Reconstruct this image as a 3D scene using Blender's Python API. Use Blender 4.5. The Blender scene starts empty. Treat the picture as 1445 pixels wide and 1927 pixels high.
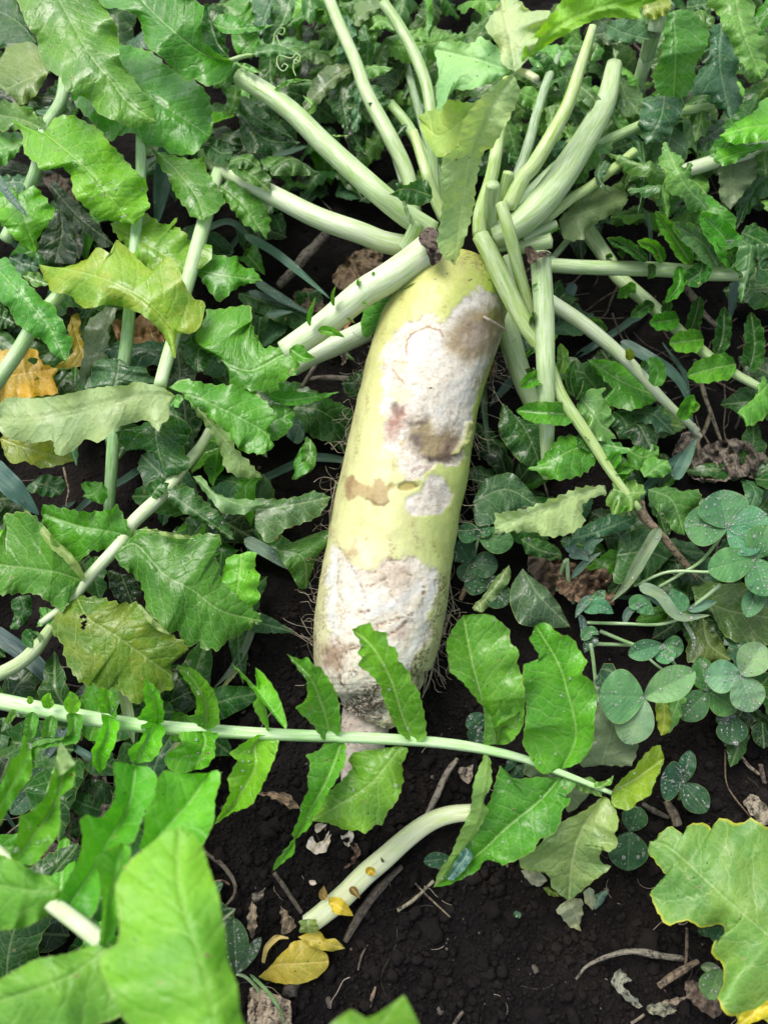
import bpy, math, random
import numpy as np
from mathutils import Vector

# ------------------------------------------------------------------ camera, sky, sun, exposure
S = bpy.context.scene
COL = S.collection
PW, PH = 1445.0, 1927.0                      # pixel frame in which places were measured
TILT = math.radians(21.0)
CAM = np.array([0.0, -0.228, 0.605])
FPX = (PH / 2) / math.tan(math.radians(67.0) / 2)
FWD = np.array([0.0, math.sin(TILT), -math.cos(TILT)])
UP = np.array([0.0, math.cos(TILT), math.sin(TILT)])
cam_d = bpy.data.cameras.new('camera')
cam = bpy.data.objects.new('camera', cam_d)
COL.objects.link(cam)
cam.location = CAM
cam.rotation_euler = (TILT, 0, 0)
cam_d.sensor_fit = 'VERTICAL'
cam_d.sensor_height = 34.6
cam_d.sensor_width = 26.0
cam_d.lens = 34.6 / 2 / math.tan(math.radians(67.0) / 2)
cam_d.clip_start = 0.01
cam_d.clip_end = 200
cam_d.dof.use_dof = True
cam_d.dof.focus_distance = 0.555
cam_d.dof.aperture_fstop = 5.8
S.camera = cam

world = bpy.data.worlds.new('World')
S.world = world
world.use_nodes = True
wn = world.node_tree
SUN_EL, SUN_ROT = math.radians(58), math.radians(-40)
sky = wn.nodes.new('ShaderNodeTexSky')
sky.sky_type = 'NISHITA'
sky.sun_disc = False
sky.sun_elevation = SUN_EL
sky.sun_rotation = SUN_ROT
sky.air_density = 1.0
sky.dust_density = 3.0
hsv = wn.nodes.new('ShaderNodeHueSaturation')          # thin even cloud: the sky's blue is washed out
hsv.inputs['Saturation'].default_value = 0.42
wn.links.new(sky.outputs[0], hsv.inputs['Color'])
wn.links.new(hsv.outputs[0], wn.nodes['Background'].inputs[0])
wn.nodes['Background'].inputs[1].default_value = 0.10
sun_d = bpy.data.lights.new('sun', 'SUN')
sun_d.energy = 1.5
sun_d.angle = math.radians(36)
sun_d.color = (1.0, 0.95, 0.86)
sun = bpy.data.objects.new('sun', sun_d)
COL.objects.link(sun)
sun.location = (0, 0, 3)
_dir = Vector((math.sin(SUN_ROT) * math.cos(SUN_EL), math.cos(SUN_ROT) * math.cos(SUN_EL), math.sin(SUN_EL)))
sun.rotation_euler = _dir.to_track_quat('Z', 'Y').to_euler()
S.view_settings.view_transform = 'Standard'
S.view_settings.look = 'None'
S.view_settings.exposure = 1.02
S.view_settings.gamma = 1
S.view_settings.use_curve_mapping = False
S.render.engine = 'CYCLES'
S.cycles.max_bounces = 8
S.cycles.use_denoising = True

# ------------------------------------------------------------------ measuring helpers
TILES = dict(A=(0, 0), B=(480, 0), C=(945, 0), D=(0, 400), E=(480, 400), F=(945, 400), G=(0, 900), H=(480, 900),
             I=(945, 900), J=(0, 1400), K=(480, 1400), L=(945, 1400))
TS = {k: (x, y, 2.89) for k, (x, y) in TILES.items()}
TS.update(W=(0, 0, 1.0), N=(560, 480, 3.44), O=(560, 960, 4.188), P=(680, 300, 3.284), Q=(1000, 100, 3.247), R=(420, 0, 3.284))


def pts(s):
    """'A 10,20 30,40 B 1,2' -> array of points in the photo's pixels"""
    out, t = [], TS['W']
    for w in s.split():
        if w in TS:
            t = TS[w]
        else:
            x, y = w.split(',')
            out.append((t[0] + float(x) / t[2], t[1] + float(y) / t[2]))
    return np.array(out)


def place(p, h):
    """pixel + height above the soil (cm) -> world point (m)"""
    p = np.asarray(p, float)
    h = np.asarray(h, float) / 100.0
    d = FWD + np.stack([(p[..., 0] - PW / 2) / FPX, np.zeros(p.shape[:-1]), np.zeros(p.shape[:-1])], -1) \
        - UP * ((p[..., 1] - PH / 2) / FPX)[..., None]
    t = (h - CAM[2]) / d[..., 2]
    return CAM + d * t[..., None]


def to_px(w):
    v = w - CAM
    z = v @ FWD
    return np.stack([PW / 2 + FPX * v[..., 0] / z, PH / 2 - FPX * (v @ UP) / z], -1)


def local_cm(p, h):
    p = np.asarray(p, float)
    h = np.broadcast_to(np.asarray(h, float), p.shape[:-1])
    return np.concatenate([p, h[..., None]], -1) / 100.0


def _hash(ix, iy, iz, seed):
    n = (ix * 374761393 + iy * 668265263 + iz * 2147483647 + seed * 974634777) & 0xFFFFFFFF
    n = ((n ^ (n >> 13)) * 1274126177) & 0xFFFFFFFF
    n = n ^ (n >> 16)
    return (n & 0xFFFF) / 65535.0


def vnoise(p, seed=0):
    p = np.asarray(p, float)
    i = np.floor(p).astype(np.int64)
    f = p - i
    f = f * f * (3 - 2 * f)
    r = 0
    for dx in (0, 1):
        for dy in (0, 1):
            for dz in (0, 1):
                w = (f[..., 0] if dx else 1 - f[..., 0]) * (f[..., 1] if dy else 1 - f[..., 1]) * (f[..., 2] if dz else 1 - f[..., 2])
                r = r + w * _hash(i[..., 0] + dx, i[..., 1] + dy, i[..., 2] + dz, seed)
    return r * 2 - 1


def fbm(p, oct=4, seed=0):
    p = np.asarray(p, float)
    if p.shape[-1] == 2:
        p = np.concatenate([p, np.zeros(p.shape[:-1] + (1,))], -1)
    r, a = 0, 0.5
    for o in range(oct):
        r = r + a * vnoise(p, seed + o * 17)
        p = p * 2.03 + 13.7
        a *= 0.5
    return r


def crom(P, n, sharp=0.0):
    """n points evenly spaced along a Catmull-Rom curve through P"""
    P = np.asarray(P, float)
    if len(P) == 2:
        t = np.linspace(0, 1, n)[:, None]
        return P[0] * (1 - t) + P[1] * t
    Q = np.vstack([2 * P[0] - P[1], P, 2 * P[-1] - P[-2]])
    out = []
    for k in range(len(P) - 1):
        a, b, c, d = Q[k:k + 4]
        t = np.linspace(0, 1, 9)[:-1, None]
        s = 0.5 * ((2 * b) + (c - a) * t + (2 * a - 5 * b + 4 * c - d) * t ** 2 + (3 * b - a - 3 * c + d) * t ** 3)
        if sharp:
            s = s * (1 - sharp) + (b * (1 - t) + c * t) * sharp
        out.append(s)
    out = np.vstack(out + [P[-1:]])
    return resample(out, n)


def resample(P, n):
    d = np.r_[0, np.cumsum(np.linalg.norm(np.diff(P, axis=0), axis=1))]
    t = np.linspace(0, d[-1], n)
    return np.stack([np.interp(t, d, P[:, k]) for k in range(P.shape[1])], -1)


def interp_list(v, n):
    v = np.atleast_1d(np.asarray(v, float))
    if len(v) == 1:
        return np.full(n, v[0])
    return np.interp(np.linspace(0, 1, n), np.linspace(0, 1, len(v)), v)


# ------------------------------------------------------------------ materials
class NT:
    def __init__(self, name):
        self.m = bpy.data.materials.new(name)
        self.m.use_nodes = True
        self.t = self.m.node_tree
        self.b = self.t.nodes['Principled BSDF']
        self.o = self.t.nodes['Material Output']

    def n(self, typ, **kw):
        x = self.t.nodes.new(typ)
        for k, v in kw.items():
            setattr(x, k, v)
        return x

    def lk(self, a, b):
        self.t.links.new(a, b)

    def put(self, sock, v):
        if isinstance(v, bpy.types.NodeSocket):
            self.lk(v, sock)
        else:
            sock.default_value = v

    def ma(self, op, a, b=0.0, c=0.0, clamp=False):
        x = self.n('ShaderNodeMath', operation=op, use_clamp=clamp)
        self.put(x.inputs[0], a); self.put(x.inputs[1], b); self.put(x.inputs[2], c)
        return x.outputs[0]

    def mix(self, f, a, b, typ='MIX'):
        x = self.n('ShaderNodeMix', data_type='RGBA', blend_type=typ)
        self.put(x.inputs[0], f)
        for s, v in ((x.inputs[6], a), (x.inputs[7], b)):
            if isinstance(v, tuple):
                v = v + (1.0,) if len(v) == 3 else v
            self.put(s, v)
        return x.outputs[2]

    def ramp(self, v, a, b, lo=0.0, hi=1.0):
        x = self.n('ShaderNodeMapRange', interpolation_type='SMOOTHSTEP')
        self.put(x.inputs[0], v)
        x.inputs[1].default_value = a; x.inputs[2].default_value = b
        x.inputs[3].default_value = lo; x.inputs[4].default_value = hi
        return x.outputs[0]

    def noise(self, vec, scale, detail=3.0, rough=0.55):
        x = self.n('ShaderNodeTexNoise')
        if vec is not None:
            self.lk(vec, x.inputs['Vector'])
        x.inputs['Scale'].default_value = scale
        x.inputs['Detail'].default_value = detail
        x.inputs['Roughness'].default_value = rough
        return x.outputs['Fac']

    def bump(self, h, dist, strength=1.0, normal=None):
        x = self.n('ShaderNodeBump')
        self.put(x.inputs['Height'], h)
        x.inputs['Distance'].default_value = dist
        x.inputs['Strength'].default_value = strength
        if normal is not None:
            self.lk(normal, x.inputs['Normal'])
        return x.outputs[0]


def leaf_material(name, rough=(0.22, 0.5), trans=0.3, vein=1.0, spacing=1.05, matte=False, spots=0.5, coat=0.7, rimc=(0.34, 0.42, 0.12), rimw=0.965, rima=0.5):
    """surface of a radish leaf: midrib, arching side veins, small vein net, quilted relief, paler underside"""
    g = NT(name)
    uv = g.n('ShaderNodeUVMap', uv_map='metric').outputs[0]
    sep = g.n('ShaderNodeSeparateXYZ'); g.lk(uv, sep.inputs[0])
    uv2 = g.n('ShaderNodeUVMap', uv_map='unit').outputs[0]
    sep2 = g.n('ShaderNodeSeparateXYZ'); g.lk(uv2, sep2.inputs[0])
    oi = g.n('ShaderNodeObjectInfo')
    back = g.n('ShaderNodeNewGeometry').outputs['Backfacing']
    vm = g.n('ShaderNodeVectorMath', operation='ADD')
    comb = g.n('ShaderNodeCombineXYZ')
    rnd = g.ma('MULTIPLY', oi.outputs['Random'], 91.0)
    g.lk(rnd, comb.inputs[0]); g.lk(rnd, comb.inputs[2]); g.lk(uv, vm.inputs[0]); g.lk(comb.outputs[0], vm.inputs[1])
    vec = vm.outputs[0]
    ax = g.ma('ABSOLUTE', sep.outputs[0])
    wob = g.noise(vec, 0.9, 2)
    wob2 = g.ma('MULTIPLY', g.ma('SUBTRACT', wob, 0.5), 0.9)
    # midrib
    mid = g.ramp(ax, 0.03, 0.10, 1, 0)
    # side veins
    arch = g.ma('SUBTRACT', sep.outputs[1], g.ma('MULTIPLY', ax, 0.75))
    sid = g.ma('MULTIPLY', g.ma('SIGN', sep.outputs[0]), 0.27)
    ph = g.ma('ADD', g.ma('DIVIDE', arch, spacing), g.ma('ADD', wob2, sid))
    saw = g.ma('ABSOLUTE', g.ma('SUBTRACT', g.ma('FRACT', ph), 0.5))       # 0.5 on a vein
    lat = g.ramp(saw, 0.455, 0.495)
    latw = g.ramp(saw, 0.25, 0.5)
    # net of small veins
    def net(scale):
        v = g.n('ShaderNodeTexVoronoi', feature='DISTANCE_TO_EDGE')
        g.lk(vec, v.inputs['Vector']); v.inputs['Scale'].default_value = scale
        return v.outputs['Distance']
    n1, n2 = net(1.9), net(4.2)
    net1 = g.ramp(n1, 0.01, 0.06, 1, 0)
    net2 = g.ramp(n2, 0.0, 0.07, 1, 0)
    veins = g.ma('MAXIMUM', g.ma('MAXIMUM', mid, g.ma('MULTIPLY', lat, 0.9)),
                 g.ma('MAXIMUM', g.ma('MULTIPLY', net1, 0.45), g.ma('MULTIPLY', net2, 0.16)))
    veins = g.ma('MULTIPLY', veins, vein, clamp=True)
    base = oi.outputs['Color']
    big = g.noise(vec, 0.35, 3)
    fine = g.noise(vec, 7, 4)
    dark = g.mix(1.0, base, (0.72, 0.80, 0.78), 'MULTIPLY')
    lite = g.mix(1.0, base, (1.45, 1.25, 1.1), 'MULTIPLY')
    c = g.mix(g.ramp(big, 0.3, 0.7), dark, lite)
    c = g.mix(g.ramp(fine, 0.25, 0.75, 0, 0.35), c, dark)
    # yellowing, amount in the object's alpha (1 = none)
    age = g.ma('SUBTRACT', 1.0, oi.outputs['Alpha'])
    ym = g.ma('MULTIPLY', g.ramp(g.noise(vec, 0.5, 4, 0.6), 0.42, 0.62), age)
    c = g.mix(ym, c, (0.50, 0.47, 0.04))
    vc = g.mix(0.5, g.mix(1.0, base, (2.3, 1.75, 2.2), 'MULTIPLY'), (0.42, 0.52, 0.26))
    vc = g.mix(0.62, c, vc)
    c = g.mix(veins, c, vc)
    au = g.ma('ABSOLUTE', sep2.outputs[0])
    rim = g.ramp(g.ma('ADD', au, g.ma('MULTIPLY', g.ma('SUBTRACT', g.noise(vec, 0.8, 3), 0.5), (1 - rimw) * 1.6)), rimw, 0.995)
    c = g.mix(g.ma('MULTIPLY', rim, rima), c, rimc)
    # insect specks and crumbs of soil on the blade
    sv = g.n('ShaderNodeTexVoronoi', feature='F1'); g.lk(vec, sv.inputs['Vector']); sv.inputs['Scale'].default_value = 1.5
    keep = g.n('ShaderNodeSeparateColor'); g.lk(sv.outputs['Color'], keep.inputs[0])
    dot = g.ma('MULTIPLY', g.ramp(sv.outputs['Distance'], 0.05, 0.11, 1, 0), g.ma('LESS_THAN', keep.outputs[0], 0.45 * spots))
    ring = g.ma('MULTIPLY', g.ramp(sv.outputs['Distance'], 0.11, 0.22, 1, 0), g.ma('LESS_THAN', keep.outputs[0], 0.12 * spots))
    c = g.mix(g.ma('MULTIPLY', ring, 0.7), c, (0.38, 0.33, 0.14))
    c = g.mix(g.ma('MULTIPLY', dot, 0.85), c, (0.02, 0.016, 0.012))
    under = g.mix(0.55, c, g.mix(1.0, g.mix(0.5, base, (0.13, 0.2, 0.05)), (1.5, 1.35, 2.2), 'MULTIPLY'))
    c = g.mix(back, c, under)
    g.lk(c, g.b.inputs['Base Color'])
    wet = g.ramp(g.noise(vec, 0.8, 4, 0.65), 0.38, 0.62, rough[0], rough[1])
    wet = g.mix(back, wet, (0.6, 0.6, 0.6)) if False else g.ma('ADD', wet, g.ma('MULTIPLY', back, 0.2), clamp=True)
    g.lk(wet, g.b.inputs['Roughness'])
    g.b.inputs['Specular IOR Level'].default_value = 0.3 if matte else 0.4
    if not matte:
        g.lk(g.ramp(g.noise(vec, 0.55, 4, 0.6), 0.40, 0.70, 0.0, coat), g.b.inputs['Coat Weight'])
        g.b.inputs['Coat Roughness'].default_value = 0.2
    if matte:
        g.b.inputs['Sheen Weight'].default_value = 0.22
        g.b.inputs['Sheen Roughness'].default_value = 0.4
        g.b.inputs['Sheen Tint'].default_value = (0.75, 0.9, 1.0, 1)
    relief = g.ma('SUBTRACT', g.ma('ADD', g.ma('MULTIPLY', g.ramp(n1, 0.0, 0.25), 0.30), g.ma('MULTIPLY', g.noise(vec, 0.9, 2), 0.9)),
                  g.ma('ADD', g.ma('MULTIPLY', latw, 0.55), g.ma('MULTIPLY', g.ramp(ax, 0.0, 0.25, 1, 0), 0.7)))
    relief = g.ma('ADD', relief, g.ma('MULTIPLY', g.ramp(n2, 0, 0.2), 0.06))
    nb = g.bump(relief, 0.00052 if not matte else 0.0003, 1.0)
    g.lk(nb, g.b.inputs['Normal'])
    tr = g.n('ShaderNodeBsdfTranslucent')
    g.lk(g.mix(1.0, c, (1.6, 1.55, 0.7), 'MULTIPLY'), tr.inputs[0]); g.lk(nb, tr.inputs['Normal'])
    mx = g.n('ShaderNodeMixShader'); mx.inputs[0].default_value = trans
    g.lk(g.b.outputs[0], mx.inputs[1]); g.lk(tr.outputs[0], mx.inputs[2])
    g.lk(mx.outputs[0], g.o.inputs[0])
    return g.m


def stalk_material(name, rough=0.33, dirt=0.25):
    g = NT(name)
    uv = g.n('ShaderNodeUVMap', uv_map='metric').outputs[0]
    oi = g.n('ShaderNodeObjectInfo')
    mp = g.n('ShaderNodeMapping'); mp.inputs['Scale'].default_value = (4.0, 0.35, 1)
    g.lk(uv, mp.inputs[0])
    vm = g.n('ShaderNodeVectorMath', operation='ADD'); g.lk(mp.outputs[0], vm.inputs[0])
    cb = g.n('ShaderNodeCombineXYZ'); g.lk(g.ma('MULTIPLY', oi.outputs['Random'], 57.0), cb.inputs[2]); g.lk(cb.outputs[0], vm.inputs[1])
    streak = g.noise(vm.outputs[0], 1.6, 4, 0.6)
    blot = g.noise(uv, 0.8, 3)
    base = oi.outputs['Color']
    pale = g.mix(0.62, base, (0.64, 0.74, 0.54))
    green = g.mix(1.0, base, (0.72, 0.9, 0.5), 'MULTIPLY')
    c = g.mix(g.ramp(streak, 0.25, 0.68), green, pale)
    c = g.mix(g.ramp(blot, 0.35, 0.7, 0, 0.45), c, base)
    sp = g.n('ShaderNodeTexVoronoi'); g.lk(uv, sp.inputs['Vector']); sp.inputs['Scale'].default_value = 2.3
    k = g.n('ShaderNodeSeparateColor'); g.lk(sp.outputs['Color'], k.inputs[0])
    d = g.ma('MULTIPLY', g.ramp(sp.outputs['Distance'], 0.04, 0.09, 1, 0), g.ma('LESS_THAN', k.outputs[0], dirt))
    c = g.mix(g.ma('MULTIPLY', d, 0.85), c, (0.03, 0.022, 0.016))
    g.lk(c, g.b.inputs['Base Color'])
    g.b.inputs['Roughness'].default_value = rough
    g.b.inputs['Subsurface Weight'].default_value = 0.12
    g.b.inputs['Subsurface Radius'].default_value = (0.004, 0.005, 0.002)
    g.b.inputs['Subsurface Scale'].default_value = 1.0
    g.lk(g.bump(g.ma('ADD', streak, g.ma('MULTIPLY', g.noise(uv, 9, 3), 0.25)), 0.0004), g.b.inputs['Normal'])
    return g.m


def blade_material(name):
    g = NT(name)
    uv = g.n('ShaderNodeUVMap', uv_map='metric').outputs[0]
    oi = g.n('ShaderNodeObjectInfo')
    mp = g.n('ShaderNodeMapping'); mp.inputs['Scale'].default_value = (9.0, 0.25, 1); g.lk(uv, mp.inputs[0])
    st = g.noise(mp.outputs[0], 2.0, 3)
    base = oi.outputs['Color']
    c = g.mix(g.ramp(st, 0.3, 0.7), g.mix(1.0, base, (0.7, 0.75, 0.75), 'MULTIPLY'), g.mix(0.3, base, (0.25, 0.36, 0.30)))
    c = g.mix(g.ramp(g.noise(uv, 0.7, 3), 0.45, 0.75, 0, 0.5), c, g.mix(1.0, base, (1.5, 1.1, .6), 'MULTIPLY'))
    g.lk(c, g.b.inputs['Base Color'])
    g.b.inputs['Roughness'].default_value = 0.42
    g.lk(g.bump(st, 0.0004), g.b.inputs['Normal'])
    tr = g.n('ShaderNodeBsdfTranslucent'); g.lk(c, tr.inputs[0])
    mx = g.n('ShaderNodeMixShader'); mx.inputs[0].default_value = 0.2
    g.lk(g.b.outputs[0], mx.inputs[1]); g.lk(tr.outputs[0], mx.inputs[2]); g.lk(mx.outputs[0], g.o.inputs[0])
    return g.m


def dry_material(name):
    g = NT(name)
    tc = g.n('ShaderNodeTexCoord').outputs['Object']
    uv = g.n('ShaderNodeUVMap', uv_map='metric').outputs[0]
    oi = g.n('ShaderNodeObjectInfo')
    mp = g.n('ShaderNodeMapping'); mp.inputs['Scale'].default_value = (7.0, 0.5, 1); g.lk(uv, mp.inputs[0])
    st = g.noise(mp.outputs[0], 2.0, 4, 0.65)
    base = oi.outputs['Color']
    c = g.mix(g.ramp(st, 0.3, 0.7), g.mix(1.0, base, (0.45, 0.40, 0.36), 'MULTIPLY'), g.mix(0.25, base, (0.5, 0.42, 0.3)))
    c = g.mix(g.ramp(g.noise(tc, 260, 4, .7), 0.48, 0.64), c, (0.035, 0.027, 0.022))
    g.lk(c, g.b.inputs['Base Color'])
    g.b.inputs['Roughness'].default_value = 0.75
    g.lk(g.bump(g.ma('ADD', st, g.noise(tc, 500, 3)), 0.0009), g.b.inputs['Normal'])
    return g.m


def soil_material(name, crumb=False):
    g = NT(name)
    tc = g.n('ShaderNodeTexCoord').outputs['Object']
    a = g.noise(tc, 55, 6, 0.65)
    b = g.noise(tc, 420, 4, 0.6)
    c = g.mix(g.ramp(a, 0.3, 0.72), (0.0032, 0.0027, 0.0030), (0.0100, 0.0082, 0.0080))
    if crumb:
        oi = g.n('ShaderNodeNewGeometry').outputs['Random Per Island']
        c = g.mix(g.ma('MULTIPLY', oi, 0.7), c, (0.0135, 0.011, 0.0105))
        c = g.mix(g.ma('GREATER_THAN', oi, 0.988), c, (0.10, 0.088, 0.076))
    c = g.mix(g.ramp(g.noise(tc, 9, 3), 0.42, 0.66, 0, 0.7), c, g.mix(1.0, c, (1.9, 1.75, 1.6), 'MULTIPLY'))
    c = g.mix(g.ramp(b, 0.60, 0.75, 0, 0.6), c, (0.025, 0.019, 0.015))
    g.lk(c, g.b.inputs['Base Color'])
    g.b.inputs['Roughness'].default_value = 1.0
    g.b.inputs['Specular IOR Level'].default_value = 0.22
    vo = g.n('ShaderNodeTexVoronoi', feature='SMOOTH_F1'); g.lk(tc, vo.inputs['Vector']); vo.inputs['Scale'].default_value = 330
    vo.inputs['Smoothness'].default_value = 0.3
    n1 = g.bump(g.ma('SUBTRACT', 1.0, vo.outputs['Distance']), 0.0016 if not crumb else 0.0005)
    g.lk(g.bump(b, 0.0014, 1.0, n1), g.b.inputs['Normal'])
    return g.m


def root_material(name):
    g = NT(name)
    at = g.n('ShaderNodeAttribute', attribute_name='tone')
    tc = g.n('ShaderNodeTexCoord').outputs['Object']
    rg = g.n('ShaderNodeAttribute', attribute_name='rough_mark').outputs['Fac']
    f = g.noise(tc, 420, 5, 0.65)
    mp = g.n('ShaderNodeMapping'); mp.inputs['Scale'].default_value = (1, 0.35, 1); g.lk(tc, mp.inputs[0])
    f2 = g.noise(mp.outputs[0], 160, 5, 0.6)
    c = g.mix(g.ma('MULTIPLY', g.ramp(f, 0.42, 0.72), g.ma('MULTIPLY_ADD', rg, 0.20, 0.12)), at.outputs['Color'],
              g.mix(1.0, at.outputs['Color'], (0.60, 0.48, 0.38), 'MULTIPLY'))
    c = g.mix(g.ramp(f2, 0.52, 0.72, 0, 0.22), c, g.mix(1.0, at.outputs['Color'], (0.75, 0.70, 0.45), 'MULTIPLY'))
    g.lk(c, g.b.inputs['Base Color'])
    g.lk(g.ma('MULTIPLY_ADD', rg, 0.25, 0.40), g.b.inputs['Roughness'])
    g.b.inputs['Subsurface Weight'].default_value = 0.10
    g.b.inputs['Subsurface Radius'].default_value = (0.006, 0.005, 0.003)
    g.b.inputs['Subsurface Scale'].default_value = 1.0
    hh = g.ma('ADD', g.ma('MULTIPLY', f, g.ma('MULTIPLY_ADD', rg, 1.0, 0.12)), g.ma('MULTIPLY', f2, g.ma('MULTIPLY_ADD', rg, 1.2, 0.2)))
    g.lk(g.bump(hh, 0.0005), g.b.inputs['Normal'])
    return g.m


def simple_material(name, col, rough=0.6, **kw):
    g = NT(name)
    tc = g.n('ShaderNodeTexCoord').outputs['Object']
    g.lk(g.mix(g.ramp(g.noise(tc, 300, 3), 0.3, 0.7), col, tuple(x * 0.6 for x in col)), g.b.inputs['Base Color'])
    g.b.inputs['Roughness'].default_value = rough
    for k, v in kw.items():
        g.b.inputs[k].default_value = v
    return g.m


M_LEAF = leaf_material('leaf_wet', spots=0.8)
M_SMOOTH = leaf_material('leaf_smooth', rough=(0.38, 0.55), vein=0.6, coat=0.12, spots=1.2)
M_DRYLEAF = leaf_material('leaf_soft', rough=(0.4, 0.65), trans=0.35, spots=1.0)
M_CLOVER = leaf_material('clover', rough=(0.45, 0.7), trans=0.2, vein=0.25, spacing=0.4, matte=True, spots=0.25)
M_CABB = leaf_material('brassica', rough=(0.4, 0.6), trans=0.25, vein=0.8, spacing=2.2, spots=2.0, coat=0.15, rimc=(0.66, 0.58, 0.04), rimw=0.93, rima=0.62)
M_STALK = stalk_material('leaf_stalk')
M_BLADE = blade_material('grass_blade')
M_DRY = dry_material('dry_plant')
M_SOIL = soil_material('soil')
M_CRUMB = soil_material('soil_crumb', True)
M_ROOT = root_material('root')
M_HAIR = simple_material('rootlet', (0.42, 0.36, 0.27), 0.6)
M_HAIRD = simple_material('dark_rootlet', (0.06, 0.05, 0.04), 0.8)
M_DROP = NT('water')
M_DROP.b.inputs['Transmission Weight'].default_value = 0.87
M_DROP.b.inputs['Roughness'].default_value = 0.02
M_DROP.b.inputs['IOR'].default_value = 1.33
M_DROP.b.inputs['Base Color'].default_value = (1, 1, 1, 1)
M_DROP = M_DROP.m

# ------------------------------------------------------------------ object helpers
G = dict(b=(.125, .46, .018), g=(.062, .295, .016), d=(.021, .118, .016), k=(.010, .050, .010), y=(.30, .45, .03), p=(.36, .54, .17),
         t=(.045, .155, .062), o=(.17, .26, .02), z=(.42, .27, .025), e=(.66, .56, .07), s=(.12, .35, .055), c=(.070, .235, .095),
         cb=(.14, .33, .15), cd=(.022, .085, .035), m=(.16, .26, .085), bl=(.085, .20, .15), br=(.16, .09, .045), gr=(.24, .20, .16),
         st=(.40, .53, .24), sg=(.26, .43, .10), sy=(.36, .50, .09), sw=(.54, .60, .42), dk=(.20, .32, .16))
DROPS = []          # (point, normal, radius) of water drops resting on leaves
RNG = random.Random(7)


class Thing:
    def __init__(self, obj, origin):
        self.o, self.w = obj, origin


def tag(o, label, cat, group=None, kind=None):
    if label: o['label'] = label
    if cat: o['category'] = cat
    if group: o['group'] = group
    if kind: o['kind'] = kind
    return o


def thing(name, label, cat, at, h, group=None):
    w = place(pts(at)[0], h)
    o = bpy.data.objects.new(name, None)
    o.empty_display_size = 0.02
    o.location = w
    COL.objects.link(o)
    tag(o, label, cat, group)
    return Thing(o, w)


def emit(name, verts, faces, mat, parent=None, uvs=None, smooth=True, origin=None, color=None, attrs=None):
    """link one mesh object; verts in world space"""
    verts = np.asarray(verts, float)
    if parent is not None:
        org = parent.w
    else:
        org = np.asarray(origin if origin is not None else verts[0], float)
    me = bpy.data.meshes.new(name)
    v = verts - org
    F = np.asarray(faces, np.int32)
    me.vertices.add(len(v)); me.vertices.foreach_set('co', v.astype(np.float32).ravel())
    k = F.shape[1]
    me.loops.add(F.size); me.loops.foreach_set('vertex_index', F.ravel())
    me.polygons.add(len(F))
    me.polygons.foreach_set('loop_start', np.arange(0, F.size, k, dtype=np.int32))
    me.polygons.foreach_set('loop_total', np.full(len(F), k, np.int32))
    me.polygons.foreach_set('use_smooth', np.full(len(F), smooth, bool))
    for nm, uv in (uvs or {}).items():
        l = me.uv_layers.new(name=nm)
        l.data.foreach_set('uv', np.asarray(uv, np.float32)[F.ravel()].ravel())
    for nm, (typ, arr) in (attrs or {}).items():
        a = me.attributes.new(nm, typ, 'POINT')
        a.data.foreach_set('color' if typ == 'FLOAT_COLOR' else 'value', np.asarray(arr, np.float32).ravel())
    me.update(calc_edges=True)
    me.validate()
    me.materials.append(mat)
    o = bpy.data.objects.new(name, me)
    COL.objects.link(o)
    if color is not None:
        o.color = tuple(color) + ((1.0,) if len(color) == 3 else ())
    if parent is not None:
        o.parent = parent.o
    else:
        o.location = org
    return Thing(o, org)


def norm2(d):
    return d / np.maximum(np.linalg.norm(d, axis=-1, keepdims=True), 1e-9)


def teeth_out(P, amp, step, rng, sign):
    """push an outline outward in irregular rounded teeth"""
    if amp <= 0:
        return P
    amp = amp * 1.7
    d = np.gradient(P, axis=0)
    nrm = norm2(np.stack([d[:, 1], -d[:, 0]], -1)) * sign
    s = np.r_[0, np.cumsum(np.linalg.norm(np.diff(P, axis=0), axis=1))]
    ph = s / step + 0.55 * fbm(np.stack([s / (step * 2.2), np.full_like(s, rng.random() * 99)], -1), 2)
    saw = ph - np.floor(ph)
    t = np.where(saw < 0.72, saw / 0.72, (1 - saw) / 0.28)
    k = 0.55 + 0.9 * np.abs(fbm(np.stack([s / (step * 3), np.full_like(s, rng.random() * 99)], -1), 2))
    fade = np.clip(np.minimum(s, s[-1] - s) / (step * 0.8), 0, 1)
    return P + nrm * (amp * (t ** 1.3 - 0.35) * k * fade)[:, None]


def chain_param(M, P, w=0.55):
    """monotone parameter along midrib M for every point of outline chain P"""
    d = np.linalg.norm(P[:, None] - M[None], axis=2)
    near = np.argmin(d, axis=1) / (len(M) - 1)
    near = np.maximum.accumulate(near)
    arc = np.linspace(0, 1, len(P))
    t = w * near + (1 - w) * arc
    t = (t - t[0]) / max(t[-1] - t[0], 1e-6)
    return t + np.linspace(0, 1e-6, len(t))


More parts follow.
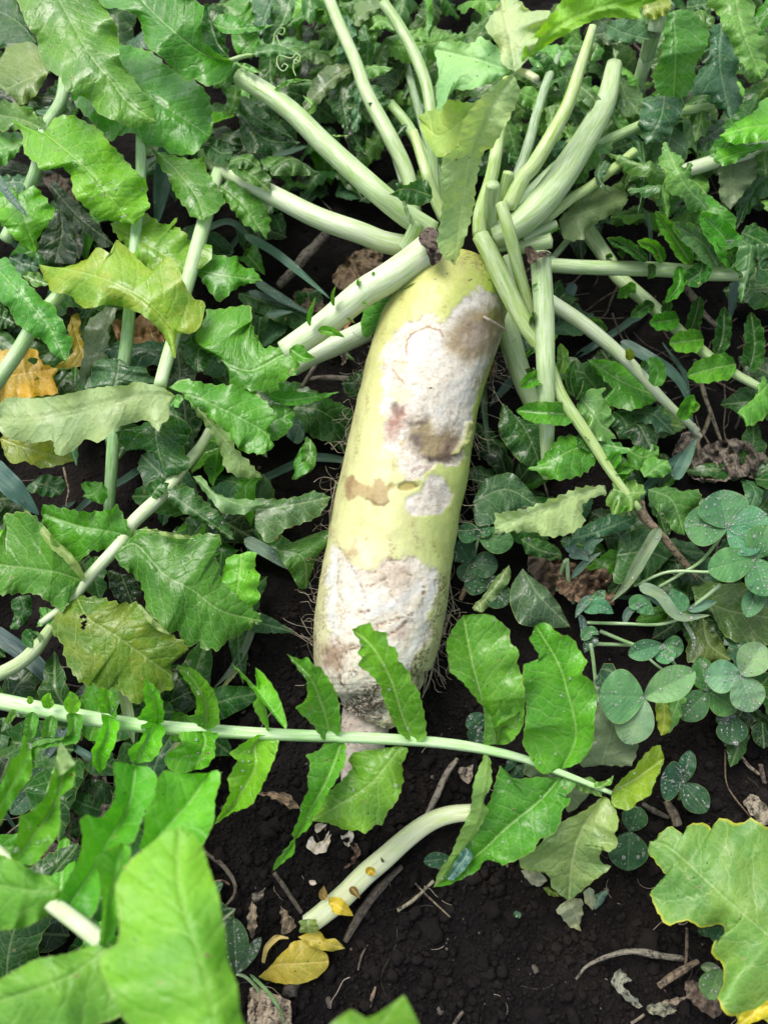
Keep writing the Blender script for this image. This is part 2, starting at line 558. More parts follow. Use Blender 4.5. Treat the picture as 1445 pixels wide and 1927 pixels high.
def sheet(name, M, L, R, h, col, parent=None, proj=place, cup=0.0, rip=0.25, nw=3.0, bul=0.10, teeth=4.2, tstep=20.0, crump=0.0,
          under=False, ob=False, sharp=0.42, groove=0.12, mat=None, age=0.0, drops=0, holes=(), seed=None, nu=None, bend=0.0, pxcm=None,
          step=3.8, curl=0.0, cw=0.55, cexp=1.4):
    """a leaf as a loft from outline L over midrib M to outline R (pixel coordinates with heights in cm, or local cm)"""
    rng = random.Random(seed if seed is not None else RNG.randrange(10 ** 6))
    M = np.asarray(M, float); L = np.asarray(L, float); R = np.asarray(R, float)
    if not ob:
        L = np.vstack([M[:1], L]); R = np.vstack([M[:1], R])
    if np.linalg.norm(L[-1] - M[-1]) > 0.5: L = np.vstack([L, M[-1:]])
    if np.linalg.norm(R[-1] - M[-1]) > 0.5: R = np.vstack([R, M[-1:]])
    if pxcm is None:
        c = M.mean(0)
        pxcm = np.linalg.norm(proj(c + [10, 0], np.mean(h)) - proj(c, np.mean(h))) * 100 / 10.0
    ND = 400
    M4 = crom(M, ND)
    Ld, Rd = crom(L, ND, sharp), crom(R, ND, sharp)
    length = np.linalg.norm(np.diff(Ld, axis=0), axis=1).sum()
    nv = int(np.clip(max(length, 20 / max(pxcm, 1e-6) * 0) / step, 8, 90))
    wid = max(np.linalg.norm(Ld - M4, axis=1).max(), np.linalg.norm(Rd - M4, axis=1).max())
    if nu is None:
        nu = int(np.clip(wid / (step * 2.2), 3, 12))
    # which side is outward
    def side(P):
        q = P[ND // 2] - M4[ND // 2]
        d = P[ND // 2 + 5] - P[ND // 2 - 5]
        return 1.0 if np.dot(q, [d[1], -d[0]]) > 0 else -1.0
    Ld = teeth_out(Ld, teeth, tstep, rng, side(Ld)); Rd = teeth_out(Rd, teeth, tstep, rng, side(Rd))
    v = np.linspace(0, 1, nv + 1)
    def rs(P):
        t = chain_param(M4, P, cw)
        return np.stack([np.interp(v, t, P[:, k]) for k in (0, 1)], -1)
    Lr, Rr = rs(Ld), rs(Rd)
    Mr = resample(M4, nv + 1)
    hM = interp_list(h, nv + 1)
    a = np.linspace(-1, 1, 2 * nu + 1)
    A, V = np.meshgrid(a, v)
    absA = np.abs(A)
    Sd = np.where((A < 0)[..., None], Lr[:, None], Rr[:, None])
    P = Mr[:, None] + absA[..., None] * (Sd - Mr[:, None])
    if np.ndim(cup) == 0: cup = (cup, cup)
    cl, cr = interp_list(cup[0], nv + 1)[:, None], interp_list(cup[1], nv + 1)[:, None]
    Wcm = np.linalg.norm(Sd - Mr[:, None], axis=2) * pxcm
    env = np.sin(np.pi * np.clip(V, 0.02, 0.98)) ** 0.5
    H = hM[:, None] + 1.35 * np.where(A < 0, cl, cr) * absA ** cexp * env
    p1, p2 = rng.random() * 6.28, rng.random() * 6.28
    wob = np.where(A < 0, np.sin(6.283 * V * nw + p1 + 1.3 * np.sin(V * 5 + p2)), np.sin(6.283 * V * (nw + 0.6) + p2 + 1.1 * np.sin(V * 4 + p1)))
    H = H + rip * absA ** 2 * wob * env
    so = rng.random() * 50
    Pc = P * pxcm
    H = H + bul * 2.0 * fbm(np.concatenate([Pc * 0.9 + so, np.zeros(Pc.shape[:2] + (1,))], -1), 3)
    if crump:
        q = np.concatenate([Pc * 1.3 + so, np.zeros(Pc.shape[:2] + (1,))], -1)
        H = H + crump * (1.2 - 4.0 * np.abs(fbm(q, 4, 5)))
    H = H - groove * np.exp(-(absA * Wcm / 0.22) ** 2)
    if curl:
        H = H - curl * np.clip((V - 0.5) / 0.5, 0, 1) ** 2
    X = proj(P.reshape(-1, 2), H.ravel())
    n = 2 * nu + 1
    idx = np.arange((nv + 1) * n).reshape(nv + 1, n)
    F = np.stack([idx[:-1, :-1], idx[:-1, 1:], idx[1:, 1:], idx[1:, :-1]], -1).reshape(-1, 4)
    e1, e2 = X[F[:, 2]] - X[F[:, 0]], X[F[:, 3]] - X[F[:, 1]]
    nz = np.cross(e1, e2)[:, 2].sum()
    if (nz < 0) != bool(under):
        F = F[:, ::-1]
    if len(holes):
        cc = P.reshape(-1, 2)[F].mean(1)
        keep = np.ones(len(F), bool)
        for hx, hy, hr in holes:
            keep &= ((cc[:, 0] - hx) ** 2 + (cc[:, 1] - hy) ** 2) > hr * hr
        F = F[keep]
    yl = np.r_[0, np.cumsum(np.linalg.norm(np.diff(Mr, axis=0), axis=1))] * pxcm
    met = np.stack([A * Wcm, np.broadcast_to(yl[:, None], A.shape) + rng.random() * 3], -1).reshape(-1, 2)
    uni = np.stack([A, V], -1).reshape(-1, 2)
    c = G[col] if isinstance(col, str) else col
    jit = 1 + rng.uniform(-0.12, 0.12)
    j1, j2 = rng.uniform(.86, 1.32), rng.uniform(.85, 1.25)
    if c[1] < 1.6 * c[0]: j1 = j2 = 1.0
    color = (c[0] * jit * j1, c[1] * jit, c[2] * jit * j2, 1.0 - age)
    t = emit(name, X, F, mat or M_LEAF, parent, dict(metric=met, unit=uni), origin=proj(Mr[:1], hM[:1])[0], color=color)
    if drops and proj is place:
        Xg = X.reshape(nv + 1, n, 3)
        for _ in range(int(drops * 1.6)):
            j, i = rng.randrange(1, nv - 1), rng.randrange(1, n - 1)
            nn = np.cross(Xg[j, i + 1] - Xg[j, i - 1], Xg[j + 1, i] - Xg[j - 1, i])
            nn = nn / (np.linalg.norm(nn) + 1e-12)
            if nn[2] < 0: nn = -nn
            DROPS.append((Xg[j, i] + nn * 0.0001, nn, 0.00040 * math.exp(rng.gauss(0.1, 0.5))))
    return t


def lf(M, L, R, h, col, parent=None, name='leaflet', **kw):
    """leaf with a measured outline"""
    return sheet(name, pts(M), pts(L), pts(R), h, col, parent, **kw)


def profile(kind, t):
    if kind == 'radish':
        return np.sin(np.pi * np.clip(t, 0, 1) ** 0.8) ** 0.65 * (0.9 + 0.1 * np.sin(t * 9 + 0.5))
    if kind == 'ovate':
        return np.sin(np.pi * t ** 0.75) ** 0.8
    if kind == 'clover':
        return np.sin(np.pi * t ** 1.12) ** 0.60
    if kind == 'lance':
        return np.sin(np.pi * t ** 0.6) ** 0.9
    if kind == 'blade':
        return np.clip(t / 0.08, 0, 1) ** 0.5 * np.clip((1 - t) / 0.5, 0, 1) ** 0.7
    if kind == 'strap':
        return np.clip((1 - t) / 0.12, 0, 1) ** 0.6
    if kind == 'lobed':
        return np.sin(np.pi * np.clip(t, 0, 1) ** 0.9) ** 0.55 * (0.62 + 0.38 * np.abs(np.sin(t * 10.5)))
    raise KeyError(kind)


def gl(M, w, h, col, parent=None, kind='radish', name='leaflet', skew=0.0, proj=place, wr=None, fold=None, **kw):
    """leaf from a midrib and a width; fold=(a,b) scales the two halves as seen from above"""
    Mx = pts(M) if isinstance(M, str) else np.asarray(M, float)
    m = crom(Mx, 40)
    d = norm2(np.gradient(m, axis=0))
    nrm = np.stack([d[:, 1], -d[:, 0]], -1)
    t = np.linspace(0, 1, 40)
    a, b = fold or (1.0, 1.0)
    wl = profile(kind, np.clip(t + skew * np.sin(np.pi * t), 0, 1)) * w / 2 * a
    wr_ = profile(kind, np.clip(t - skew * np.sin(np.pi * t), 0, 1)) * w / 2 * b
    kw.setdefault('sharp', 0.0)
    kw['ob'] = True
    return sheet(name, m, m + nrm * wl[:, None], m - nrm * wr_[:, None], h, col, parent, proj=proj, **kw)


def blade(M, w, h, col='bl', parent=None, name='grass_blade', kind='blade', **kw):
    d = dict(teeth=0, rip=0.08, bul=0.05, cup=w * 0.004, groove=0.08, mat=M_BLADE, nu=3, step=7)
    d.update(kw)
    return gl(M, w, h, col, parent, kind, name, **d)


def tube(name, C, r, mat, parent=None, n=14, color=None, groove=0.0, ridge=0.0, cap=(True, True), flat=1.0, rough=0.0, origin=None, twist=0.0):
    """a tapering stalk along 3-D points C with radii r"""
    C = np.asarray(C, float); r = np.asarray(r, float)
    T = norm2(np.gradient(C, axis=0))
    upv = np.array([0, 0, 1.0])
    Sx = norm2(np.cross(T, upv) + 1e-9)
    Uy = np.cross(Sx, T)
    th = np.linspace(0, 2 * np.pi, n, endpoint=False) + twist
    k = np.ones((len(C), n))
    dth = np.abs((th - np.pi / 2 + np.pi) % (2 * np.pi) - np.pi)
    if groove:
        k = k - groove * np.exp(-(dth / 0.55) ** 2)[None]
    if ridge:
        k = k + ridge * np.cos(7 * th)[None]
    if rough:
        q = np.concatenate([C[:, None] * 120 + 0 * th[None, :, None], ], -1)
        q = C[:, None] * 90 + np.stack([np.cos(th), np.sin(th), np.zeros(n)], -1)[None] * 0.9
        k = k * (1 + rough * 2 * fbm(q, 3, 3))
    X = C[:, None] + (Sx[:, None] * np.cos(th)[None, :, None] + Uy[:, None] * np.sin(th)[None, :, None] * flat) * (r[:, None] * k)[..., None]
    m = len(C)
    idx = np.arange(m * n).reshape(m, n)
    F = np.stack([idx[:-1], np.roll(idx[:-1], -1, 1), np.roll(idx[1:], -1, 1), idx[1:]], -1).reshape(-1, 4)
    V = X.reshape(-1, 3)
    al = np.r_[0, np.cumsum(np.linalg.norm(np.diff(C, axis=0), axis=1))] * 100
    circ = (th / (2 * np.pi))[None] * 2 * np.pi * r.mean() * 100
    uv = np.stack([np.broadcast_to(circ, (m, n)), np.broadcast_to(al[:, None], (m, n))], -1).reshape(-1, 2)
    for e, on in ((0, cap[0]), (m - 1, cap[1])):
        if on:
            V = np.vstack([V, C[e:e + 1] + T[e] * r[e] * (0.25 if e else -0.25)])
            uv = np.vstack([uv, [[0, al[e]]]])
            ring = idx[e]; c = len(V) - 1
            nx = np.roll(ring, -1)
            q = np.stack([ring, np.full(n, c), np.full(n, c), nx], -1) if e else np.stack([nx, np.full(n, c), np.full(n, c), ring], -1)
            # triangles as quads would degenerate: pair neighbouring sectors instead
            q = np.array([[ring[i], ring[(i + 1) % n], ring[(i + 2) % n], c] for i in range(0, n, 2)])
            F = np.vstack([F, q if e else q[:, ::-1]])
    F = F[:, ::-1]
    return emit(name, V, F, mat, parent, dict(metric=uv), color=color, origin=origin)


def stalk(M, h, w, col='st', parent=None, name='leaf_stalk', mat=None, n=14, groove=0.14, ridge=0.03, label=None, seg=40, **kw):
    P = pts(M)
    m = crom(P, seg)
    hh = interp_list(h, seg); ww = interp_list(w, seg)
    C = place(m, hh)
    r = ww / 2 / FPX * ((C - CAM) @ FWD)
    c = G[col] if isinstance(col, str) else col
    t = tube(name, C, r, mat or M_STALK, parent, n, c, groove, ridge, **kw)
    if label: t.o['label'] = label
    return t

# ------------------------------------------------------------------ the setting: soil
MOUNDS = [('W 545,1170', 2.4, 2.6), ('W 500,1280', 1.0, 3.0), ('W 870,1170', 1.3, 2.0), ('W 640,1500', 0.6, 3.0), ('W 1330,880', 1.0, 4.0),
          ('W 150,1520', 1.2, 4.0), ('W 700,900', -1.2, 7.0), ('W 1000,1750', 0.5, 6.0), ('W 900,1330', -0.8, 3.0), ('W 560,820', -0.8, 4.0)]
MND = [(place(pts(a)[0], 0)[:2], b / 100, c / 100) for a, b, c in MOUNDS]


def soil_h(x, y):
    p = np.stack([x, y, np.zeros_like(x)], -1)
    h = 0.010 * fbm(p * 9, 3, 1) + 0.0055 * fbm(p * 38, 4, 2) + 0.0032 * np.abs(fbm(p * 95, 3, 3))
    for c, a, s in MND:
        h = h + a * np.exp(-((x - c[0]) ** 2 + (y - c[1]) ** 2) / (2 * s * s))
    far = np.clip((np.hypot(x, y) - 1.2) / 3, 0, 1)
    return h * (1 - far) - 0.002


def axis(lo, hi, step, ext):
    core = np.arange(lo, hi, step)
    k = np.geomspace(step, ext, 46)
    return np.r_[lo - k[::-1], core, hi - step + k]


ax_, ay_ = axis(-0.36, 0.36, 0.0028, 40), axis(-0.34, 0.62, 0.0030, 40)
gx, gy = np.meshgrid(ax_, ay_)
gv = np.stack([gx, gy, soil_h(gx, gy)], -1).reshape(-1, 3)
ii = np.arange(len(gv)).reshape(gx.shape)
gf = np.stack([ii[:-1, :-1], ii[:-1, 1:], ii[1:, 1:], ii[1:, :-1]], -1).reshape(-1, 4)
soil = emit('soil', gv, gf, M_SOIL, origin=(0, 0, 0))
soil.o['kind'] = 'structure'

# crumbs of earth: far too many to count
def ico():
    p = (1 + 5 ** .5) / 2
    v = np.array([(-1, p, 0), (1, p, 0), (-1, -p, 0), (1, -p, 0), (0, -1, p), (0, 1, p), (0, -1, -p), (0, 1, -p), (p, 0, -1), (p, 0, 1), (-p, 0, -1), (-p, 0, 1)], float)
    f = [(0, 11, 5), (0, 5, 1), (0, 1, 7), (0, 7, 10), (0, 10, 11), (1, 5, 9), (5, 11, 4), (11, 10, 2), (10, 7, 6), (7, 1, 8), (3, 9, 4), (3, 4, 2), (3, 2, 6),
         (3, 6, 8), (3, 8, 9), (4, 9, 5), (2, 4, 11), (6, 2, 10), (8, 6, 7), (9, 8, 1)]
    return v / np.linalg.norm(v[0]), np.array(f)


def ico1():
    v, f = ico()
    v = list(map(tuple, v)); cache = {}; out = []
    def mid(a, b):
        k = (min(a, b), max(a, b))
        if k not in cache:
            m = np.add(v[a], v[b]); m = m / np.linalg.norm(m)
            v.append(tuple(m)); cache[k] = len(v) - 1
        return cache[k]
    for a, b, c in f:
        x, y, z = mid(a, b), mid(b, c), mid(c, a)
        out += [(a, x, z), (b, y, x), (c, z, y), (x, y, z)]
    return np.array(v), np.array(out)


def in_poly(P, Q):
    x, y = P[..., 0], P[..., 1]
    r = np.zeros(x.shape, bool)
    for k in range(len(Q)):
        (x1, y1), (x2, y2) = Q[k], Q[k - 1]
        c = ((y1 > y) != (y2 > y)) & (x < (x2 - x1) * (y - y1) / (y2 - y1 + 1e-12) + x1)
        r ^= c
    return r


BARE = pts('W 360,1400 470,1180 560,1120 600,1290 800,1330 850,1150 900,1200 900,1380 1060,1500 1230,1420 1300,1330 1445,1330 1480,1960 330,1960 380,1640')
nr = np.random.default_rng(5)


def crumbs(n, lo, hi, base, region, sink):
    v0, f0 = base
    w = []
    while len(w) < n:
        q = nr.uniform((-60, 380), (1520, 1990), (n, 2))
        keep = in_poly(q, BARE) if region else nr.random(n) < 0.6
        w += list(q[keep])
    q = np.array(w[:n])
    P = place(q, np.zeros(n))
    s = lo * (hi / lo) ** (nr.random(n) ** 2.2)
    P[:, 2] = soil_h(P[:, 0], P[:, 1]) + s * sink
    sc = s[:, None] * nr.uniform(0.65, 1.2, (n, 3))
    X = v0[None] * (1 + 0.22 * nr.standard_normal((n, len(v0), 1)))
    X = X * sc[:, None]
    a = nr.uniform(0, 6.28, n)
    ca, sa = np.cos(a)[:, None], np.sin(a)[:, None]
    X = np.stack([X[..., 0] * ca - X[..., 1] * sa, X[..., 0] * sa + X[..., 1] * ca, X[..., 2]], -1) + P[:, None]
    F = (f0[None] + (np.arange(n) * len(v0))[:, None, None]).reshape(-1, 3)
    return X.reshape(-1, 3), F


c1 = crumbs(1500, 0.0016, 0.0048, ico1(), True, 0.25)
c4 = crumbs(90, 0.0045, 0.0085, ico1(), True, 0.1)
c2 = crumbs(15000, 0.0005, 0.0020, ico(), True, 0.35)
c3 = crumbs(2500, 0.0008, 0.0030, ico(), False, 0.3)
V, F = [], []
off = 0
for v, f in (c1, c2, c3, c4):
    V.append(v); F.append(f + off); off += len(v)
cr = emit('soil_crumbs', np.vstack(V), np.vstack(F), M_CRUMB, origin=(0, 0, 0))
tag(cr.o, 'loose black crumbs of moist garden soil', 'soil crumbs', kind='stuff')

# ------------------------------------------------------------------ the pulled daikon
CROWN = 'W 880,470'
D = thing('daikon_radish', 'big pale daikon root with gnawed white scars and long leaf stalks', 'radish', CROWN, 9.5)
AX = np.array([(880, 512, 9.3, 60), (877, 518, 9.3, 118), (872, 529, 9.3, 164), (863, 547, 9.2, 200), (847, 575, 9.0, 224), (828, 620, 8.7, 233), (805, 700, 8.1, 234),
               (783, 780, 7.5, 233), (763, 860, 6.9, 231), (747, 940, 6.3, 232), (734, 1020, 5.7, 237), (722, 1100, 5.1, 242), (711, 1180, 4.5, 240),
               (700, 1250, 3.9, 224), (704, 1290, 3.4, 178), (700, 1320, 3.05, 138), (690, 1346, 2.75, 98)])
NA, NTH = 620, 300


def body(AXIS, NA, NTH):
    seg = crom(AXIS, NA)
    C = place(seg[:, :2], seg[:, 2])
    rad = seg[:, 3] / 2 / FPX * ((C - CAM) @ FWD)
    T = norm2(np.gradient(C, axis=0))
    Sx = norm2(np.cross(T, [0, 0, 1.0])); Uy = np.cross(Sx, T)
    th = np.linspace(0, 2 * np.pi, NTH, endpoint=False)
    return C, rad, T, Sx, Uy, th


C, rad, T, Sx, Uy, th = body(AX, NA, NTH)
Nrm = Sx[:, None] * np.cos(th)[None, :, None] + Uy[:, None] * np.sin(th)[None, :, None]
X = C[:, None] + Nrm * rad[:, None, None]
lump = fbm(X * 14, 3, 8) * 0.0045 + fbm(X * np.array([60, 60, 60]), 3, 9) * 0.0010
X = X + Nrm * lump[..., None]
px = to_px(X)
facing = np.clip(np.einsum('ijk,ijk->ij', Nrm, norm2(CAM - X)) * 4 + 0.3, 0, 1)
# marks get frayed outlines: the sample position is shaken by noise fixed to the root
q3 = X * 100
wx = np.stack([fbm(q3 * 1.3, 4, 21), fbm(q3 * 1.3, 4, 22)], -1) * 16 + np.stack([fbm(q3 * 6, 3, 23), fbm(q3 * 6, 3, 24)], -1) * 7
sp = px + wx
sp2 = px + wx * .35


def sdist(P, Q):
    d = np.full(P.shape[:-1], 1e9)
    for k in range(len(Q)):
        a, b = Q[k - 1], Q[k]
        ab = b - a
        t = np.clip(((P - a) @ ab) / (ab @ ab + 1e-9), 0, 1)
        d = np.minimum(d, np.linalg.norm(P - (a + t[..., None] * ab), axis=-1))
    return np.where(in_poly(P, Q), -d, d)


def mark(poly, soft=3.0, where=None):
    return np.clip(0.5 - sdist((sp if soft > 11 or len(poly) > 240 else sp2) if where is None else where, pts(poly)) / soft, 0, 1) * facing


def line(path, w, soft=2.0):
    Q = pts(path)
    d = np.full(sp.shape[:-1], 1e9)
    for a, b in zip(Q[:-1], Q[1:]):
        ab = b - a
        t = np.clip(((sp2 - a) @ ab) / (ab @ ab + 1e-9), 0, 1)
        d = np.minimum(d, np.linalg.norm(sp2 - (a + t[..., None] * ab), axis=-1))
    return np.clip(0.5 + (w - d) / soft, 0, 1) * facing


sn = fbm(q3 * np.array([2.2, .9, 2.2]), 4, 31)
fine = fbm(q3 * 7, 4, 33)
finer = fbm(q3 * 16, 3, 34)
al = np.linspace(0, 1, NA)[:, None]
side = np.cos(th)[None] * np.ones((NA, 1))
if Sx[NA // 2, 0] < 0: side = -side
skin = np.zeros(X.shape)
cA, cB, cC = np.array([.64, .68, .11]), np.array([.80, .83, .40]), np.array([.84, .83, .58])
k1 = np.clip(al / 0.45, 0, 1)[..., None]
skin = cA * (1 - k1) + cB * k1
k2 = np.clip((al - .6) / .3, 0, 1)[..., None]
skin = skin * (1 - k2) + cC * k2
gr = np.clip(side * 1.5 - 0.10 + sn * 0.5, 0, 1)[..., None] * np.clip(1.25 - al * 1.1, 0, 1)[..., None]
skin = skin * (1 - gr * .75) + np.array([.44, .66, .07]) * gr * .85
lf_ = np.clip(-side * 1.2 - 0.55 + sn * 0.4, 0, 1)[..., None]
skin = skin * (1 - lf_ * .5) + np.array([.62, .60, .30]) * lf_ * .5
skin = skin * (1 + 0.13 * sn[..., None] + 0.08 * fine[..., None])
streak = np.clip(fbm(np.stack([th[None] * 26 + 0 * al, al * 9 + 0 * th[None], 0 * al + 0 * th[None]], -1), 4, 41) * 2.2 - 0.25, 0, 1)[..., None]
skin = skin * (1 - streak * np.array([.10, .13, .22]))
ringn = np.clip(fbm(np.stack([th[None] * 2.0 + 0 * al, al * 95 + 0 * th[None], 0 * al + 0 * th[None]], -1), 3, 42) * 2.4 - 0.35, 0, 1)[..., None]
skin = skin * (1 - ringn * np.array([.12, .16, .25]) * (0.4 + side[..., None] * .3))
speck = (np.clip(finer * 3.2 - 0.9, 0, 1) * np.clip(sn * 2 + .3, 0, 1))[..., None]
skin = skin * (1 - speck * np.array([.35, .42, .5]))
col = skin
rough = np.zeros(X.shape[:2]) + 0.06
depth = np.zeros(X.shape[:2])


def lay(m, c, amt=1.0, r=None, dp=0.0):
    global col, rough, depth
    m2 = (m * amt)[..., None]
    col = col * (1 - m2) + np.array(c) * m2
    if r is not None: rough = rough * (1 - m * amt) + r * m * amt
    depth = depth + m * dp


SC1 = 'N 640,470 740,410 850,380 920,405 950,430 1000,350 1060,280 1140,230 1190,220 1270,260 1310,310 1340,400 1330,480 1300,580 1240,700 1190,800 1160,880 1130,1010 1120,1110 1090,1220 1080,1300 1010,1385 880,1370 870,1400 800,1440 690,1440 640,1360 650,1280 570,1230 550,1160 540,1050 540,960 560,850 530,720 540,620 600,540'
SC2 = 'N 850,1430 920,1430 970,1480 1005,1550 990,1610 930,1670 830,1690 740,1690 700,1640 710,1570 800,1530'
SC3 = 'O 260,250 330,330 400,380 470,440 520,500 600,460 690,420 770,375 850,360 920,365 970,400 1040,430 1100,490 1105,580 1080,700 1020,830 1030,890 1070,920 1040,1010 980,1090 920,1180 860,1260 820,1400 760,1560 720,1640 560,1640 345,1610 300,1440 200,1270 170,1160 240,1060 270,990 235,880 225,730 255,660 235,560 240,400'
m1, m2, m3 = mark(SC1, 6), mark(SC2, 5), mark(SC3, 7)
ms = np.maximum(np.maximum(m1, m2), m3)
# brown halo at a scar's rim
halo = np.clip(1 - np.abs(np.minimum(np.minimum(sdist(sp, pts(SC1)), sdist(sp, pts(SC2))), sdist(sp, pts(SC3)))) / 4.0, 0, 1) * facing
lay(ms, (.93, .88, .77), .96, 0.55, 0.0008)
flesh = np.clip(fbm(q3 * 1.1, 4, 51) * 2.2 + .1, 0, 1) * ms
lay(flesh, (.88, .80, .66), .4)
lay(np.clip(fbm(q3 * .8, 3, 54) * 3 - .2, 0, 1) * ms, (.92, .90, .85), .5, 0.5)
lay(np.clip(fbm(q3 * 2.2, 4, 52) * 3 - .7, 0, 1) * ms, (.66, .53, .34), .5)
crackle = np.clip(1 - np.abs(fbm(q3 * 1.7, 4, 53)) * 14, 0, 1) * ms
lay(crackle, (.42, .29, .19), .38, 1.0)
fleck = np.clip(fbm(q3 * 9, 3, 55) * 4 - 1.5, 0, 1) * ms
lay(fleck, (.22, .15, .11), .55, 1.0)
lay(halo * np.clip(.5 + sn * 1.4, 0, 1), (.50, .39, .27), .40)
# tan, rosy and dark places inside the upper scar
lay(mark('N 960,560 1000,480 1130,350 1250,330 1330,400 1320,500 1260,620 1120,690 1010,640', 30), (.45, .33, .12), .92)
lay(mark('N 1010,560 1120,400 1230,440 1270,560 1130,640 1080,610', 30), (.52, .43, .35), .85, 1.0)
lay(mark('N 1230,340 1310,350 1330,430 1280,440 1220,400', 10), (.38, .38, .12), .9)
lay(mark('N 1170,830 1240,700 1310,560 1340,470 1360,560 1230,760 1180,880', 14), (.34, .29, .22), .85, 1.0)
lay(mark('N 720,520 830,455 930,480 935,600 960,650 800,680 700,650 700,560', 6) * .8, (.85, .84, .82), .8, .6)
lay(line('N 700,640 705,540 730,510 830,460 920,480 945,520', 2.0, 2), (.50, .32, .16), .9, .8)
lay(line('N 710,690 620,680 610,740 650,800 690,830', 2.0, 2), (.50, .36, .19), .85, .8)
lay(mark('N 590,690 690,670 700,790 640,800', 16), (.78, .71, .50), .8)
lay(mark('N 610,900 690,840 760,900 700,980 620,980', 14), (.76, .70, .46), .8)
lay(mark('N 600,960 640,960 660,1000 690,990 700,1030 640,1050 600,1010', 7), (.15, .10, .08), .85, 1.0, .0015)
lay(mark('N 560,1030 720,1000 690,1080 640,1130 600,1180 560,1160', 22), (.45, .22, .16), .88, 1.0)
lay(mark('N 720,1090 860,1070 890,1130 1000,1130 1060,1180 1050,1280 980,1350 860,1350 770,1270 720,1180', 24), (.40, .31, .14), .92, 1.0, .0015)
lay(mark('N 750,1150 830,1160 840,1230 760,1250', 20), (.17, .13, .13), .9, 1.0)
lay(mark('N 940,1200 1020,1180 1040,1250 960,1280', 20), (.24, .15, .13), .9, 1.0)
lay(mark('N 790,1290 900,1300 1000,1280 1040,1290 980,1350 860,1345', 10), (.075, .05, .04), .9, 1.0)
lay(mark('N 700,1070 760,1075 850,1070 840,1095 720,1100', 6), (.16, .12, .10), .7, 1.0)
lay(mark('N 640,1185 690,1180 700,1230 660,1230', 5), (.62, .50, .22), .7, .5)
lay(mark('N 920,880 1060,820 1130,900 1060,1100 940,1080', 26), (.90, .89, .82), .5, .4)
lay(mark('N 1090,1080 1130,1080 1110,1200 1040,1290 1010,1290 1070,1200', 4, px), (.47, .52, .17), .95, .1, -.0028)
lay(line('N 740,1390 790,1370 860,1370 800,1420', 3), (.42, .30, .26), .6, 1.0)
for k in range(5):
    lay(line('N %d,%d %d,%d %d,%d' % (820 + 12 * k, 1600 - 10 * k, 860 + 6 * k, 1480 + 14 * k, 930, 1530 + 26 * k), 0.8, 2), (.55, .45, .42), .5, .8)
# tan stain band with two oval bites
lay(mark('N 310,1440 350,1420 385,1460 430,1480 480,1510 490,1450 540,1440 580,1500 590,1590 560,1620 500,1610 440,1570 390,1550 340,1590 310,1560', 5), (.52, .37, .17), .85, .8)
lay(mark('N 310,1450 345,1430 370,1500 340,1580 315,1550', 12), (.32, .20, .10), .8)
lay(line('N 590,1590 560,1620 500,1610 440,1575', 2.2), (.34, .23, .12), .75)
lay(mark('N 650,1480 690,1460 750,1465 778,1490 740,1515 670,1520 645,1505', 4), (.46, .38, .10), .9, .2, .002)
lay(mark('N 755,1475 778,1485 775,1500 758,1500', 3), (.12, .08, .04), .8)
lay(mark('N 600,1470 632,1490 630,1520 600,1525 580,1500', 6), (.58, .47, .20), .85, .2, .001)
for pth in ('O 440,180 460,250 440,300 480,340', 'O 910,60 900,150 930,230', 'O 280,140 300,230 320,290'):
    lay(line(pth, 4, 6) * np.clip(.4 + fine * 2, 0, 1), (.48, .35, .22), .7, .7)
lay(mark('O 330,320 400,300 450,270 500,320 470,350 400,370', 12), (.50, .34, .18), .75, .8)
# the lower scar: long pale gouges with brown folds between
for pth, w, c in (('O 260,260 265,440 260,640 290,690', 8, (.83, .86, .83)), ('O 330,400 320,560 330,700 400,760', 7, (.82, .82, .72)),
                  ('O 250,690 255,830 290,960', 9, (.84, .86, .83)), ('O 400,420 470,560 520,700', 6, (.80, .79, .74)),
                  ('O 1080,520 1070,640 1000,800 1000,930 900,1140 850,1230', 10, (.86, .88, .84)),
                  ('O 960,600 850,680 720,760 560,820', 9, (.86, .87, .85)), ('O 980,760 900,860 760,920', 7, (.85, .85, .78))):
    lay(line(pth, w, 6) * ms, c, .85, .35)
for pth, w in (('O 320,370 310,560 320,720', 1.0), ('O 400,400 480,560 540,720', 1.4), ('O 560,500 640,470 760,400', 2.2), ('O 700,540 720,640 780,710', 2.2),
               ('O 460,790 520,800 560,780', 2.6), ('O 620,920 720,880 800,850 900,820', 3.0), ('O 700,1000 800,930 900,870', 2.4), ('O 310,1180 380,1120 470,1080', 2.6),
               ('O 300,1000 340,1080 440,1060', 2.2), ('O 990,610 1000,680 960,760', 1.2), ('O 540,600 620,560 700,560', 1.6), ('O 820,480 900,520 880,600', 2.0),
               ('O 260,1060 300,1200 340,1380', 2.4), ('O 330,1240 390,1400 400,1480', 2.0)):
    lay(line(pth, w * 1.2, 5) * np.clip(.45 + fine * 2 + sn, 0, 1), (.29, .17, .095), .95, 1.0, .0009)
lay(mark('O 520,500 620,460 760,400 880,420 900,600 820,690 700,560 560,600', 40), (.60, .46, .33), .6, 1.0)
lay(mark('O 740,950 880,880 860,990 760,1020', 20), (.52, .34, .30), .75, 1.0)
lay(mark('O 160,1060 300,1040 420,1080 300,1260 180,1240', 26), (.34, .22, .14), .85, 1.0)
lay(mark('O 410,1240 460,1240 470,1300 400,1310', 8) * np.clip(.5 + finer * 4, 0, 1), (.06, .045, .04), .9, 1.0)
dirt = mark('O 430,1440 520,1370 640,1350 680,1480 640,1560 560,1560 440,1600 380,1560', 26)
lay(dirt * np.clip(.55 + fine * 2.6, 0, 1), (.11, .075, .055), .92, 1.0)
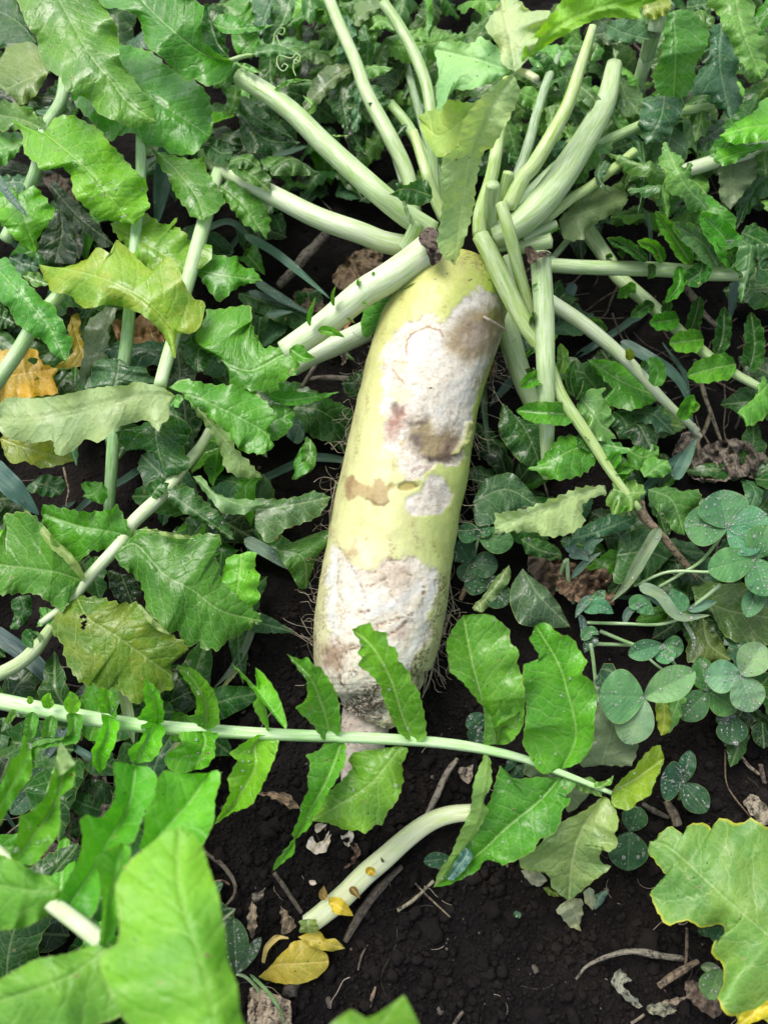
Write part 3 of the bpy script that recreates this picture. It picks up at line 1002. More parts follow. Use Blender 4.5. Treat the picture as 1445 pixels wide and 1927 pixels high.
lay(mark('O 830,1260 920,1180 990,1080 1090,1060 1010,1230 960,1400 900,1330', 22) * np.clip(.5 + fine * 2.4, 0, 1), (.13, .095, .07), .95, 1.0)
lay(mark('O 1110,500 1190,470 1170,640 1130,820 1070,1000 1040,960 1080,760', 20) * np.clip(.45 + fine * 2.2, 0, 1), (.15, .12, .07), .95, .9)
lay(mark('O 85,1160 110,1000 170,780 230,500 250,560 210,800 190,1000 130,1220', 22) * np.clip(.4 + fine * 2, 0, 1), (.24, .18, .11), .9, .8)
lay(mark('P 640,560 760,560 800,700 700,660 600,640', 12) * np.clip(.5 + fine * 2, 0, 1), (.36, .29, .12), .8, .8)
for (x_, y_) in ((455, 740), (528, 705), (668, 748), (680, 742), (790, 745)):
    a = pts('P %d,%d' % (x_, y_))[0]
    lay(np.clip(2.2 - np.linalg.norm(px - a, axis=-1), 0, 1) * facing, (.03, .02, .02), .9)
a = pts('N 863,858')[0]
lay(np.clip(2.6 - np.linalg.norm(px - a, axis=-1), 0, 1) * facing, (.02, .015, .015), .95)
rag = np.clip((al - .82) / .18, 0, 1) * fbm(q3 * np.array([.8, .8, .8]), 4, 91)
X = X + Nrm * (rag * .007)[..., None]
lay(np.clip(fbm(q3 * 1.2, 4, 92) * 3 + (al - .9) * 7, 0, 1) * np.clip(.3 + fine * 2.2, 0, 1) * np.clip((al - .8) / .1, 0, 1), (.20, .135, .085), .8, 1.0)
lay(mark('O 380,1500 560,1440 690,1490 660,1620 520,1650 360,1630', 20) * np.clip(.6 + finer * 3, 0, 1), (.07, .045, .035), .9, 1.0)
bumpy = ms * (fbm(q3 * 1.6, 4, 61) * .0009 + fbm(q3 * 7, 3, 62) * .00025)
X = X - Nrm * (depth - bumpy)[..., None]
# round the crown end over
k = np.arange(NA)
dirty = (np.clip(fbm(q3 * np.array([1.6, .7, 1.6]), 4, 81) * 3 - .35 + np.clip(al - .72, 0, 1) * 3.2, 0, 1) * np.clip(fine * 2.4 + .35, 0, 1))[..., None]
col = col * (1 - dirty * np.array([.34, .42, .52]))
col = np.clip(col, 0.01, 0.9) * .765
idx = np.arange(NA * NTH).reshape(NA, NTH)
RF = np.stack([idx[:-1], np.roll(idx[:-1], -1, 1), np.roll(idx[1:], -1, 1), idx[1:]], -1).reshape(-1, 4)[:, ::-1]
RV = np.vstack([X.reshape(-1, 3), C[:1] - T[:1] * 0.008, C[-1:] + T[-1:] * 0.002])
caps = [[idx[0][i], idx[0][(i + 1) % NTH], idx[0][(i + 2) % NTH], len(RV) - 2] for i in range(0, NTH, 2)] + \
       [[len(RV) - 1, idx[-1][(i + 2) % NTH], idx[-1][(i + 1) % NTH], idx[-1][i]] for i in range(0, NTH, 2)]
RF = np.vstack([RF, caps])
colv = np.vstack([col.reshape(-1, 3), [.3, .26, .12], [.5, .45, .4]])
root = emit('root', RV, RF, M_ROOT, D, attrs=dict(tone=('FLOAT_COLOR', np.c_[colv, np.ones(len(colv))]), rough_mark=('FLOAT', np.r_[rough.ravel(), .8, .9])))
CTR, CRAD = C, rad
# the thin tail below the gnawed end
AT = np.array([(690, 1336, 2.5, 92), (684, 1385, 2.0, 84), (668, 1430, 1.5, 56), (655, 1480, 1.1, 26), (652, 1540, .8, 18), (655, 1595, .5, 9)])
C2, r2, T2, S2, U2, th2 = body(AT, 120, 60)
N2 = S2[:, None] * np.cos(th2)[None, :, None] + U2[:, None] * np.sin(th2)[None, :, None]
X2 = C2[:, None] + N2 * (r2[:, None] * (1 + .25 * fbm((C2[:, None] + N2 * .02) * 60, 3, 71)))[..., None]
q = X2 * 100
t1 = np.clip(fbm(q * 2.4, 4, 72) * 2.2 + .25, 0, 1)[..., None]
t2 = np.clip(fbm(q * 6, 3, 73) * 4 - 1, 0, 1)[..., None]
c2_ = np.array([.55, .46, .40]) * (1 - t1) + np.array([.70, .63, .57]) * t1
c2_ = c2_ * .85 * (1 - t2) + np.array([.12, .08, .06]) * t2
i2 = np.arange(120 * 60).reshape(120, 60)
F2 = np.stack([i2[:-1], np.roll(i2[:-1], -1, 1), np.roll(i2[1:], -1, 1), i2[1:]], -1).reshape(-1, 4)[:, ::-1]
emit('root_tail', X2.reshape(-1, 3), F2, M_ROOT, D, attrs=dict(tone=('FLOAT_COLOR', np.c_[c2_.reshape(-1, 3), np.ones(7200)]), rough_mark=('FLOAT', np.full(7200, .8))))


def hair(C, r, parent, mat=M_HAIR, name='rootlet', n=5, seg=16):
    C = crom(np.asarray(C, float), seg)
    return tube(name, C, np.linspace(r, r * .45, seg), mat, parent, n + n % 2, cap=(False, False))


# rootlets one can follow on the root's flanks
for s_, hs, w in (('O 1185,200 1190,420 1190,530 1240,820', (6.2, 5.0, 4.4, 2.6), .0007), ('O 1130,760 1160,830 1150,880', (4.6, 4.0, 3.4), .0010), ('O 1070,1080 1050,1300 980,1480', (3.6, 2.6, 1.6), .0011),
                  ('O 1030,1190 1010,1330 990,1440', (3.2, 2.4, 1.4), .0010), ('O 1100,1130 1120,1300 1165,1410', (2.6, 1.8, 1.2), .0004),
                  ('N 350,1050 310,1130 330,1190 280,1240', (6, 5, 4.6, 4), .0004), ('N 250,1460 215,1650 210,1760', (5, 4.2, 3.6), .0005), ('O 250,0 255,90 235,200', (5.4, 4.6, 4.4), .0006),
                  ('O 240,320 190,370 130,400', (4.6, 3.9, 3.4), .0006), ('N 1090,1290 1100,1350 1090,1400', (6.4, 5.8, 5.4), .0006), ('N 1040,1640 1050,1690 1060,1720', (5.6, 5, 4.6), .0006),
                  ('N 1200,400 1240,420 1350,485', (12.3, 12.6, 11.4), .0014)):
    P = pts(s_)
    hair(place(P, np.array(hs, float)), w, root)
# fine dark root hair and earth clinging to the flanks
hv, hf, off = [], [], 0
for k in range(260):
    i = int(nr.integers(120, 560)); sgn = 1 if nr.random() < .5 else -1
    b = CTR[i] + Sx[i] * CRAD[i] * sgn * 0.98 + Uy[i] * CRAD[i] * nr.uniform(-.55, .25)
    pz = [b]
    d = Sx[i] * sgn * nr.uniform(.3, 1) + T[i] * nr.uniform(-1, 1) + np.array([0, 0, -nr.uniform(.2, 1)])
    for s_ in range(4):
        d = norm2(d + nr.normal(0, .55, 3))
        pz.append(pz[-1] + d * nr.uniform(.003, .008))
    c = crom(np.array(pz), 9)
    r = nr.uniform(.00012, .00028)
    for a_ in range(9):
        for t_ in range(3):
            hv.append(c[a_] + r * np.array([math.cos(t_ * 2.094), math.sin(t_ * 2.094), .5 * math.cos(t_ * 2.094 + 1)]))
    for a_ in range(8):
        for t_ in range(3):
            hf.append([off + a_ * 3 + t_, off + a_ * 3 + (t_ + 1) % 3, off + a_ * 3 + 3 + (t_ + 1) % 3, off + a_ * 3 + 3 + t_])
    off += 27
rh = emit('root_hair', hv, hf, M_HAIR, root)
rh.o['kind'] = 'stuff'

# ------------------------------------------------------------------ daikon: stalks and leaves that grow from the crown
s1 = stalk('P 440,450 250,325 0,112 W 610,270 540,202 452,143', (10.5, 12.5, 13, 13.6, 13.6), (42, 42, 38, 34), 'st', D, label='long thick pale green stalk with rough wet skin')
lf('A 1275,335 1100,290 900,130 770,0 700,-90', 'A 1180,290 1120,230 1095,150 1110,40 1060,0 1000,-90', 'A 1235,425 1130,470 1060,430 1010,440 890,320 800,250 770,140 740,80 640,45 565,40 520,-60',
   (15, 17.5, 17), 'g', s1, cup=(.8, -.6), rip=.5, teeth=2, drops=8)
lf('A 1245,310 1180,230 1150,120 1130,20', 'A 1180,290 1100,220 1090,150 1110,20', 'A 1240,270 1210,200 1140,110 1140,20', (14, 15), 'd', s1, cup=.4)
lf('A 1280,340 1350,370 1425,395', 'A 1340,345 1390,370', 'A 1300,360 1360,395', (14.6, 15), 's', s1, teeth=0)
gl('R 310,575 420,510 550,495', 14, (14, 15.5, 14.5), 's', s1, 'lance', teeth=1, fold=(1, .3))
gl('R 500,710 560,660 490,585', 12, (13.4, 15, 14.6), 's', s1, 'lance', teeth=1)
gl('R 660,835 720,840 785,835', 4, (12.8, 13), 's', s1, 'lance', teeth=0)
s2 = stalk('P 300,540 140,510 0,455 W 600,410 520,370 425,322 385,290', (9.6, 10.5, 10.5, 10.2, 9.4), (40, 40, 36, 30), 'sw', D, label='pale stalk arching low below the rough one')
stalk('P 345,398 300,500 270,550', (12.2, 10.5), (26, 30), 'sg', D, 'cut_stalk')
gl('P 320,400 280,320 260,250', 8, (12.5, 14.2), 'sg', D, 'strap', mat=M_STALK, teeth=0)
lf('P 440,230 360,200 270,180 170,215', 'P 425,160 400,125 300,140 290,160 210,150 225,190', 'P 440,240 390,280 320,285 250,260 230,240', (14.5, 15, 14), 'd', D, cup=(.3, -.5), rip=.3, teeth=2)
for M, h, w, c, lb in (
        ('P 510,365 440,210 375,0 W 782,260 778,249', (10.5, 12.5, 13), (22, 18), 'sy', 'slim yellow green stalk between the crown and a torn leaf'),
        ('P 330,330 285,90 W 735,260 690,175 670,118 640,50 616,-10', (10, 12, 13, 13), (26, 30, 24, 22), 'st', None),
        ('P 500,330 460,130 W 800,300 770,240 735,195', (10, 11, 10), (20, 22, 18), 'sg', None),
        ('W 825,395 815,310 808,190 790,125 755,55 722,5', (10.5, 14, 15, 16), (16, 22, 23, 20), 'sg', 'slender stalk with a torn pale tip near the top edge'),
        ('P 560,330 470,100 W 800,250 780,180 765,120', (9.8, 10.5, 9), (20, 18, 14), 'dk', None),
        ('W 760,345 735,270 715,240', (10, 10, 9), (17, 13), 'dk', None),
        ('P 730,470 735,330 W 925,330 940,240 955,150', (11, 14, 15), (28, 24, 22), 'sy', None),
        ('P 860,400 880,300 W 985,300 1020,180 1050,100', (10, 12, 12), (22, 20, 16), 'dk', None),
        ('P 905,300 1000,110 W 1005,310 1063,208 1090,130 1115,50', (12, 14.5, 16.5, 18), (30, 28, 24, 15), 'sy', 'bright yellow green stalk rising straight from the crown'),
        ('W 930,446 975,422 1022,378 1085,288 1137,195 1155,122', (10.5, 12, 12.5, 13, 13), (46, 54, 54, 47, 40, 30), 'st', 'thickest pale stalk of the crown'),
        ('P 960,300 1080,180 1200,60 W 1080,290 1120,240', (9.5, 10, 9.5), (30, 22), 'dk', None),
        ('P 960,520 1150,360 1300,240 W 1118,346 1194,284', (9.5, 10.5, 11, 11.5), (18, 20, 18, 16), 'sy', None),
        ('P 1000,440 1200,190 W 1100,290 1197,239 1260,215 1340,200', (10, 10.5, 11, 10.5), (18, 22, 18, 16), 'sg', None),
        ('P 830,545 1000,540 W 1060,505', (9, 8.5), (18, 18), 'st', None),
        ('P 1280,490 1190,600 1150,640', (8, 7), (12, 12), 'dk', None)):
    stalk(M, h, w, c, D, label=lb)
stalk('P 785,440 795,280 812,155', (10.5, 14.5), (28, 26), 'st', D, 'cut_stalk')
stalk('P 840,400 880,200 910,80', (10, 13.5), (26, 22), 'sy', D, 'cut_stalk')
stalk('P 1000,500 1110,440 1205,395', (10, 10.8), (22, 14), 'st', D, 'cut_stalk')
stalk('P 960,545 1060,525 1172,500', (9.6, 10.4), (26, 28), 'st', D, 'cut_stalk')
# stalks folded down across the root's shoulder
s6 = stalk('P 862,275 925,500 985,740 1050,960 W 1010,620', (14.5, 14, 13, 12, 11), (22, 24, 22, 18), 'sy', D, label='thin bright stalk snapped off at its top, hanging down')
stalk('P 895,600 960,800 1050,1000 1100,1120', (12, 11.6, 11), (16, 22, 22), 'st', D, 'cut_stalk')
s5 = stalk('P 735,475 800,600 890,790 1010,1020 W 1020,660 1055,745 1100,812 1150,890 1180,930 1203,958', (13, 13, 12.2, 11, 10, 9, 8), (32, 36, 31, 26, 22, 18, 12), 'sy', D, label='grooved stalk with feathery leaflets running down beside the root')
for M, w, h, c in (('F 240,680 260,655 255,600', 22, (11.5, 12.5), 'g'), ('F 150,620 155,590 180,540', 18, (12.5, 13.5), 'd'), ('F 195,745 250,700 300,665', 42, (11.5, 12.5), 'g'),
                   ('F 200,740 160,750 125,790', 26, (11.4, 11.6), 'd'), ('F 270,880 180,900 95,950', 80, (10.5, 11.6, 11), 'g'), ('F 310,880 330,800 315,710', 62, (10.5, 12), 's'),
                   ('F 230,880 160,860 125,850', 26, (10.2, 10.4), 'd'), ('F 390,1000 370,900 395,800', 56, (10, 12), 'd'), ('F 410,1100 250,1090 75,1078', 120, (9.6, 11, 10), 'g'),
                   ('F 400,1020 430,960 440,900', 44, (9.6, 10), 'd'), ('F 500,1280 440,1250 420,1200', 60, (9, 9.6), 'd'), ('F 590,1400 660,1390 720,1390', 60, (8.4, 8.8), 's'), ('F 570,1390 600,1350 640,1300', 70, (8.6, 9.4), 'g'), ('I 620,40 640,-10 700,-60', 60, (8, 8.6), 'g'), ('I 700,120 660,130 610,190', 60, (8, 8), 'g')):
    gl(M, w / 2.3, h, c, s5, 'radish', cup=.5, rip=.2, teeth=2, drops=3)
lf('F 430,1010 500,1100 540,1160 590,1190', 'F 470,960 555,960 540,1000 580,1060 610,1140 570,1150', 'F 400,1060 450,1130 480,1200 530,1245 620,1220', (9.5, 9.8, 9), 's', s5, cup=-.3, rip=.3)
lf('F 510,1265 380,1290 250,1360 130,1395', 'F 430,1220 320,1215 250,1290 190,1370', 'F 520,1320 480,1390 420,1430 320,1455 240,1440 180,1405', (9, 10.2, 9.5), 'g', s5, cup=-.4, rip=.3, drops=10)
lf('F 500,1260 590,1270 705,1290', 'F 560,1230 640,1260', 'F 520,1290 600,1330 660,1310', (8.8, 9), 's', s5)
lf('I 560,40 420,90 220,170 0,260 -40,280', 'I 420,50 300,100 140,160 0,190 -40,200', 'I 560,90 500,100 440,140 430,200 450,240 370,300 260,320 150,290 0,290', (8.5, 9.2, 8.5), 'p', s5, name='leaflet', cup=(.3, -.5), rip=.3, drops=6, under=True)
lf('I 600,60 680,80 780,75', 'I 560,120 600,190 660,200 730,140', 'I 600,20 700,10 760,40', (8.6, 8.8), 's', s5, cup=-.4, rip=.4)
# horizontal stalk on the far side
s7 = stalk('W 1010,497 1100,503 1240,507 1330,515 1430,516', (9, 9, 8.6, 8.4), (26, 27, 27, 25), 'st', D, label='pale stalk reaching out level with curled leaflets')
for M, w, h, c in (('F 790,265 680,180 565,140', 62, (9.5, 10.5), 'd'), ('F 655,255 640,190 575,150', 36, (9.5, 10), 'd'), ('F 870,275 830,190 730,155', 66, (9.5, 11), 'g'),
                   ('F 1030,285 940,150 830,-10', 84, (9.5, 12), 'g'), ('F 1170,295 1090,170 920,55', 120, (9.4, 11.5), 't'), ('F 800,275 815,320 790,362', 40, (9.6, 9), 'd'),
                   ('F 960,290 960,390 885,490', 66, (9.6, 9), 'g'), ('F 1085,270 1070,330 985,385', 110, (9.8, 9.8), 'd'), ('F 1240,300 1290,270 1360,330', 130, (9.6, 10.4), 'd'),
                   ('F 1260,300 1220,160 1075,0', 150, (9.2, 11.5), 'g')):
    gl(M, w / 2.3, h, c, s7, 'radish', cup=.6, rip=.25, teeth=2, drops=2)
lf('F 1445,310 1400,300 1385,200', 'F 1460,400 1400,400 1380,380 1385,290', 'F 1470,200 1420,170 1390,180', (9, 10), 'd', s7)

# ------------------------------------------------------------------ stalks that lie loose
T3 = thing('fallen_stalk', 'thick pale stalk with a torn brown end resting against the root crown', 'leaf stalk', 'P 400,560', 13)
stalk('P 425,545 300,640 150,740 0,830 W 610,610 535,662', (13.4, 13, 12, 11, 10), (60, 56, 50, 44), 'sw', T3, 'stalk', groove=.2)
lf('P 440,420 450,530 440,660', 'P 400,420 350,490 400,560 425,640', 'P 470,450 485,540 500,600 470,640', (14.2, 15.2, 14), (.13, .085, .075), T3, 'torn_end', mat=M_DRY, crump=.5, rip=.3, teeth=2)
for M, w, h, c in (('E 430,510 425,450 440,395', 26, (12.5, 13.8), 'g'), ('E 300,620 300,560 330,455', 30, (12, 13.5), 'g'), ('E 560,400 560,370 570,360', 18, (13, 13.4), 'g'),
                   ('E 645,345 640,330 650,320', 12, (13, 13.4), 'g'), ('E 580,490 600,500 610,510', 24, (12.4, 12.6), 's'), ('E 500,575 520,590 545,600', 18, (11.8, 12), 'o'),
                   ('E 340,640 420,655 490,680', 50, (11.8, 12.4, 12), 'g'), ('E 190,740 260,790 330,790', 90, (11.2, 11.8), 'g')):
    gl(M, w * (.38 if w < 40 else .45), h, c, T3, 'lance', cup=.4, rip=.15, teeth=1, drops=2, fold=(1, .5))
lf('E 225,740 120,790 -40,860 -220,780 -340,690 D 1130,550', 'E 225,760 240,840 200,890 130,930 120,970 0,970 D 1260,940 1245,850 1240,720 1180,650 1100,610', 'E 160,725 60,735 0,690 D 1400,690 1370,600 1360,505 1200,525 1115,530',
   (10.6, 10.2, 10.5, 10), 'g', T3, cup=(-.5, -.2), rip=.4, drops=14)
lf('D 1120,640 1080,740 1080,870', 'D 960,670 980,740 1020,820 1060,860', 'D 1150,680 1150,760 1120,850', (9.6, 9), 'd', T3, cup=-.4)
T3b = thing('fallen_stalk', 'greyish white stalk piece lying under the thick torn stalk', 'leaf stalk', 'E 590,640', 8)
stalk('E 610,640 460,710 320,770 200,840', (7.6, 7.5, 7, 6), (40, 40, 36), (.50, .55, .47), T3b, 'stalk')
T4 = thing('fallen_stalk', 'upright cut stalk with a frayed brown end standing beside the crown', 'leaf stalk', 'P 1100,600', 13)
stalk('P 1105,590 1115,760 1130,1000 W 1027,740 1030,900', (13.5, 13, 12, 10, 7), (38, 38, 34, 30, 20), 'st', T4, 'stalk', groove=.18)
lf('P 1040,660 1090,590 1170,585', 'P 1010,560 1020,535 1060,545 1090,580 1130,560', 'P 1060,640 1120,600 1175,600', (13.6, 14.6, 13.8), (.20, .12, .08), T4, 'torn_end', mat=M_DRY, crump=.5, rip=.2, teeth=3)
lf('P 1065,660 1040,600 1015,540', 'P 1050,650 1020,600', 'P 1075,620 1065,560 1040,530', (13, 14.5), (.14, .10, .08), T4, 'torn_end', mat=M_DRY, crump=.3, teeth=2)
for M, w, h, c in (('F 175,590 200,530 255,520', 44, (12, 13), 'd'), ('F 160,420 190,400 215,410', 30, (13.2, 13.6), 's'), ('P 1050,1040 1050,1000 1060,960', 26, (12, 13), 'd'), ('F 215,960 150,880 120,850', 30, (9, 10), 'd')):
    gl(M, w / 2.5, h, c, T4, 'ovate', cup=.3, rip=.1, teeth=1)
T8 = thing('fallen_stalk', 'slim pale stalk lying slanted with a dry snapped tip over bare soil', 'leaf stalk', 'W 1040,570', 8.5)
stalk('W 1030,565 1100,612 1180,680 1250,755 1312,812', (9, 8.5, 7.5, 6, 4), (28, 27, 23, 18, 12), 'sw', T8, 'stalk')
for M, w, h, c in (('F 825,945 845,860 800,785', 86, (7.6, 9), 's'), ('F 695,805 690,770 675,740', 44, (8, 9), 'o'), ('F 985,1110 1020,1060 1075,1050', 70, (5.6, 6.5), 's'), ('F 970,1130 1000,1060 1040,990', 70, (5.6, 7), 'g'),
                   ('F 560,660 520,600 450,595', 44, (7.8, 8), 'd'), ('F 760,850 770,820 770,800', 30, (7.4, 8), 'd')):
    gl(M, w / 2.3, h, c, T8, 'radish', cup=.6, rip=.3, teeth=2)
stalk('W 1302,800 1308,812 1318,822', (4.4, 4, 3.6), (12, 13, 8), (.45, .36, .30), T8, 'dry_tip')
T9 = thing('radish_frond', 'frond of small toothed leaflets slanting away over bare straw', 'leaf', 'W 1108,440', 6)
f9 = stalk('W 1095,420 1140,485 1165,523 1225,575 1290,635 1360,690 1440,735', (6, 5.8, 5.6, 5.4, 5), (30, 28, 24, 19, 15), 'st', T9, 'stalk')
for M, w, h, c in (('F 725,390 680,420 622,465', 56, (6.4, 6.6), 'g'), ('F 825,495 770,520 697,570', 62, (6.2, 6.8), 'd'), ('F 960,580 890,590 797,600', 96, (6.2, 7), 'g'), ('F 1095,690 1010,700 905,712', 120, (6, 7), 'g'),
                   ('F 1270,825 1140,850 1003,890', 140, (5.8, 7), 'g'), ('F 870,555 900,510 870,480', 48, (6, 7), 'd'), ('F 1020,650 1050,560 1075,455', 74, (6, 8), 'd'), ('F 1165,775 1200,660 1205,510', 84, (5.8, 8), 'd'),
                   ('F 1340,870 1370,720 1350,540', 110, (5.6, 8), 'd'), ('F 560,245 580,235 600,240', 24, (6.4, 6.8), 'd')):
    gl(M, w / 2.3, h, c, T9, 'radish', cup=.6, rip=.3, teeth=3, drops=3)
lf('F 1445,930 1390,990 1275,1090', 'F 1420,880 1390,940 1370,1010 1300,1060', 'F 1460,1060 1420,1120 1330,1165 1310,1120', (5.6, 6.5), 'g', T9, cup=-.3, rip=.3)
T10 = thing('fallen_stalk', 'broad whitish stalk going down into shade behind the root', 'leaf stalk', 'W 950,620', 6)
stalk('W 948,590 965,660 985,720 1010,780', (6, 5.5, 5, 4), (42, 42, 38, 30), 'st', T10, 'stalk')
TL = thing('radish_leaf', 'narrow green leaf pressed edge on along the root shoulder', 'leaf', 'N 1000,50', 13.2)
lf('N 1005,45 820,150 690,235 600,330 540,430 480,520', 'N 800,155 660,235 600,320 535,440', 'N 860,100 690,190 560,270 430,360 410,470 430,540', (13.6, 13.4, 12.6, 10.5, 8.5), 'g', TL, cup=(.1, -.7), rip=.2, teeth=2)

# ------------------------------------------------------------------ torn frond hanging close above the crown
T0 = thing('radish_frond', 'blurred torn frond tip hanging close above the crown with pinkish stub', 'leaf', 'C 120,400', 26)
s0 = stalk('C 185,430 140,405 90,385', (26.6, 26.2, 25.8), (14, 15, 12), (.66, .60, .44), T0, 'stalk')
lf('B 1400,400 1300,560 1180,800 1130,1100 1085,1445', 'B 1300,460 1200,560 1130,660 1110,790 1020,860 1010,960 1020,1100 990,1340', 'B 1440,500 1380,650 1290,800 1240,830 1200,1000 1190,1120 1150,1270',
   (26.5, 25, 22.5, 20, 18), (.33, .64, .22), T0, mat=M_SMOOTH, cup=(.6, -.3), rip=.3, teeth=3, bend=0)
lf('B 1390,390 1250,340 1100,300 970,270', 'B 1310,250 1210,195 1190,235 1060,220 990,240', 'B 1290,450 1160,490 1070,495 1000,620 980,480 1000,430 985,330', (26.5, 26, 25), (.27, .60, .20), T0, mat=M_SMOOTH, cup=(.3, -.4), rip=.3, teeth=3)
lf('C 70,390 40,200 0,30 -20,-60', 'C 0,350 -30,240 B 1250,150 1300,60 1330,0', 'C 130,330 200,200 260,60 150,60 90,0', (26.5, 27, 26), (.38, .64, .36), T0, mat=M_SMOOTH, cup=.2, rip=.5, teeth=2)
lf('C 100,350 250,180 480,60 800,-20', 'C 150,310 300,210 450,130 560,95 750,100 740,40 850,0', 'C 120,260 200,160 280,60 350,-30 500,-80', (26.5, 28, 29), (.16, .50, .03), T0, mat=M_SMOOTH, cup=(-.4, .4), rip=.4, teeth=2)
lf('B 1300,520 1150,640 1000,740 900,660', 'B 1160,560 1060,540 960,600 880,630', 'B 1180,750 1100,800 1000,860 940,780 900,700', (24.5, 23, 20), (.28, .56, .12), T0, mat=M_SMOOTH, cup=.2, rip=.4, teeth=3)
lf('B 1260,600 1190,700 1120,850 1040,900', 'B 1190,600 1110,680 1060,760', 'B 1230,700 1160,830 1080,900', (23, 21, 18.5), 'bl', T0, cup=.2, rip=.3)
for M, L_, R_, h, c in (('C 560,130 660,180 800,215', 'C 600,110 700,100 790,130', 'C 560,200 640,230 740,220', (15, 14), 't'),):
    lf(M, L_, R_, h, c, T0)

# ------------------------------------------------------------------ leaves round the upper corner on the far side of the crown
GR = 'radish leaves round the root'


def one(label, M, L, R, h, c, cat='leaf', name='radish_leaf', group=GR, **kw):
    t = lf(M, L, R, h, c, None, name, **kw)
    tag(t.o, label, cat, group)
    return t


T = thing('radish_frond', 'frond of drooping two toned leaflets on a pale stub at the upper edge', 'leaf', 'C 840,110', 14, GR)
stalk('C 900,20 840,110 790,290 735,470', (15, 14, 11, 9), (32, 31, 27, 22), 'dk', T, 'stalk')
lf('C 930,60 940,300 930,525', 'C 890,90 870,280 825,400 835,490 900,530', 'C 1000,50 1060,90 1120,150 1110,250 1050,350 1040,470 985,530', (18, 16.5, 13), (.07, .25, .035), T, cup=-.5, rip=.2, teeth=3, drops=3)
lf('C 880,520 860,640 780,785', 'C 770,530 750,600 740,680 760,750', 'C 975,520 985,590 950,670 880,760', (12.5, 13, 12), 't', T, cup=-.5, rip=.3, teeth=4)
one('dark bluish wet leaf hanging behind a bright toothed leaf', 'C 1190,120 1180,350 1240,655', 'C 1110,170 1130,300 1060,400 1010,470 1050,520 1120,510 1130,560 1200,600', 'C 1230,200 1290,330 1270,420 1310,560 1300,640',
    (14, 13, 12), 't', rip=.5, cup=-.4, teeth=3, drops=6)
one('bright toothed leaf tip pointing down in the upper corner', 'C 1260,-60 1300,150 1410,435', 'C 1110,-60 1115,20 1180,90 1200,170 1240,220 1270,300 1330,380', 'C 1340,-60 1375,60 1350,100 1400,150 1390,190 1440,210 1420,270 1440,370',
    (18, 17.5, 16), 's', ob=True, cup=-.4, teeth=4)
T = thing('radish_frond', 'frond on a whitish stalk entering at the side with two bright leaflets', 'leaf', 'C 1445,790', 10, GR)
stalk('C 690,1040 900,960 1150,880 1300,840 1500,770', (9, 9.5, 10, 10), (18, 26, 27, 30), 'sw', T, 'stalk')
lf('C 1500,680 1350,690 1175,740', 'C 1470,520 1400,550 1380,600 1280,660 1210,715', 'C 1470,760 1380,770 1260,785', (13, 13, 12), 'b', T, ob=True, cup=-.3, teeth=3, drops=4)
lf('C 1500,790 1300,830 1150,880', 'C 1445,775 1300,790 1180,800 1150,850', 'C 1445,800 1340,835 1260,885 1210,900', (11.6, 11.6, 11), 'g', T, ob=True, cup=-.3, teeth=3)
one('dark pair of leaf halves hanging folded over the thin yellow stalk', 'C 760,770 770,960 730,1180', 'C 710,760 710,860 720,1000 750,1080', 'C 800,780 790,900 800,1010 760,1120', (11, 11, 10), 'd', cup=-.6, teeth=2, rip=.3)
one('dark flat leaf with black specks under the two toned leaflets', 'C 930,640 890,900 920,1150', 'C 800,790 790,900 820,980 890,1010 900,1100', 'C 1000,660 1010,800 990,900 990,1050 950,1150', (10.5, 10.5, 9.5), 't', teeth=3, cup=-.3)
one('narrow pale leaf flap curling off the dark speckled leaf', 'C 820,930 870,1020 900,1210', 'C 830,960 850,1060 880,1150', 'C 850,960 890,1010 910,1100', (11, 11, 10), 's', teeth=2)
one('pale upturned leaf with fan of white veins below the thick stalk', 'C 305,1195 430,1160 560,1120 685,1085', 'C 380,1110 480,1040 570,1010 690,1055 670,1080', 'C 330,1290 370,1310 440,1300 460,1250 530,1200 590,1170 640,1150', (9.5, 9.8, 9.5), (.12, .24, .07),
    cup=-.5, under=True, teeth=3)
one('mid green lobed leaf hanging over black shade at the side', 'C 990,1070 1130,1160 1220,1280 1260,1420', 'C 1000,1120 1080,1160 1140,1260 1200,1340', 'C 1020,1050 1120,1060 1180,1110 1250,1160 1270,1200 1260,1290 1310,1330', (10, 10, 8), 'g', teeth=2, drops=6, rip=.4)
one('smooth pale backed leaf with straight white midrib at the side', 'C 1240,880 1235,1000 1240,1140', 'C 1170,900 1180,1000 1180,1080', 'C 1380,850 1380,960 1310,1050', (10, 9), (.10, .20, .065), under=True, teeth=2)
one('dark wet leaf lying low at the frame side under the smooth leaf', 'C 1460,940 1370,1030 1270,1250', 'C 1400,920 1320,1000 1270,1090', 'C 1460,1050 1380,1100 1320,1180', (8, 7), 'd', ob=True, drops=5)
one('dark green leaf seen in shade between stub and bright leaf', 'C 1230,660 1120,740 990,800', 'C 1180,650 1080,670 1020,720', 'C 1220,800 1100,840 1030,830', (9, 9), 'd', teeth=3)
one('crumpled olive leaf hugging the thickest pale stalk', 'C 600,260 660,500 740,620', 'C 610,440 600,520 640,600 680,640', 'C 640,300 650,440 740,480 770,560', (12, 11.5, 11), (.09, .19, .045), rip=.4, cup=-.3, teeth=3)
one('small curled leaf tucked against the thickest pale stalk', 'C 600,560 610,640 660,700', 'C 580,600 600,660 640,705', 'C 630,620 660,630 690,680', (11.5, 11), 's', teeth=1)
one('curved leaf strap crossing behind the bright straight stalk', 'C 420,470 490,530 540,620', 'C 420,530 480,590 530,610', 'C 440,450 520,520 550,570', (13.6, 13.8, 13), (.10, .21, .06), teeth=1)
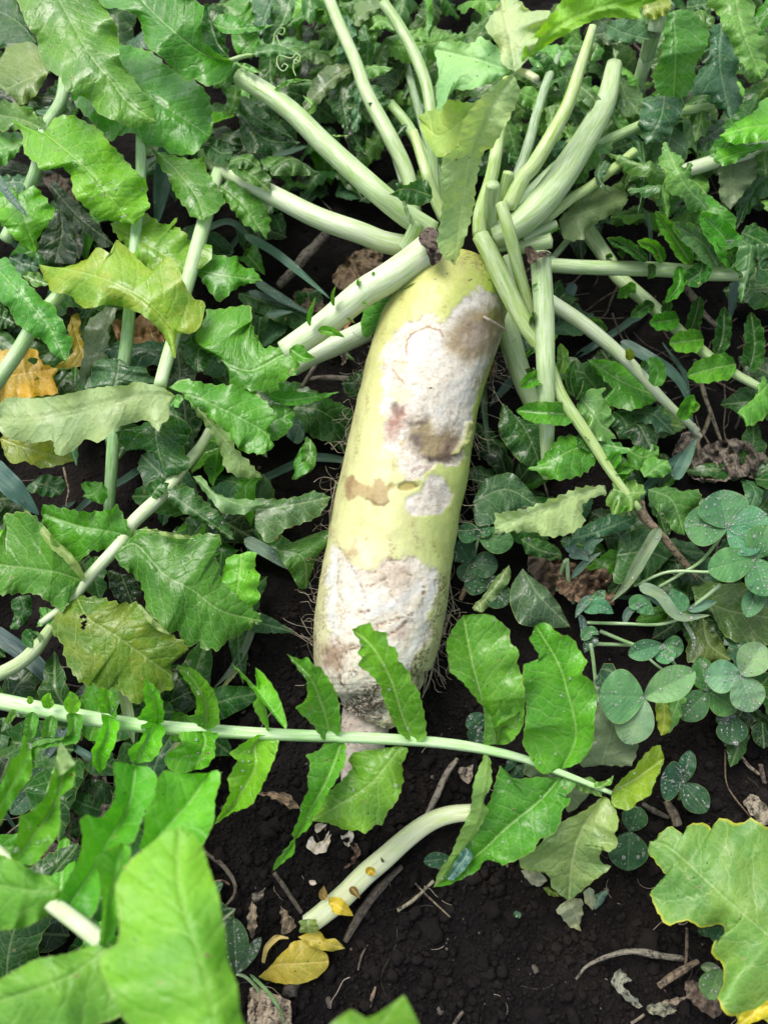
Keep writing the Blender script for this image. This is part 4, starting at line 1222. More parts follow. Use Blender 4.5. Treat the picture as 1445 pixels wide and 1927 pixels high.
one('dark folded leaf curling round the thin yellow stalk', 'C 560,870 520,960 590,1050', 'C 540,870 500,940 520,1010', 'C 590,900 545,970 560,1030', (12, 12.2, 11.6), 't', teeth=1)
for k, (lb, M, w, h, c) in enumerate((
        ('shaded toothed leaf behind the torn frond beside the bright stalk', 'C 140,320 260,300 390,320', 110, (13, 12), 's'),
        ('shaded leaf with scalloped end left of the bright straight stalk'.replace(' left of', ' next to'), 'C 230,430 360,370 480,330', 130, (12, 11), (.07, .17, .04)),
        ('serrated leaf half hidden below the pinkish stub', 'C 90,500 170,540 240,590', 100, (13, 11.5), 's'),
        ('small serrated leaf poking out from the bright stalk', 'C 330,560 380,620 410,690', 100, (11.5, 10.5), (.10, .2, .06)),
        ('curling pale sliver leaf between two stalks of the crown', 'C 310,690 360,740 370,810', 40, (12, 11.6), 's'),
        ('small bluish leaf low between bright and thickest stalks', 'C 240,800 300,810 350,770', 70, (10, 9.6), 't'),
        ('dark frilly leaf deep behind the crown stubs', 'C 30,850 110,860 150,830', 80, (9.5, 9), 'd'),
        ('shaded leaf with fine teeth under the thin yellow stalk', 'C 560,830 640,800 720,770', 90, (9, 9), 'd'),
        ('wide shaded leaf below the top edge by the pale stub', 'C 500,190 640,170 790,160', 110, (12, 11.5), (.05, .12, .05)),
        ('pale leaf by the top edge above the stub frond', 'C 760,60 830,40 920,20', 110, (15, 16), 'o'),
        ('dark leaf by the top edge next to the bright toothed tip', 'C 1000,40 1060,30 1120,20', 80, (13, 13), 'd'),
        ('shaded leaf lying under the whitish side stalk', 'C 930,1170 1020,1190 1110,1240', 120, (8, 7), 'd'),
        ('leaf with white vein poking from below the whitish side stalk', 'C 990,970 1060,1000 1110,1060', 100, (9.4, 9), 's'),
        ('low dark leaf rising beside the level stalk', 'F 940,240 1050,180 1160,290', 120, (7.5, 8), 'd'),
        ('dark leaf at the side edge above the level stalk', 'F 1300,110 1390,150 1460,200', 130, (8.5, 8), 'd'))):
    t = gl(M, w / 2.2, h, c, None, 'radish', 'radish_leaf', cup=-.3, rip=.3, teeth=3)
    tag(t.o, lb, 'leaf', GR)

# ------------------------------------------------------------------ leaves behind the crown, top middle
for lb, M, L, R, h, c, kw in (
        ('serrated pale backed leaf beside the slender torn stalk', 'R 985,50 900,60 800,150', 'R 960,0 830,10 810,50 830,110', 'R 960,60 900,110 840,165', (13.5, 13), (.12, .24, .07), dict(under=True)),
        ('small serrated leaf joined to the slender torn stalk', 'R 1060,190 980,130 890,190', 'R 1040,120 960,90 920,100 930,150', 'R 1020,180 960,180', (13.6, 13), 's', {}),
        ('glossy dark leaf bending over the upright stalk at top', 'R 770,90 780,220 830,370', 'R 705,110 740,130 720,260 690,400 740,360', 'R 800,140 830,220 845,320', (13, 13, 12), 't', dict(drops=3)),
        ('wet grey green leaf spreading sideways from the upright stalk', 'R 815,400 660,500 470,700', 'R 740,395 640,410 560,490 530,560 490,650', 'R 780,450 660,560 590,640 520,715', (12, 12, 11), (.09, .19, .075), dict(drops=4)),
        ('glossy dark leaf hanging under the wet grey green one', 'R 780,470 740,600 770,810', 'R 700,500 650,600 680,700 740,790', 'R 860,530 830,620 800,700 790,760', (11.5, 11, 10), 'd', dict(drops=4)),
        ('twisted dark leaf strip hanging beside the upright stalk', 'R 860,450 840,620 820,820', 'R 810,480 810,600 790,700 800,810', 'R 890,470 870,600 850,720 840,800', (12.5, 12, 11), 't', {}),
        ('dark pointed leaf tip dangling in the gap above the rough stalk', 'R 800,830 840,900 890,970', 'R 780,850 820,930', 'R 850,840 870,910', (9, 8.5), 'd', {}),
        ('small shiny leaf clasping the upright stalk', 'R 900,520 940,600 980,715', 'R 890,560 900,650 960,690', 'R 980,540 980,600 1040,620 990,690', (13, 13, 12.4), 'd', {}),
        ('leaf with a long thin tip reaching over the upright stalk', 'R 840,440 940,410 1050,420', 'R 900,400 960,405', 'R 880,490 960,470 1010,450', (12.6, 12.4), 's', {}),
        ('shaded serrated leaf curving down beside the slender stalk', 'R 960,190 900,280 850,350', 'R 900,190 860,260 840,330', 'R 950,230 900,320', (12, 11), 's', {}),
        ('dark leaf sliver pressed to the slim yellow stalk', 'R 1140,770 1100,800 1060,860', 'R 1110,770 1070,830', 'R 1130,800 1080,850', (12, 11.5), 't', {}),
        ('dark pointed leaf deep in the gap between stalks', 'R 1170,470 1140,560 1100,630', 'R 1140,480 1110,580', 'R 1190,520 1150,590', (9.5, 9), 'd', {}),
        ('long green leaf running beside the slender torn stalk', 'R 1240,-10 1260,200 1230,410', 'R 1260,0 1260,120 1200,270 1220,380', 'R 1290,0 1290,150 1270,300 1250,390', (13, 12.5, 12), 'g', {}),
        ('curled leaf wrapping the slender torn stalk', 'R 1130,180 1190,220 1270,240', 'R 1170,190 1230,170 1260,200', 'R 1150,230 1200,260 1250,260', (14, 13.6), 's', {}),
        ('broad shaded leaf seen in the gap under the top edge', 'R 420,60 500,40 610,20', 'R 420,120 520,100 600,50', 'R 430,-40 520,-40 610,-30', (8, 7.5), (.06, .13, .05), {}),
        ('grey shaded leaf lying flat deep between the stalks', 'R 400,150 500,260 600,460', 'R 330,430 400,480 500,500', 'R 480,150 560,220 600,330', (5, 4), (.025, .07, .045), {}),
        ('dark upright leaf in the gap beside the coiled tendril', 'R 640,210 640,330 630,460', 'R 600,290 600,400', 'R 690,280 690,400', (8, 7), 'd', {})):
    one(lb, M, L, R, h, c, teeth=2.5, rip=.3, cup=-.2, **kw)

# pea weed with tendrils
T = thing('pea_weed', 'pea weed with smooth pointed leaves and a curly tendril', 'weed', 'R 60,370', 14)
stalk('R 0,390 120,350 180,340', (13.6, 14, 14), (10, 9, 7), 'sg', T, 'stem')
lf('R 150,350 300,310 470,345', 'R 220,285 330,275 420,310', 'R 240,350 350,352 430,352', (14, 14.4, 14), (.06, .2, .04), T, name='leaf', teeth=0, cup=-.3)
lf('R -60,150 60,180 320,150', 'R 0,205 100,210 220,190', 'R -30,90 60,90 130,130 200,165', (14.6, 15, 14.6), 'g', T, name='leaf', teeth=0, drops=8)
lf('R 30,60 110,130 200,160', 'R 10,20 60,0 160,0 190,60', 'R 40,90 110,170 180,160', (13, 12.6), 'g', T, name='leaf', teeth=0, drops=6)
lf('R 310,-20 260,100 230,220', 'R 190,-10 180,80 200,170', 'R 330,-10 300,60 280,130 250,200', (13, 12.6), 't', T, name='leaf', teeth=0, drops=6)
lf('R 420,-30 370,130 260,270', 'R 340,-20 300,80 240,220', 'R 450,-10 430,100 350,200 290,270', (12.4, 12, 11.6), (.04, .16, .02), T, name='leaf', teeth=0, drops=4)
lf('R 240,170 180,260 110,330', 'R 60,190 60,280 100,350', 'R 220,200 230,260 190,330', (11.8, 11.4), 'g', T, name='leaf', teeth=0, drops=8)
lf('R 300,300 290,420 300,570', 'R 230,340 220,450 250,540', 'R 320,350 320,480 310,560', (11, 10), (.045, .17, .02), T, name='leaf', teeth=0)
lf('R 0,440 -20,330 -40,240', 'R 40,390 30,320 0,260', 'R -30,460 -60,350', (14, 13.6), 'g', T, name='leaf', teeth=0)
for P_, h in (('R 450,330 420,360 345,345 335,400 370,440 400,410 375,395 362,415', 14.4), ('R 470,345 440,380 435,430 450,470', 14.4), ('R 455,330 475,345 470,375 440,370 445,392 480,378', 14.6),
              ('R 310,280 320,210 350,175 380,180 370,215 340,205', 12.4), ('R 330,220 350,270 400,320', 12)):
    stalk(P_, h, (2.8, 1.8), 'sg', T, 'tendril', groove=0, n=8)
for lb, M, L, R, h, c in (
        ('smooth dark oval leaf under the rough wet stalk', 'R 100,700 260,860 480,880', 'R 110,860 160,940 310,945 420,910', 'R 170,730 240,790 330,830 420,860', (10, 10, 9.6), 'd'),
        ('dark crinkled leaf beside the rough wet stalk', 'R 100,590 200,720 440,860', 'R 95,680 190,770 280,810 380,840', 'R 150,600 250,680 360,780', (11, 11, 10), 'd'),
        ('smooth bright edged leaf pointing along the low arching stalk', 'R 290,1050 430,980 600,1075', 'R 300,1084 420,1084 540,1084', 'R 330,990 420,965 500,1010', (9.8, 10.4, 10), (.045, .17, .02)),
        ('pale oval leaf peeking from under the smooth bright edged one', 'R 250,1030 330,990 410,970', 'R 270,1060 350,1020', 'R 230,980 320,965', (9.4, 9.6), 's'),
        ('dark leaf with a yellow rim crossing the pale low stalk', 'R 40,1000 140,980 270,1084', 'R 30,1050 140,1040 230,1084', 'R 60,970 170,950 230,1010', (12, 12.4, 11.6), (.05, .17, .02)),
        ('folded grey green leaf tucked beneath the stalk end', 'R 80,520 70,620 30,720', 'R 30,540 20,640 20,710', 'R 110,560 100,640 60,700', (12.4, 12, 11), 's'),
        ('small dark leaf behind the low arching stalk tip', 'R 60,830 40,900 50,960', 'R 0,850 0,930', 'R 110,850 120,930', (8, 7.6), 'd'),
        ('dark leaf in shade between the two long pale stalks', 'E 120,-60 60,0 0,40', 'E 60,-110 0,-60', 'E 100,0 60,50', (7.4, 7), 'd')):
    one(lb, M, L, R, h, c, teeth=1.5, rip=.3, cup=-.3, drops=5)

# ------------------------------------------------------------------ the upper corner of big hanging leaves
one('large drooping leaf with bluish sheen hanging from the top edge', 'A 280,-80 480,280 600,430 700,560 855,665', 'A 60,-80 95,0 150,140 205,210 215,300 265,380 330,420 360,490 480,540 540,620 640,660 720,695',
    'A 540,-80 560,0 590,70 640,150 655,330 720,410 770,500 830,560', (17, 16.5, 15), (.085, .31, .035), ob=True, cup=(-.5, -.5), rip=.5, teeth=2)
T = thing('radish_frond', 'broad rounded wet leaf on a long straight upright stalk', 'leaf', 'A 770,745', 10, GR)
stalk('A 770,640 768,850 765,970 D 705,530 690,700 W 228,720 214,830 205,965', (11.5, 11, 10, 8, 5, 2), (20, 20, 22, 24, 24, 20), (.22, .46, .16), T, 'stalk')
lf('A 520,300 780,500 960,620 1140,740', 'A 390,515 440,600 520,680 600,770 640,740 740,720 800,790 880,800 940,840 1060,835', 'A 650,240 830,285 900,350 1060,440 1130,510 1155,600', (12, 12.4, 11.4), (.095, .35, .03), T, cup=(-.6, -.3), rip=.6, teeth=3, drops=30)
T = thing('radish_frond', 'frond with a bright drooping scalloped leaflet full of glinting drops', 'leaf', 'A 240,715', 12, GR)
stalk('A 360,400 330,560 240,710 190,940 90,1180 30,1310', (9, 10, 12.4, 11, 9, 8), (22, 22, 20, 22, 24), (.30, .5, .22), T, 'stalk')
lf('A 240,725 400,850 520,970 640,1120 730,1225', 'A 150,690 50,645 120,720 130,830 200,890 230,930 340,910 390,970 400,1060 480,1140 520,1180 640,1200', 'A 300,640 390,625 460,660 540,700 590,770 650,830 690,880 730,920 800,990 800,1080 820,1110 780,1170',
   (13, 14, 13.4, 12), 'b', T, cup=(-.7, -.7), rip=.5, teeth=3, drops=60)
lf('A 235,700 120,650 -40,620', 'A 265,680 200,620 150,590 60,555 -40,545', 'A 200,705 120,700 0,715 -40,720', (12.6, 12, 11), (.10, .27, .05), T, cup=(.4, -.2), rip=.3, drops=15)
lf('A 130,790 60,800 -40,820', 'A 200,720 100,720 -40,720', 'A 120,800 90,840 50,880 -40,930', (11, 10.6), 's', T, cup=-.4)
lf('A 100,1060 140,1200 200,1370', 'A 180,1010 210,1030 260,1090 300,1150 255,1230 210,1290', 'A 60,1020 -40,1080 -20,1180 60,1270 130,1340', (11.4, 11.4, 10), 'b', T, cup=(-.4, .3), rip=.3, teeth=4)
lf('A 150,1000 90,990 -30,1000', 'A 160,960 80,955 -30,960', 'A 110,1060 60,1060 -30,1060', (10.6, 10), 't', T)
lf('A 270,680 290,610 330,560', 'A 300,650 330,600', 'A 200,610 260,580 310,560', (10, 9.4), 't', T)
one('pale smooth leaf with a wet highlight half under the big drooping leaf', 'A 270,385 130,440 -40,520', 'A 240,330 190,235 100,235 40,260 0,330 -40,350', 'A 210,500 130,570 50,555 -40,550', (10, 10, 9), (.17, .32, .07), cup=-.4, teeth=2, rip=.3)
one('dark leaf with grey scars in the top corner', 'A 200,230 100,120 -40,40', 'A 150,250 60,260 -40,250', 'A 140,140 90,0 60,-60', (9.4, 9, 8), 'd', teeth=2)
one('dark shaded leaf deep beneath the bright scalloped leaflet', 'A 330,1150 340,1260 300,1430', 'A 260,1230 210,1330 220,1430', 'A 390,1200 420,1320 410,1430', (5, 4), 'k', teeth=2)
one('dark narrow leaf lying in the gap under the scalloped leaflet', 'A 270,1000 430,1180 620,1330', 'A 310,1110 420,1220 560,1345', 'A 300,990 420,1100 560,1260', (6, 5.4), (.03, .085, .035), teeth=1.5)
one('dark leaf behind the upright stalk near the hanging leaf', 'A 400,450 300,560 180,600', 'A 330,430 250,500 190,580', 'A 430,560 380,610 260,620', (8, 7), 'd')
one('brown dead leaf scrap in the gap by the stalk', 'A 230,960 320,990 430,1080', 'A 260,1020 340,1080 420,1110', 'A 290,940 380,980 430,1040', (4, 3.6), (.07, .045, .03), name='dead_leaf', group='dead leaves', mat=M_DRY, crump=.3)
# frond in the middle of that side
T = thing('radish_frond', 'yellowing frond with a large pale upturned leaflet at its base', 'leaf', 'D 870,940', 11, GR)
stalk('A 1225,820 1190,930 1140,1100 1080,1320 W 345,560 D 960,620 900,830 870,945', (9.6, 10.2, 10, 10, 10.6, 11), (20, 26, 28, 26, 24, 24), (.42, .60, .30), T, 'stalk')
lf('A 850,820 990,960 1080,1090 1110,1200', 'A 830,810 870,900 920,970 950,1050 1010,1130 1050,1180', 'A 960,850 1050,870 1110,850 1120,920 1160,980 1225,1090 1180,1150', (11, 11.4, 11.4), (.065, .25, .015), T, cup=(-.3, -.4), rip=.35, drops=8)
lf('A 1200,1010 1320,1110 1450,1300', 'A 1195,1040 1250,1120 1320,1210 1400,1260', 'A 1260,980 1340,1040 1420,1080 1470,1200', (10.6, 10.6, 9.6), (.065, .25, .015), T, cup=-.3, drops=6)
lf('A 1140,790 1200,830 1265,830', 'A 1100,800 1130,860 1200,895 1250,870', 'A 1150,720 1200,770 1260,790', (10.6, 11), 'd', T, drops=4)
lf('A 1250,870 1380,960 1470,1040', 'A 1260,930 1340,990 1440,1030', 'A 1300,845 1400,900 1470,960', (11.8, 12, 11.4), (.045, .17, .02), T, teeth=1.5)
lf('D 600,60 850,200 960,280 1060,320', 'D 640,130 720,220 780,300 870,340 980,330', 'D 700,30 790,5 900,70 970,25 945,75 1000,100 1040,160 1160,185 1140,260 1100,300', (10.5, 10.6, 10.2), (.12, .36, .018), T, ob=False, cup=(-.2, -.4), rip=.5, age=.15)
lf('D 1060,310 1200,340 1430,372', 'D 1100,240 1180,230 1240,240 1290,240 1310,290 1380,310', 'D 1100,370 1150,440 1175,475 1210,480 1260,430 1320,395', (9.4, 9.6, 9), 'g', T, cup=-.4, rip=.3, teeth=3)
lf('D 955,650 820,500 700,420 500,340 215,282', 'D 1050,660 1100,590 1115,490 1060,470 1010,400 970,290 910,232 870,300 830,320 760,260 690,190 635,150 620,210 590,220 550,190 510,205 480,250 380,290 300,300',
   'D 955,800 910,700 870,640 780,560 720,530 600,500 470,520 420,490 380,450 280,430 270,400 230,330', (11.5, 12.8, 12.8, 12, 10.5), (.25, .45, .025), T, cup=(-.3, -.6), rip=.55, teeth=1.5, sharp=.1, age=.35)
lf('D 960,1000 740,1000 400,1080 120,1130 -10,1110', 'D 880,950 740,920 690,940 590,945 480,960 350,990 200,1010 60,1005 0,1040', 'D 925,1040 920,1120 880,1150 860,1190 800,1130 740,1140 640,1170 540,1250 470,1230 420,1280 350,1320 300,1310 295,1240 200,1250 100,1240 20,1210 -10,1160',
   (11.5, 12.2, 11.6, 11), 'p', T, cup=(.2, -.5), rip=.45, teeth=1.5, under=True, sharp=.15)
lf('D 990,980 1150,1040 1445,1200 E 60,1300', 'D 920,950 1000,905 1150,935 1300,940 1400,970 E 0,980 70,1040 115,1120 60,1160 90,1230 100,1280', 'D 1040,1040 1150,1120 1230,1200 1320,1300 1445,1310 E 0,1320', (11, 10.4, 9.6), 'g', T, cup=(-.3, -.2), rip=.4, drops=8)
lf('D 1000,985 1150,1150 1260,1280 1430,1440', 'D 1100,1080 1180,1150 1250,1210 1280,1280 1340,1340', 'D 1060,1080 1140,1180 1200,1290 1225,1390 1300,1440', (10.8, 10.8, 10, 9), (.20, .36, .10), T, cup=(.3, -.6), rip=.3, under=True)
lf('D 960,1010 850,1180 900,1440', 'D 800,1140 760,1160 700,1180 630,1200 680,1285 800,1290 880,1360', 'D 960,1060 1000,1130 1040,1165 1030,1220 1000,1290 1040,1370 980,1420', (9.5, 9.5, 8.5), 'd', T, cup=-.4, rip=.4, drops=10)
lf('D 940,1010 980,1030 1000,1010', 'D 930,1050 970,1060', 'D 960,990 990,995', (11.4, 11.6), 's', T, teeth=2)
T = thing('radish_frond', 'smooth wet leaf bent over a pale slanting stalk at the frame edge', 'leaf', 'D 0,880', 8, GR)
stalk('D 330,440 200,590 90,770 -40,950', (9, 9, 8.4, 8), (24, 26, 27, 28), (.36, .55, .27), T, 'stalk')
lf('D -40,280 150,480 280,640 362,815', 'D 30,240 80,300 130,360 200,430 230,470 300,510 310,550 350,600 365,660 400,690', 'D -50,430 0,480 50,520 90,600 180,670 240,700 290,770', (11.5, 12, 11.4, 10.4), (.085, .36, .03), T, cup=(-.4, -.6), rip=.3, teeth=2, drops=20)
for lb, M, L, R, h, c, kw in (
        ('orange yellow dying leaf with curled margin low at the frame edge', 'D -30,900 100,880 320,850', 'D 0,740 20,750 130,725 200,750 230,820', 'D 0,1040 200,1000 320,985 285,920', (3.6, 3.8, 3.4), (.56, .36, .03), dict(mat=M_DRYLEAF, crump=.08, name='dead_leaf', group='dead leaves')),
        ('yellow folded scrap of leaf beside the orange dying leaf', 'D 390,560 420,680 470,830', 'D 370,640 400,760 300,840 360,850', 'D 435,550 440,660 470,760', (4, 3.4), (.40, .32, .03), dict(mat=M_DRYLEAF, name='dead_leaf', group='dead leaves')),
        ('tan dead leaf curled behind the long upright stalk', 'D 640,700 740,680 900,640', 'D 610,600 640,575 700,620 760,560 820,580', 'D 640,800 780,790 860,760 900,700', (3.2, 3, 3), (.30, .16, .07), dict(mat=M_DRYLEAF, crump=.4, name='dead_leaf', group='dead leaves')),
        ('olive yellow leaf under the large pale upturned leaflet', 'D 0,1230 200,1300 405,1350', 'D 20,1290 40,1340 85,1370 130,1350 230,1390 330,1372', 'D 60,1180 200,1200 330,1240', (8.6, 8.6, 8), 'o', dict(age=.6)),
        ('bluish rounded leaf half behind the large pale leaflet', 'D 620,950 640,880 650,795', 'D 460,960 490,900 510,830 560,790', 'D 850,920 810,880 780,835 720,860 700,830', (8.6, 8.6, 9), 't', dict(cup=-.4)),
        ('dull grey green upright leaf beside the long upright stalk', 'D 450,950 550,740 620,515', 'D 430,880 460,760 460,650 490,580 550,540 580,510', 'D 500,840 580,800 600,640 640,520', (5, 5.4, 6), (.05, .12, .05), dict(under=True)),
        ('dark glossy leaf at the frame edge under the smooth wet leaf', 'D -30,560 20,570 80,600', 'D -30,500 40,520', 'D -30,630 40,630', (8, 7.6), 'd', dict(drops=4)),
        ('dark bluish leaf in the gap beside the smooth wet leaf', 'D 50,240 130,280 220,300', 'D 80,340 160,340', 'D 120,220 190,250', (7, 6.6), 't', dict(drops=4)),
        ('grey green leaf half hidden at the stalk of the smooth leaf', 'D 120,340 200,370 270,390', 'D 180,400 240,400', 'D 140,320 220,330', (8.6, 8.4), 's', {}),
        ('dark pointed leaf lying over black shade near the root', 'E 40,970 180,1020 460,975', 'E 60,990 130,1040 230,1050 350,1020', 'E 150,925 220,970 330,985', (7.6, 8, 7.6), 'g', dict(teeth=2)),
        ('rough edged leaf lobe near the root under the dark pointed leaf', 'E 20,1150 120,1130 220,1075', 'E 80,1240 150,1220 200,1160', 'E 80,1060 130,1050', (8, 7.6), 'g', {}),
        ('narrow leaf standing on edge beside the root flank', 'E 300,1230 290,1330 200,1450', 'E 275,1220 260,1330 200,1440', 'E 335,1290 320,1390 230,1450', (7, 6.6, 5.6), (.07, .24, .03), dict(teeth=1)),
        ('bluish shaded leaf with dew behind the rough edged lobe', 'E 170,1190 230,1150 270,1230', 'E 180,1230 240,1260', 'E 210,1100 260,1160', (5, 4.4), 'bl', dict(drops=6)),
        ('small leaf in shade at the left flank of the root'.replace('left ', ''), 'E 470,930 540,920 590,860', 'E 500,1000 570,990', 'E 510,890 560,870', (4, 4), 'd', {}),
        ('green leaf sliver hanging below the yellowing frond', 'E 210,1350 270,1250 330,1290', 'E 220,1440 300,1400', 'E 240,1320 290,1240', (6.6, 6), 'g', {})):
    kw = dict(kw)
    one(lb, M, L, R, h, c, **{**dict(teeth=2.5, rip=.3), **kw})

# ------------------------------------------------------------------ big frond at mid height on the near side
T = thing('radish_frond', 'dark wet frond with holed broad leaflets on a grooved pale stalk', 'leaf', 'G 500,500', 8, GR)
stalk('W 400,800 378,840 340,885 311,925 249,985 228,1021 173,1080 131,1132 78,1172', (6.5, 7.6, 8.2, 8.6, 8.4, 8), (16, 22, 26, 24, 20, 12), 'sw', T, 'stalk')
lf('G 450,560 300,510 0,470 -60,460', 'G 440,500 340,390 240,270 200,210 140,180 70,190 20,200 30,260 0,330 -60,340', 'G 430,570 390,640 345,725 290,690 200,630 100,625 0,635 -60,640', (8.8, 9.8, 9, 8.6), (.062, .245, .014), T, cup=(.6, -.5), rip=.4, drops=8)
lf('G 470,550 380,420 260,320 225,270', 'G 440,545 350,440 280,380 220,300', 'G 440,480 380,400 300,330 240,255', (9.4, 10.6, 10.6, 10.4), (.19, .34, .06), T, teeth=1, under=True, rip=.1, cup=.1)
lf('G 720,320 600,290 430,260 225,190', 'G 690,240 640,145 600,170 480,185 330,160 240,140', 'G 660,300 620,400 560,390 490,400 430,450 330,380 260,280', (8.8, 9.4, 9.2, 8.8), (.07, .26, .014), T, cup=(.5, -.6), rip=.4, drops=6)
lf('G 640,400 740,360 890,520 1050,610 1200,720 1430,780', 'G 620,430 680,490 760,560 790,650 800,720 870,790 930,850 960,820 1000,890 1040,920 1080,880 1110,940 1150,920 1180,940 1240,880 1300,850',
   'G 735,290 790,270 880,290 960,310 1060,310 1150,300 1205,320 1190,370 1145,400 1190,460 1190,530 1300,650 1400,730', (9, 9.4, 9.4, 8.6, 7), (.052, .215, .014), T, cup=(-.6, -.3), rip=.4, drops=10, sharp=.35)
lf('G 740,280 900,300 1060,325', 'G 800,275 900,290 1000,310', 'G 800,285 880,310 980,330 1050,330', (9.8, 10.2, 9.8), (.20, .36, .07), T, teeth=0, under=True)
lf('G 415,640 480,760 620,850 760,950 940,1080', 'G 300,750 285,830 340,900 360,990 420,1090 480,1130 510,1110 560,1150 620,1140 680,1180 740,1230 800,1200 860,1165 950,1145', 'G 540,650 660,680 750,680 800,750 870,810 930,850 1010,900 1015,940 970,970 930,980',
   (8.6, 9.4, 9.2, 8.6, 7.2), (.095, .225, .015), T, cup=(-.6, -.2), rip=.4, sharp=.3, age=.2, holes=[(158, 1160, 5), (160, 1172, 5), (156, 1182, 4)])
lf('G 740,680 800,730 930,850', 'G 770,690 830,760 900,830', 'G 790,760 850,820 910,850', (9.8, 10, 9.4), (.24, .38, .09), T, teeth=0, under=True)
lf('G 910,70 1060,180 1275,335', 'G 1000,30 1100,110 1200,200 1260,280', 'G 920,110 960,160 1060,220 1160,270 1230,320', (8.8, 8.8, 8), (.035, .13, .03), T, cup=-.4, rip=.4, drops=12)
lf('G 300,760 240,790 200,810', 'G 300,720 220,700 220,760', 'G 290,790 240,800', (8, 8), 's', T, teeth=2)
lf('G 880,30 850,60 820,110', 'G 880,-20 830,30 810,80', 'G 920,20 900,80 850,105', (8.8, 8.6), 'd', T)
T = thing('fallen_stalk', 'yellowish pale stalk slanting out below the dark wet frond', 'leaf stalk', 'G 280,800', 5)
stalk('G 285,800 200,920 100,1010 -60,1090', (6, 5.6, 5, 4), (18, 26, 26, 26), (.42, .50, .25), T, 'stalk')
gl('G 190,880 175,870 205,840', 40, (6, 6.6), 'd', T, 'ovate', teeth=1)
for lb, M, L, R, h, c, kw in (
        ('small bright scalloped leaf hanging beside the dark wet frond', 'G 1315,410 1300,560 1265,745', 'G 1240,430 1210,520 1190,620 1210,690 1240,740', 'G 1395,395 1385,480 1415,540 1400,600 1420,650 1390,680 1350,720', (8.6, 8.2, 7.4), 'b', dict(teeth=3)),
        ('pale folded leaf tip slanting over the wet dark leaf', 'G 1050,-10 1180,90 1330,150 1445,140', 'G 1100,60 1160,130 1210,190 1330,195 1400,160', 'G 1100,-10 1160,70 1250,110 1360,115', (9.6, 9.6, 9.2), (.14, .29, .075), dict(under=True, teeth=2)),
        ('holed green leaf with pale rim near the root', 'H 0,170 130,160 415,102', 'H 0,110 140,115 250,95 320,70', 'H 0,260 60,350 100,340 160,280 270,240 340,210 380,160', (8.6, 8.8, 8), (.06, .17, .05), dict(drops=14, ob=True)),
        ('smooth green leaf curving down behind the holed leaf', 'H 110,390 260,430 280,600', 'H 130,430 190,510 240,600', 'H 200,350 300,310 400,280 410,340 330,440 300,540', (6.6, 6.6, 4.6), (.06, .2, .025), dict(teeth=0)),
        ('green leaf edge poking out at the frame edge beside the frond', 'G -30,330 10,310 40,290', 'G -30,390 10,340', 'G -30,290 20,280', (9, 9), 'b', {}),
        ('crinkled leaf under the upright stalk end', 'G 560,20 520,80 450,100', 'G 480,20 440,30 470,80', 'G 590,80 560,140', (6.4, 6), 'g', {}),
        ('dark shiny leaf with a big glint above the dark wet frond', 'G 180,20 280,50 330,90', 'G 140,60 260,100 310,95', 'G 240,-20 340,0 360,50', (6, 5.6), 'd', dict(drops=5)),
        ('dark narrow leaf hanging under the broad leaflets', 'G 110,640 130,720 60,820', 'G 60,670 80,750 55,810', 'G 170,640 170,740 100,820', (5.4, 5), 'd', dict(drops=4)),
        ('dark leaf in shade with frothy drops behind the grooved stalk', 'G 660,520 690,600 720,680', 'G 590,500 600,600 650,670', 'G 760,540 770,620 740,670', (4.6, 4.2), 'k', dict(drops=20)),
        ('pale green half dried scrap of leaf at the tip of the dark frond', 'G 900,860 960,900 1010,950', 'G 910,930 950,970', 'G 960,870 1015,910', (7.6, 7.4), 'p', dict(under=True)),
        ('dark leaf running down between dark frond and root', 'H 560,-20 500,60 440,80', 'H 480,-10 440,40', 'H 560,40 500,90', (7, 6.6), 'd', {})):
    one(lb, M, L, R, h, c, **{**dict(teeth=2.5, rip=.3, cup=-.3), **kw})

# ------------------------------------------------------------------ long frond lying right across the picture
X = thing('radish_frond', 'long bright frond stretched across the root end with paired leaflets', 'leaf', 'W 415,1374', 9, GR)
fx = stalk('W -160,1296 -30,1314 80,1335 173,1352 277,1366 415,1376 500,1381 620,1386 757,1392 830,1398 900,1408 985,1428 1060,1456 1150,1492', (8.4, 9, 9.4, 9.6, 9.6, 9.4, 9), (30, 30, 28, 25, 23, 21, 20, 19, 14, 8), (.44, .70, .34), X, 'stalk', n=18, seg=90, groove=.22, ridge=.05)
UPL = [('G 165,1230 165,1200 150,1190', 36, 9.6), ('G 270,1255 260,1200 275,1168', 66, 10), ('G 385,1280 395,1220 385,1158', 90, 10.6)]
for M, w, h in UPL:
    gl(M, w / 2.89 * 1.05, (9.8, h + 1), 'b', X, 'ovate', cup=.35, rip=.15, teeth=1.5, drops=5)
DNL = [('G 90,1260 65,1290 38,1340', 46), ('G 185,1270 170,1340 160,1430', 84), ('G 285,1290 270,1370 250,1470', 86)]
for M, w in DNL:
    gl(M, w / 2.89 * 1.05, (9.8, 10.4, 9.6), (.075, .27, .025), X, 'radish', cup=.35, rip=.15, teeth=1, drops=8)
kx = dict(cup=(.8, .8), cexp=1.05, rip=.2, teeth=2.2, drops=14)
lf('G 410,1275 410,1330 380,1400 J 190,-20 180,140', 'G 365,1280 370,1370 340,1420 J 175,20 170,110', 'G 455,1300 440,1380 420,1440 J 215,30 200,120', (9.9, 10.6, 9.6), (.08, .28, .025), X, **kx)
lf('G 590,1280 580,1200 572,1140', 'G 545,1270 535,1210 550,1150', 'G 640,1310 625,1240 610,1165', (9.9, 11, 11.6), 'b', X, **kx)
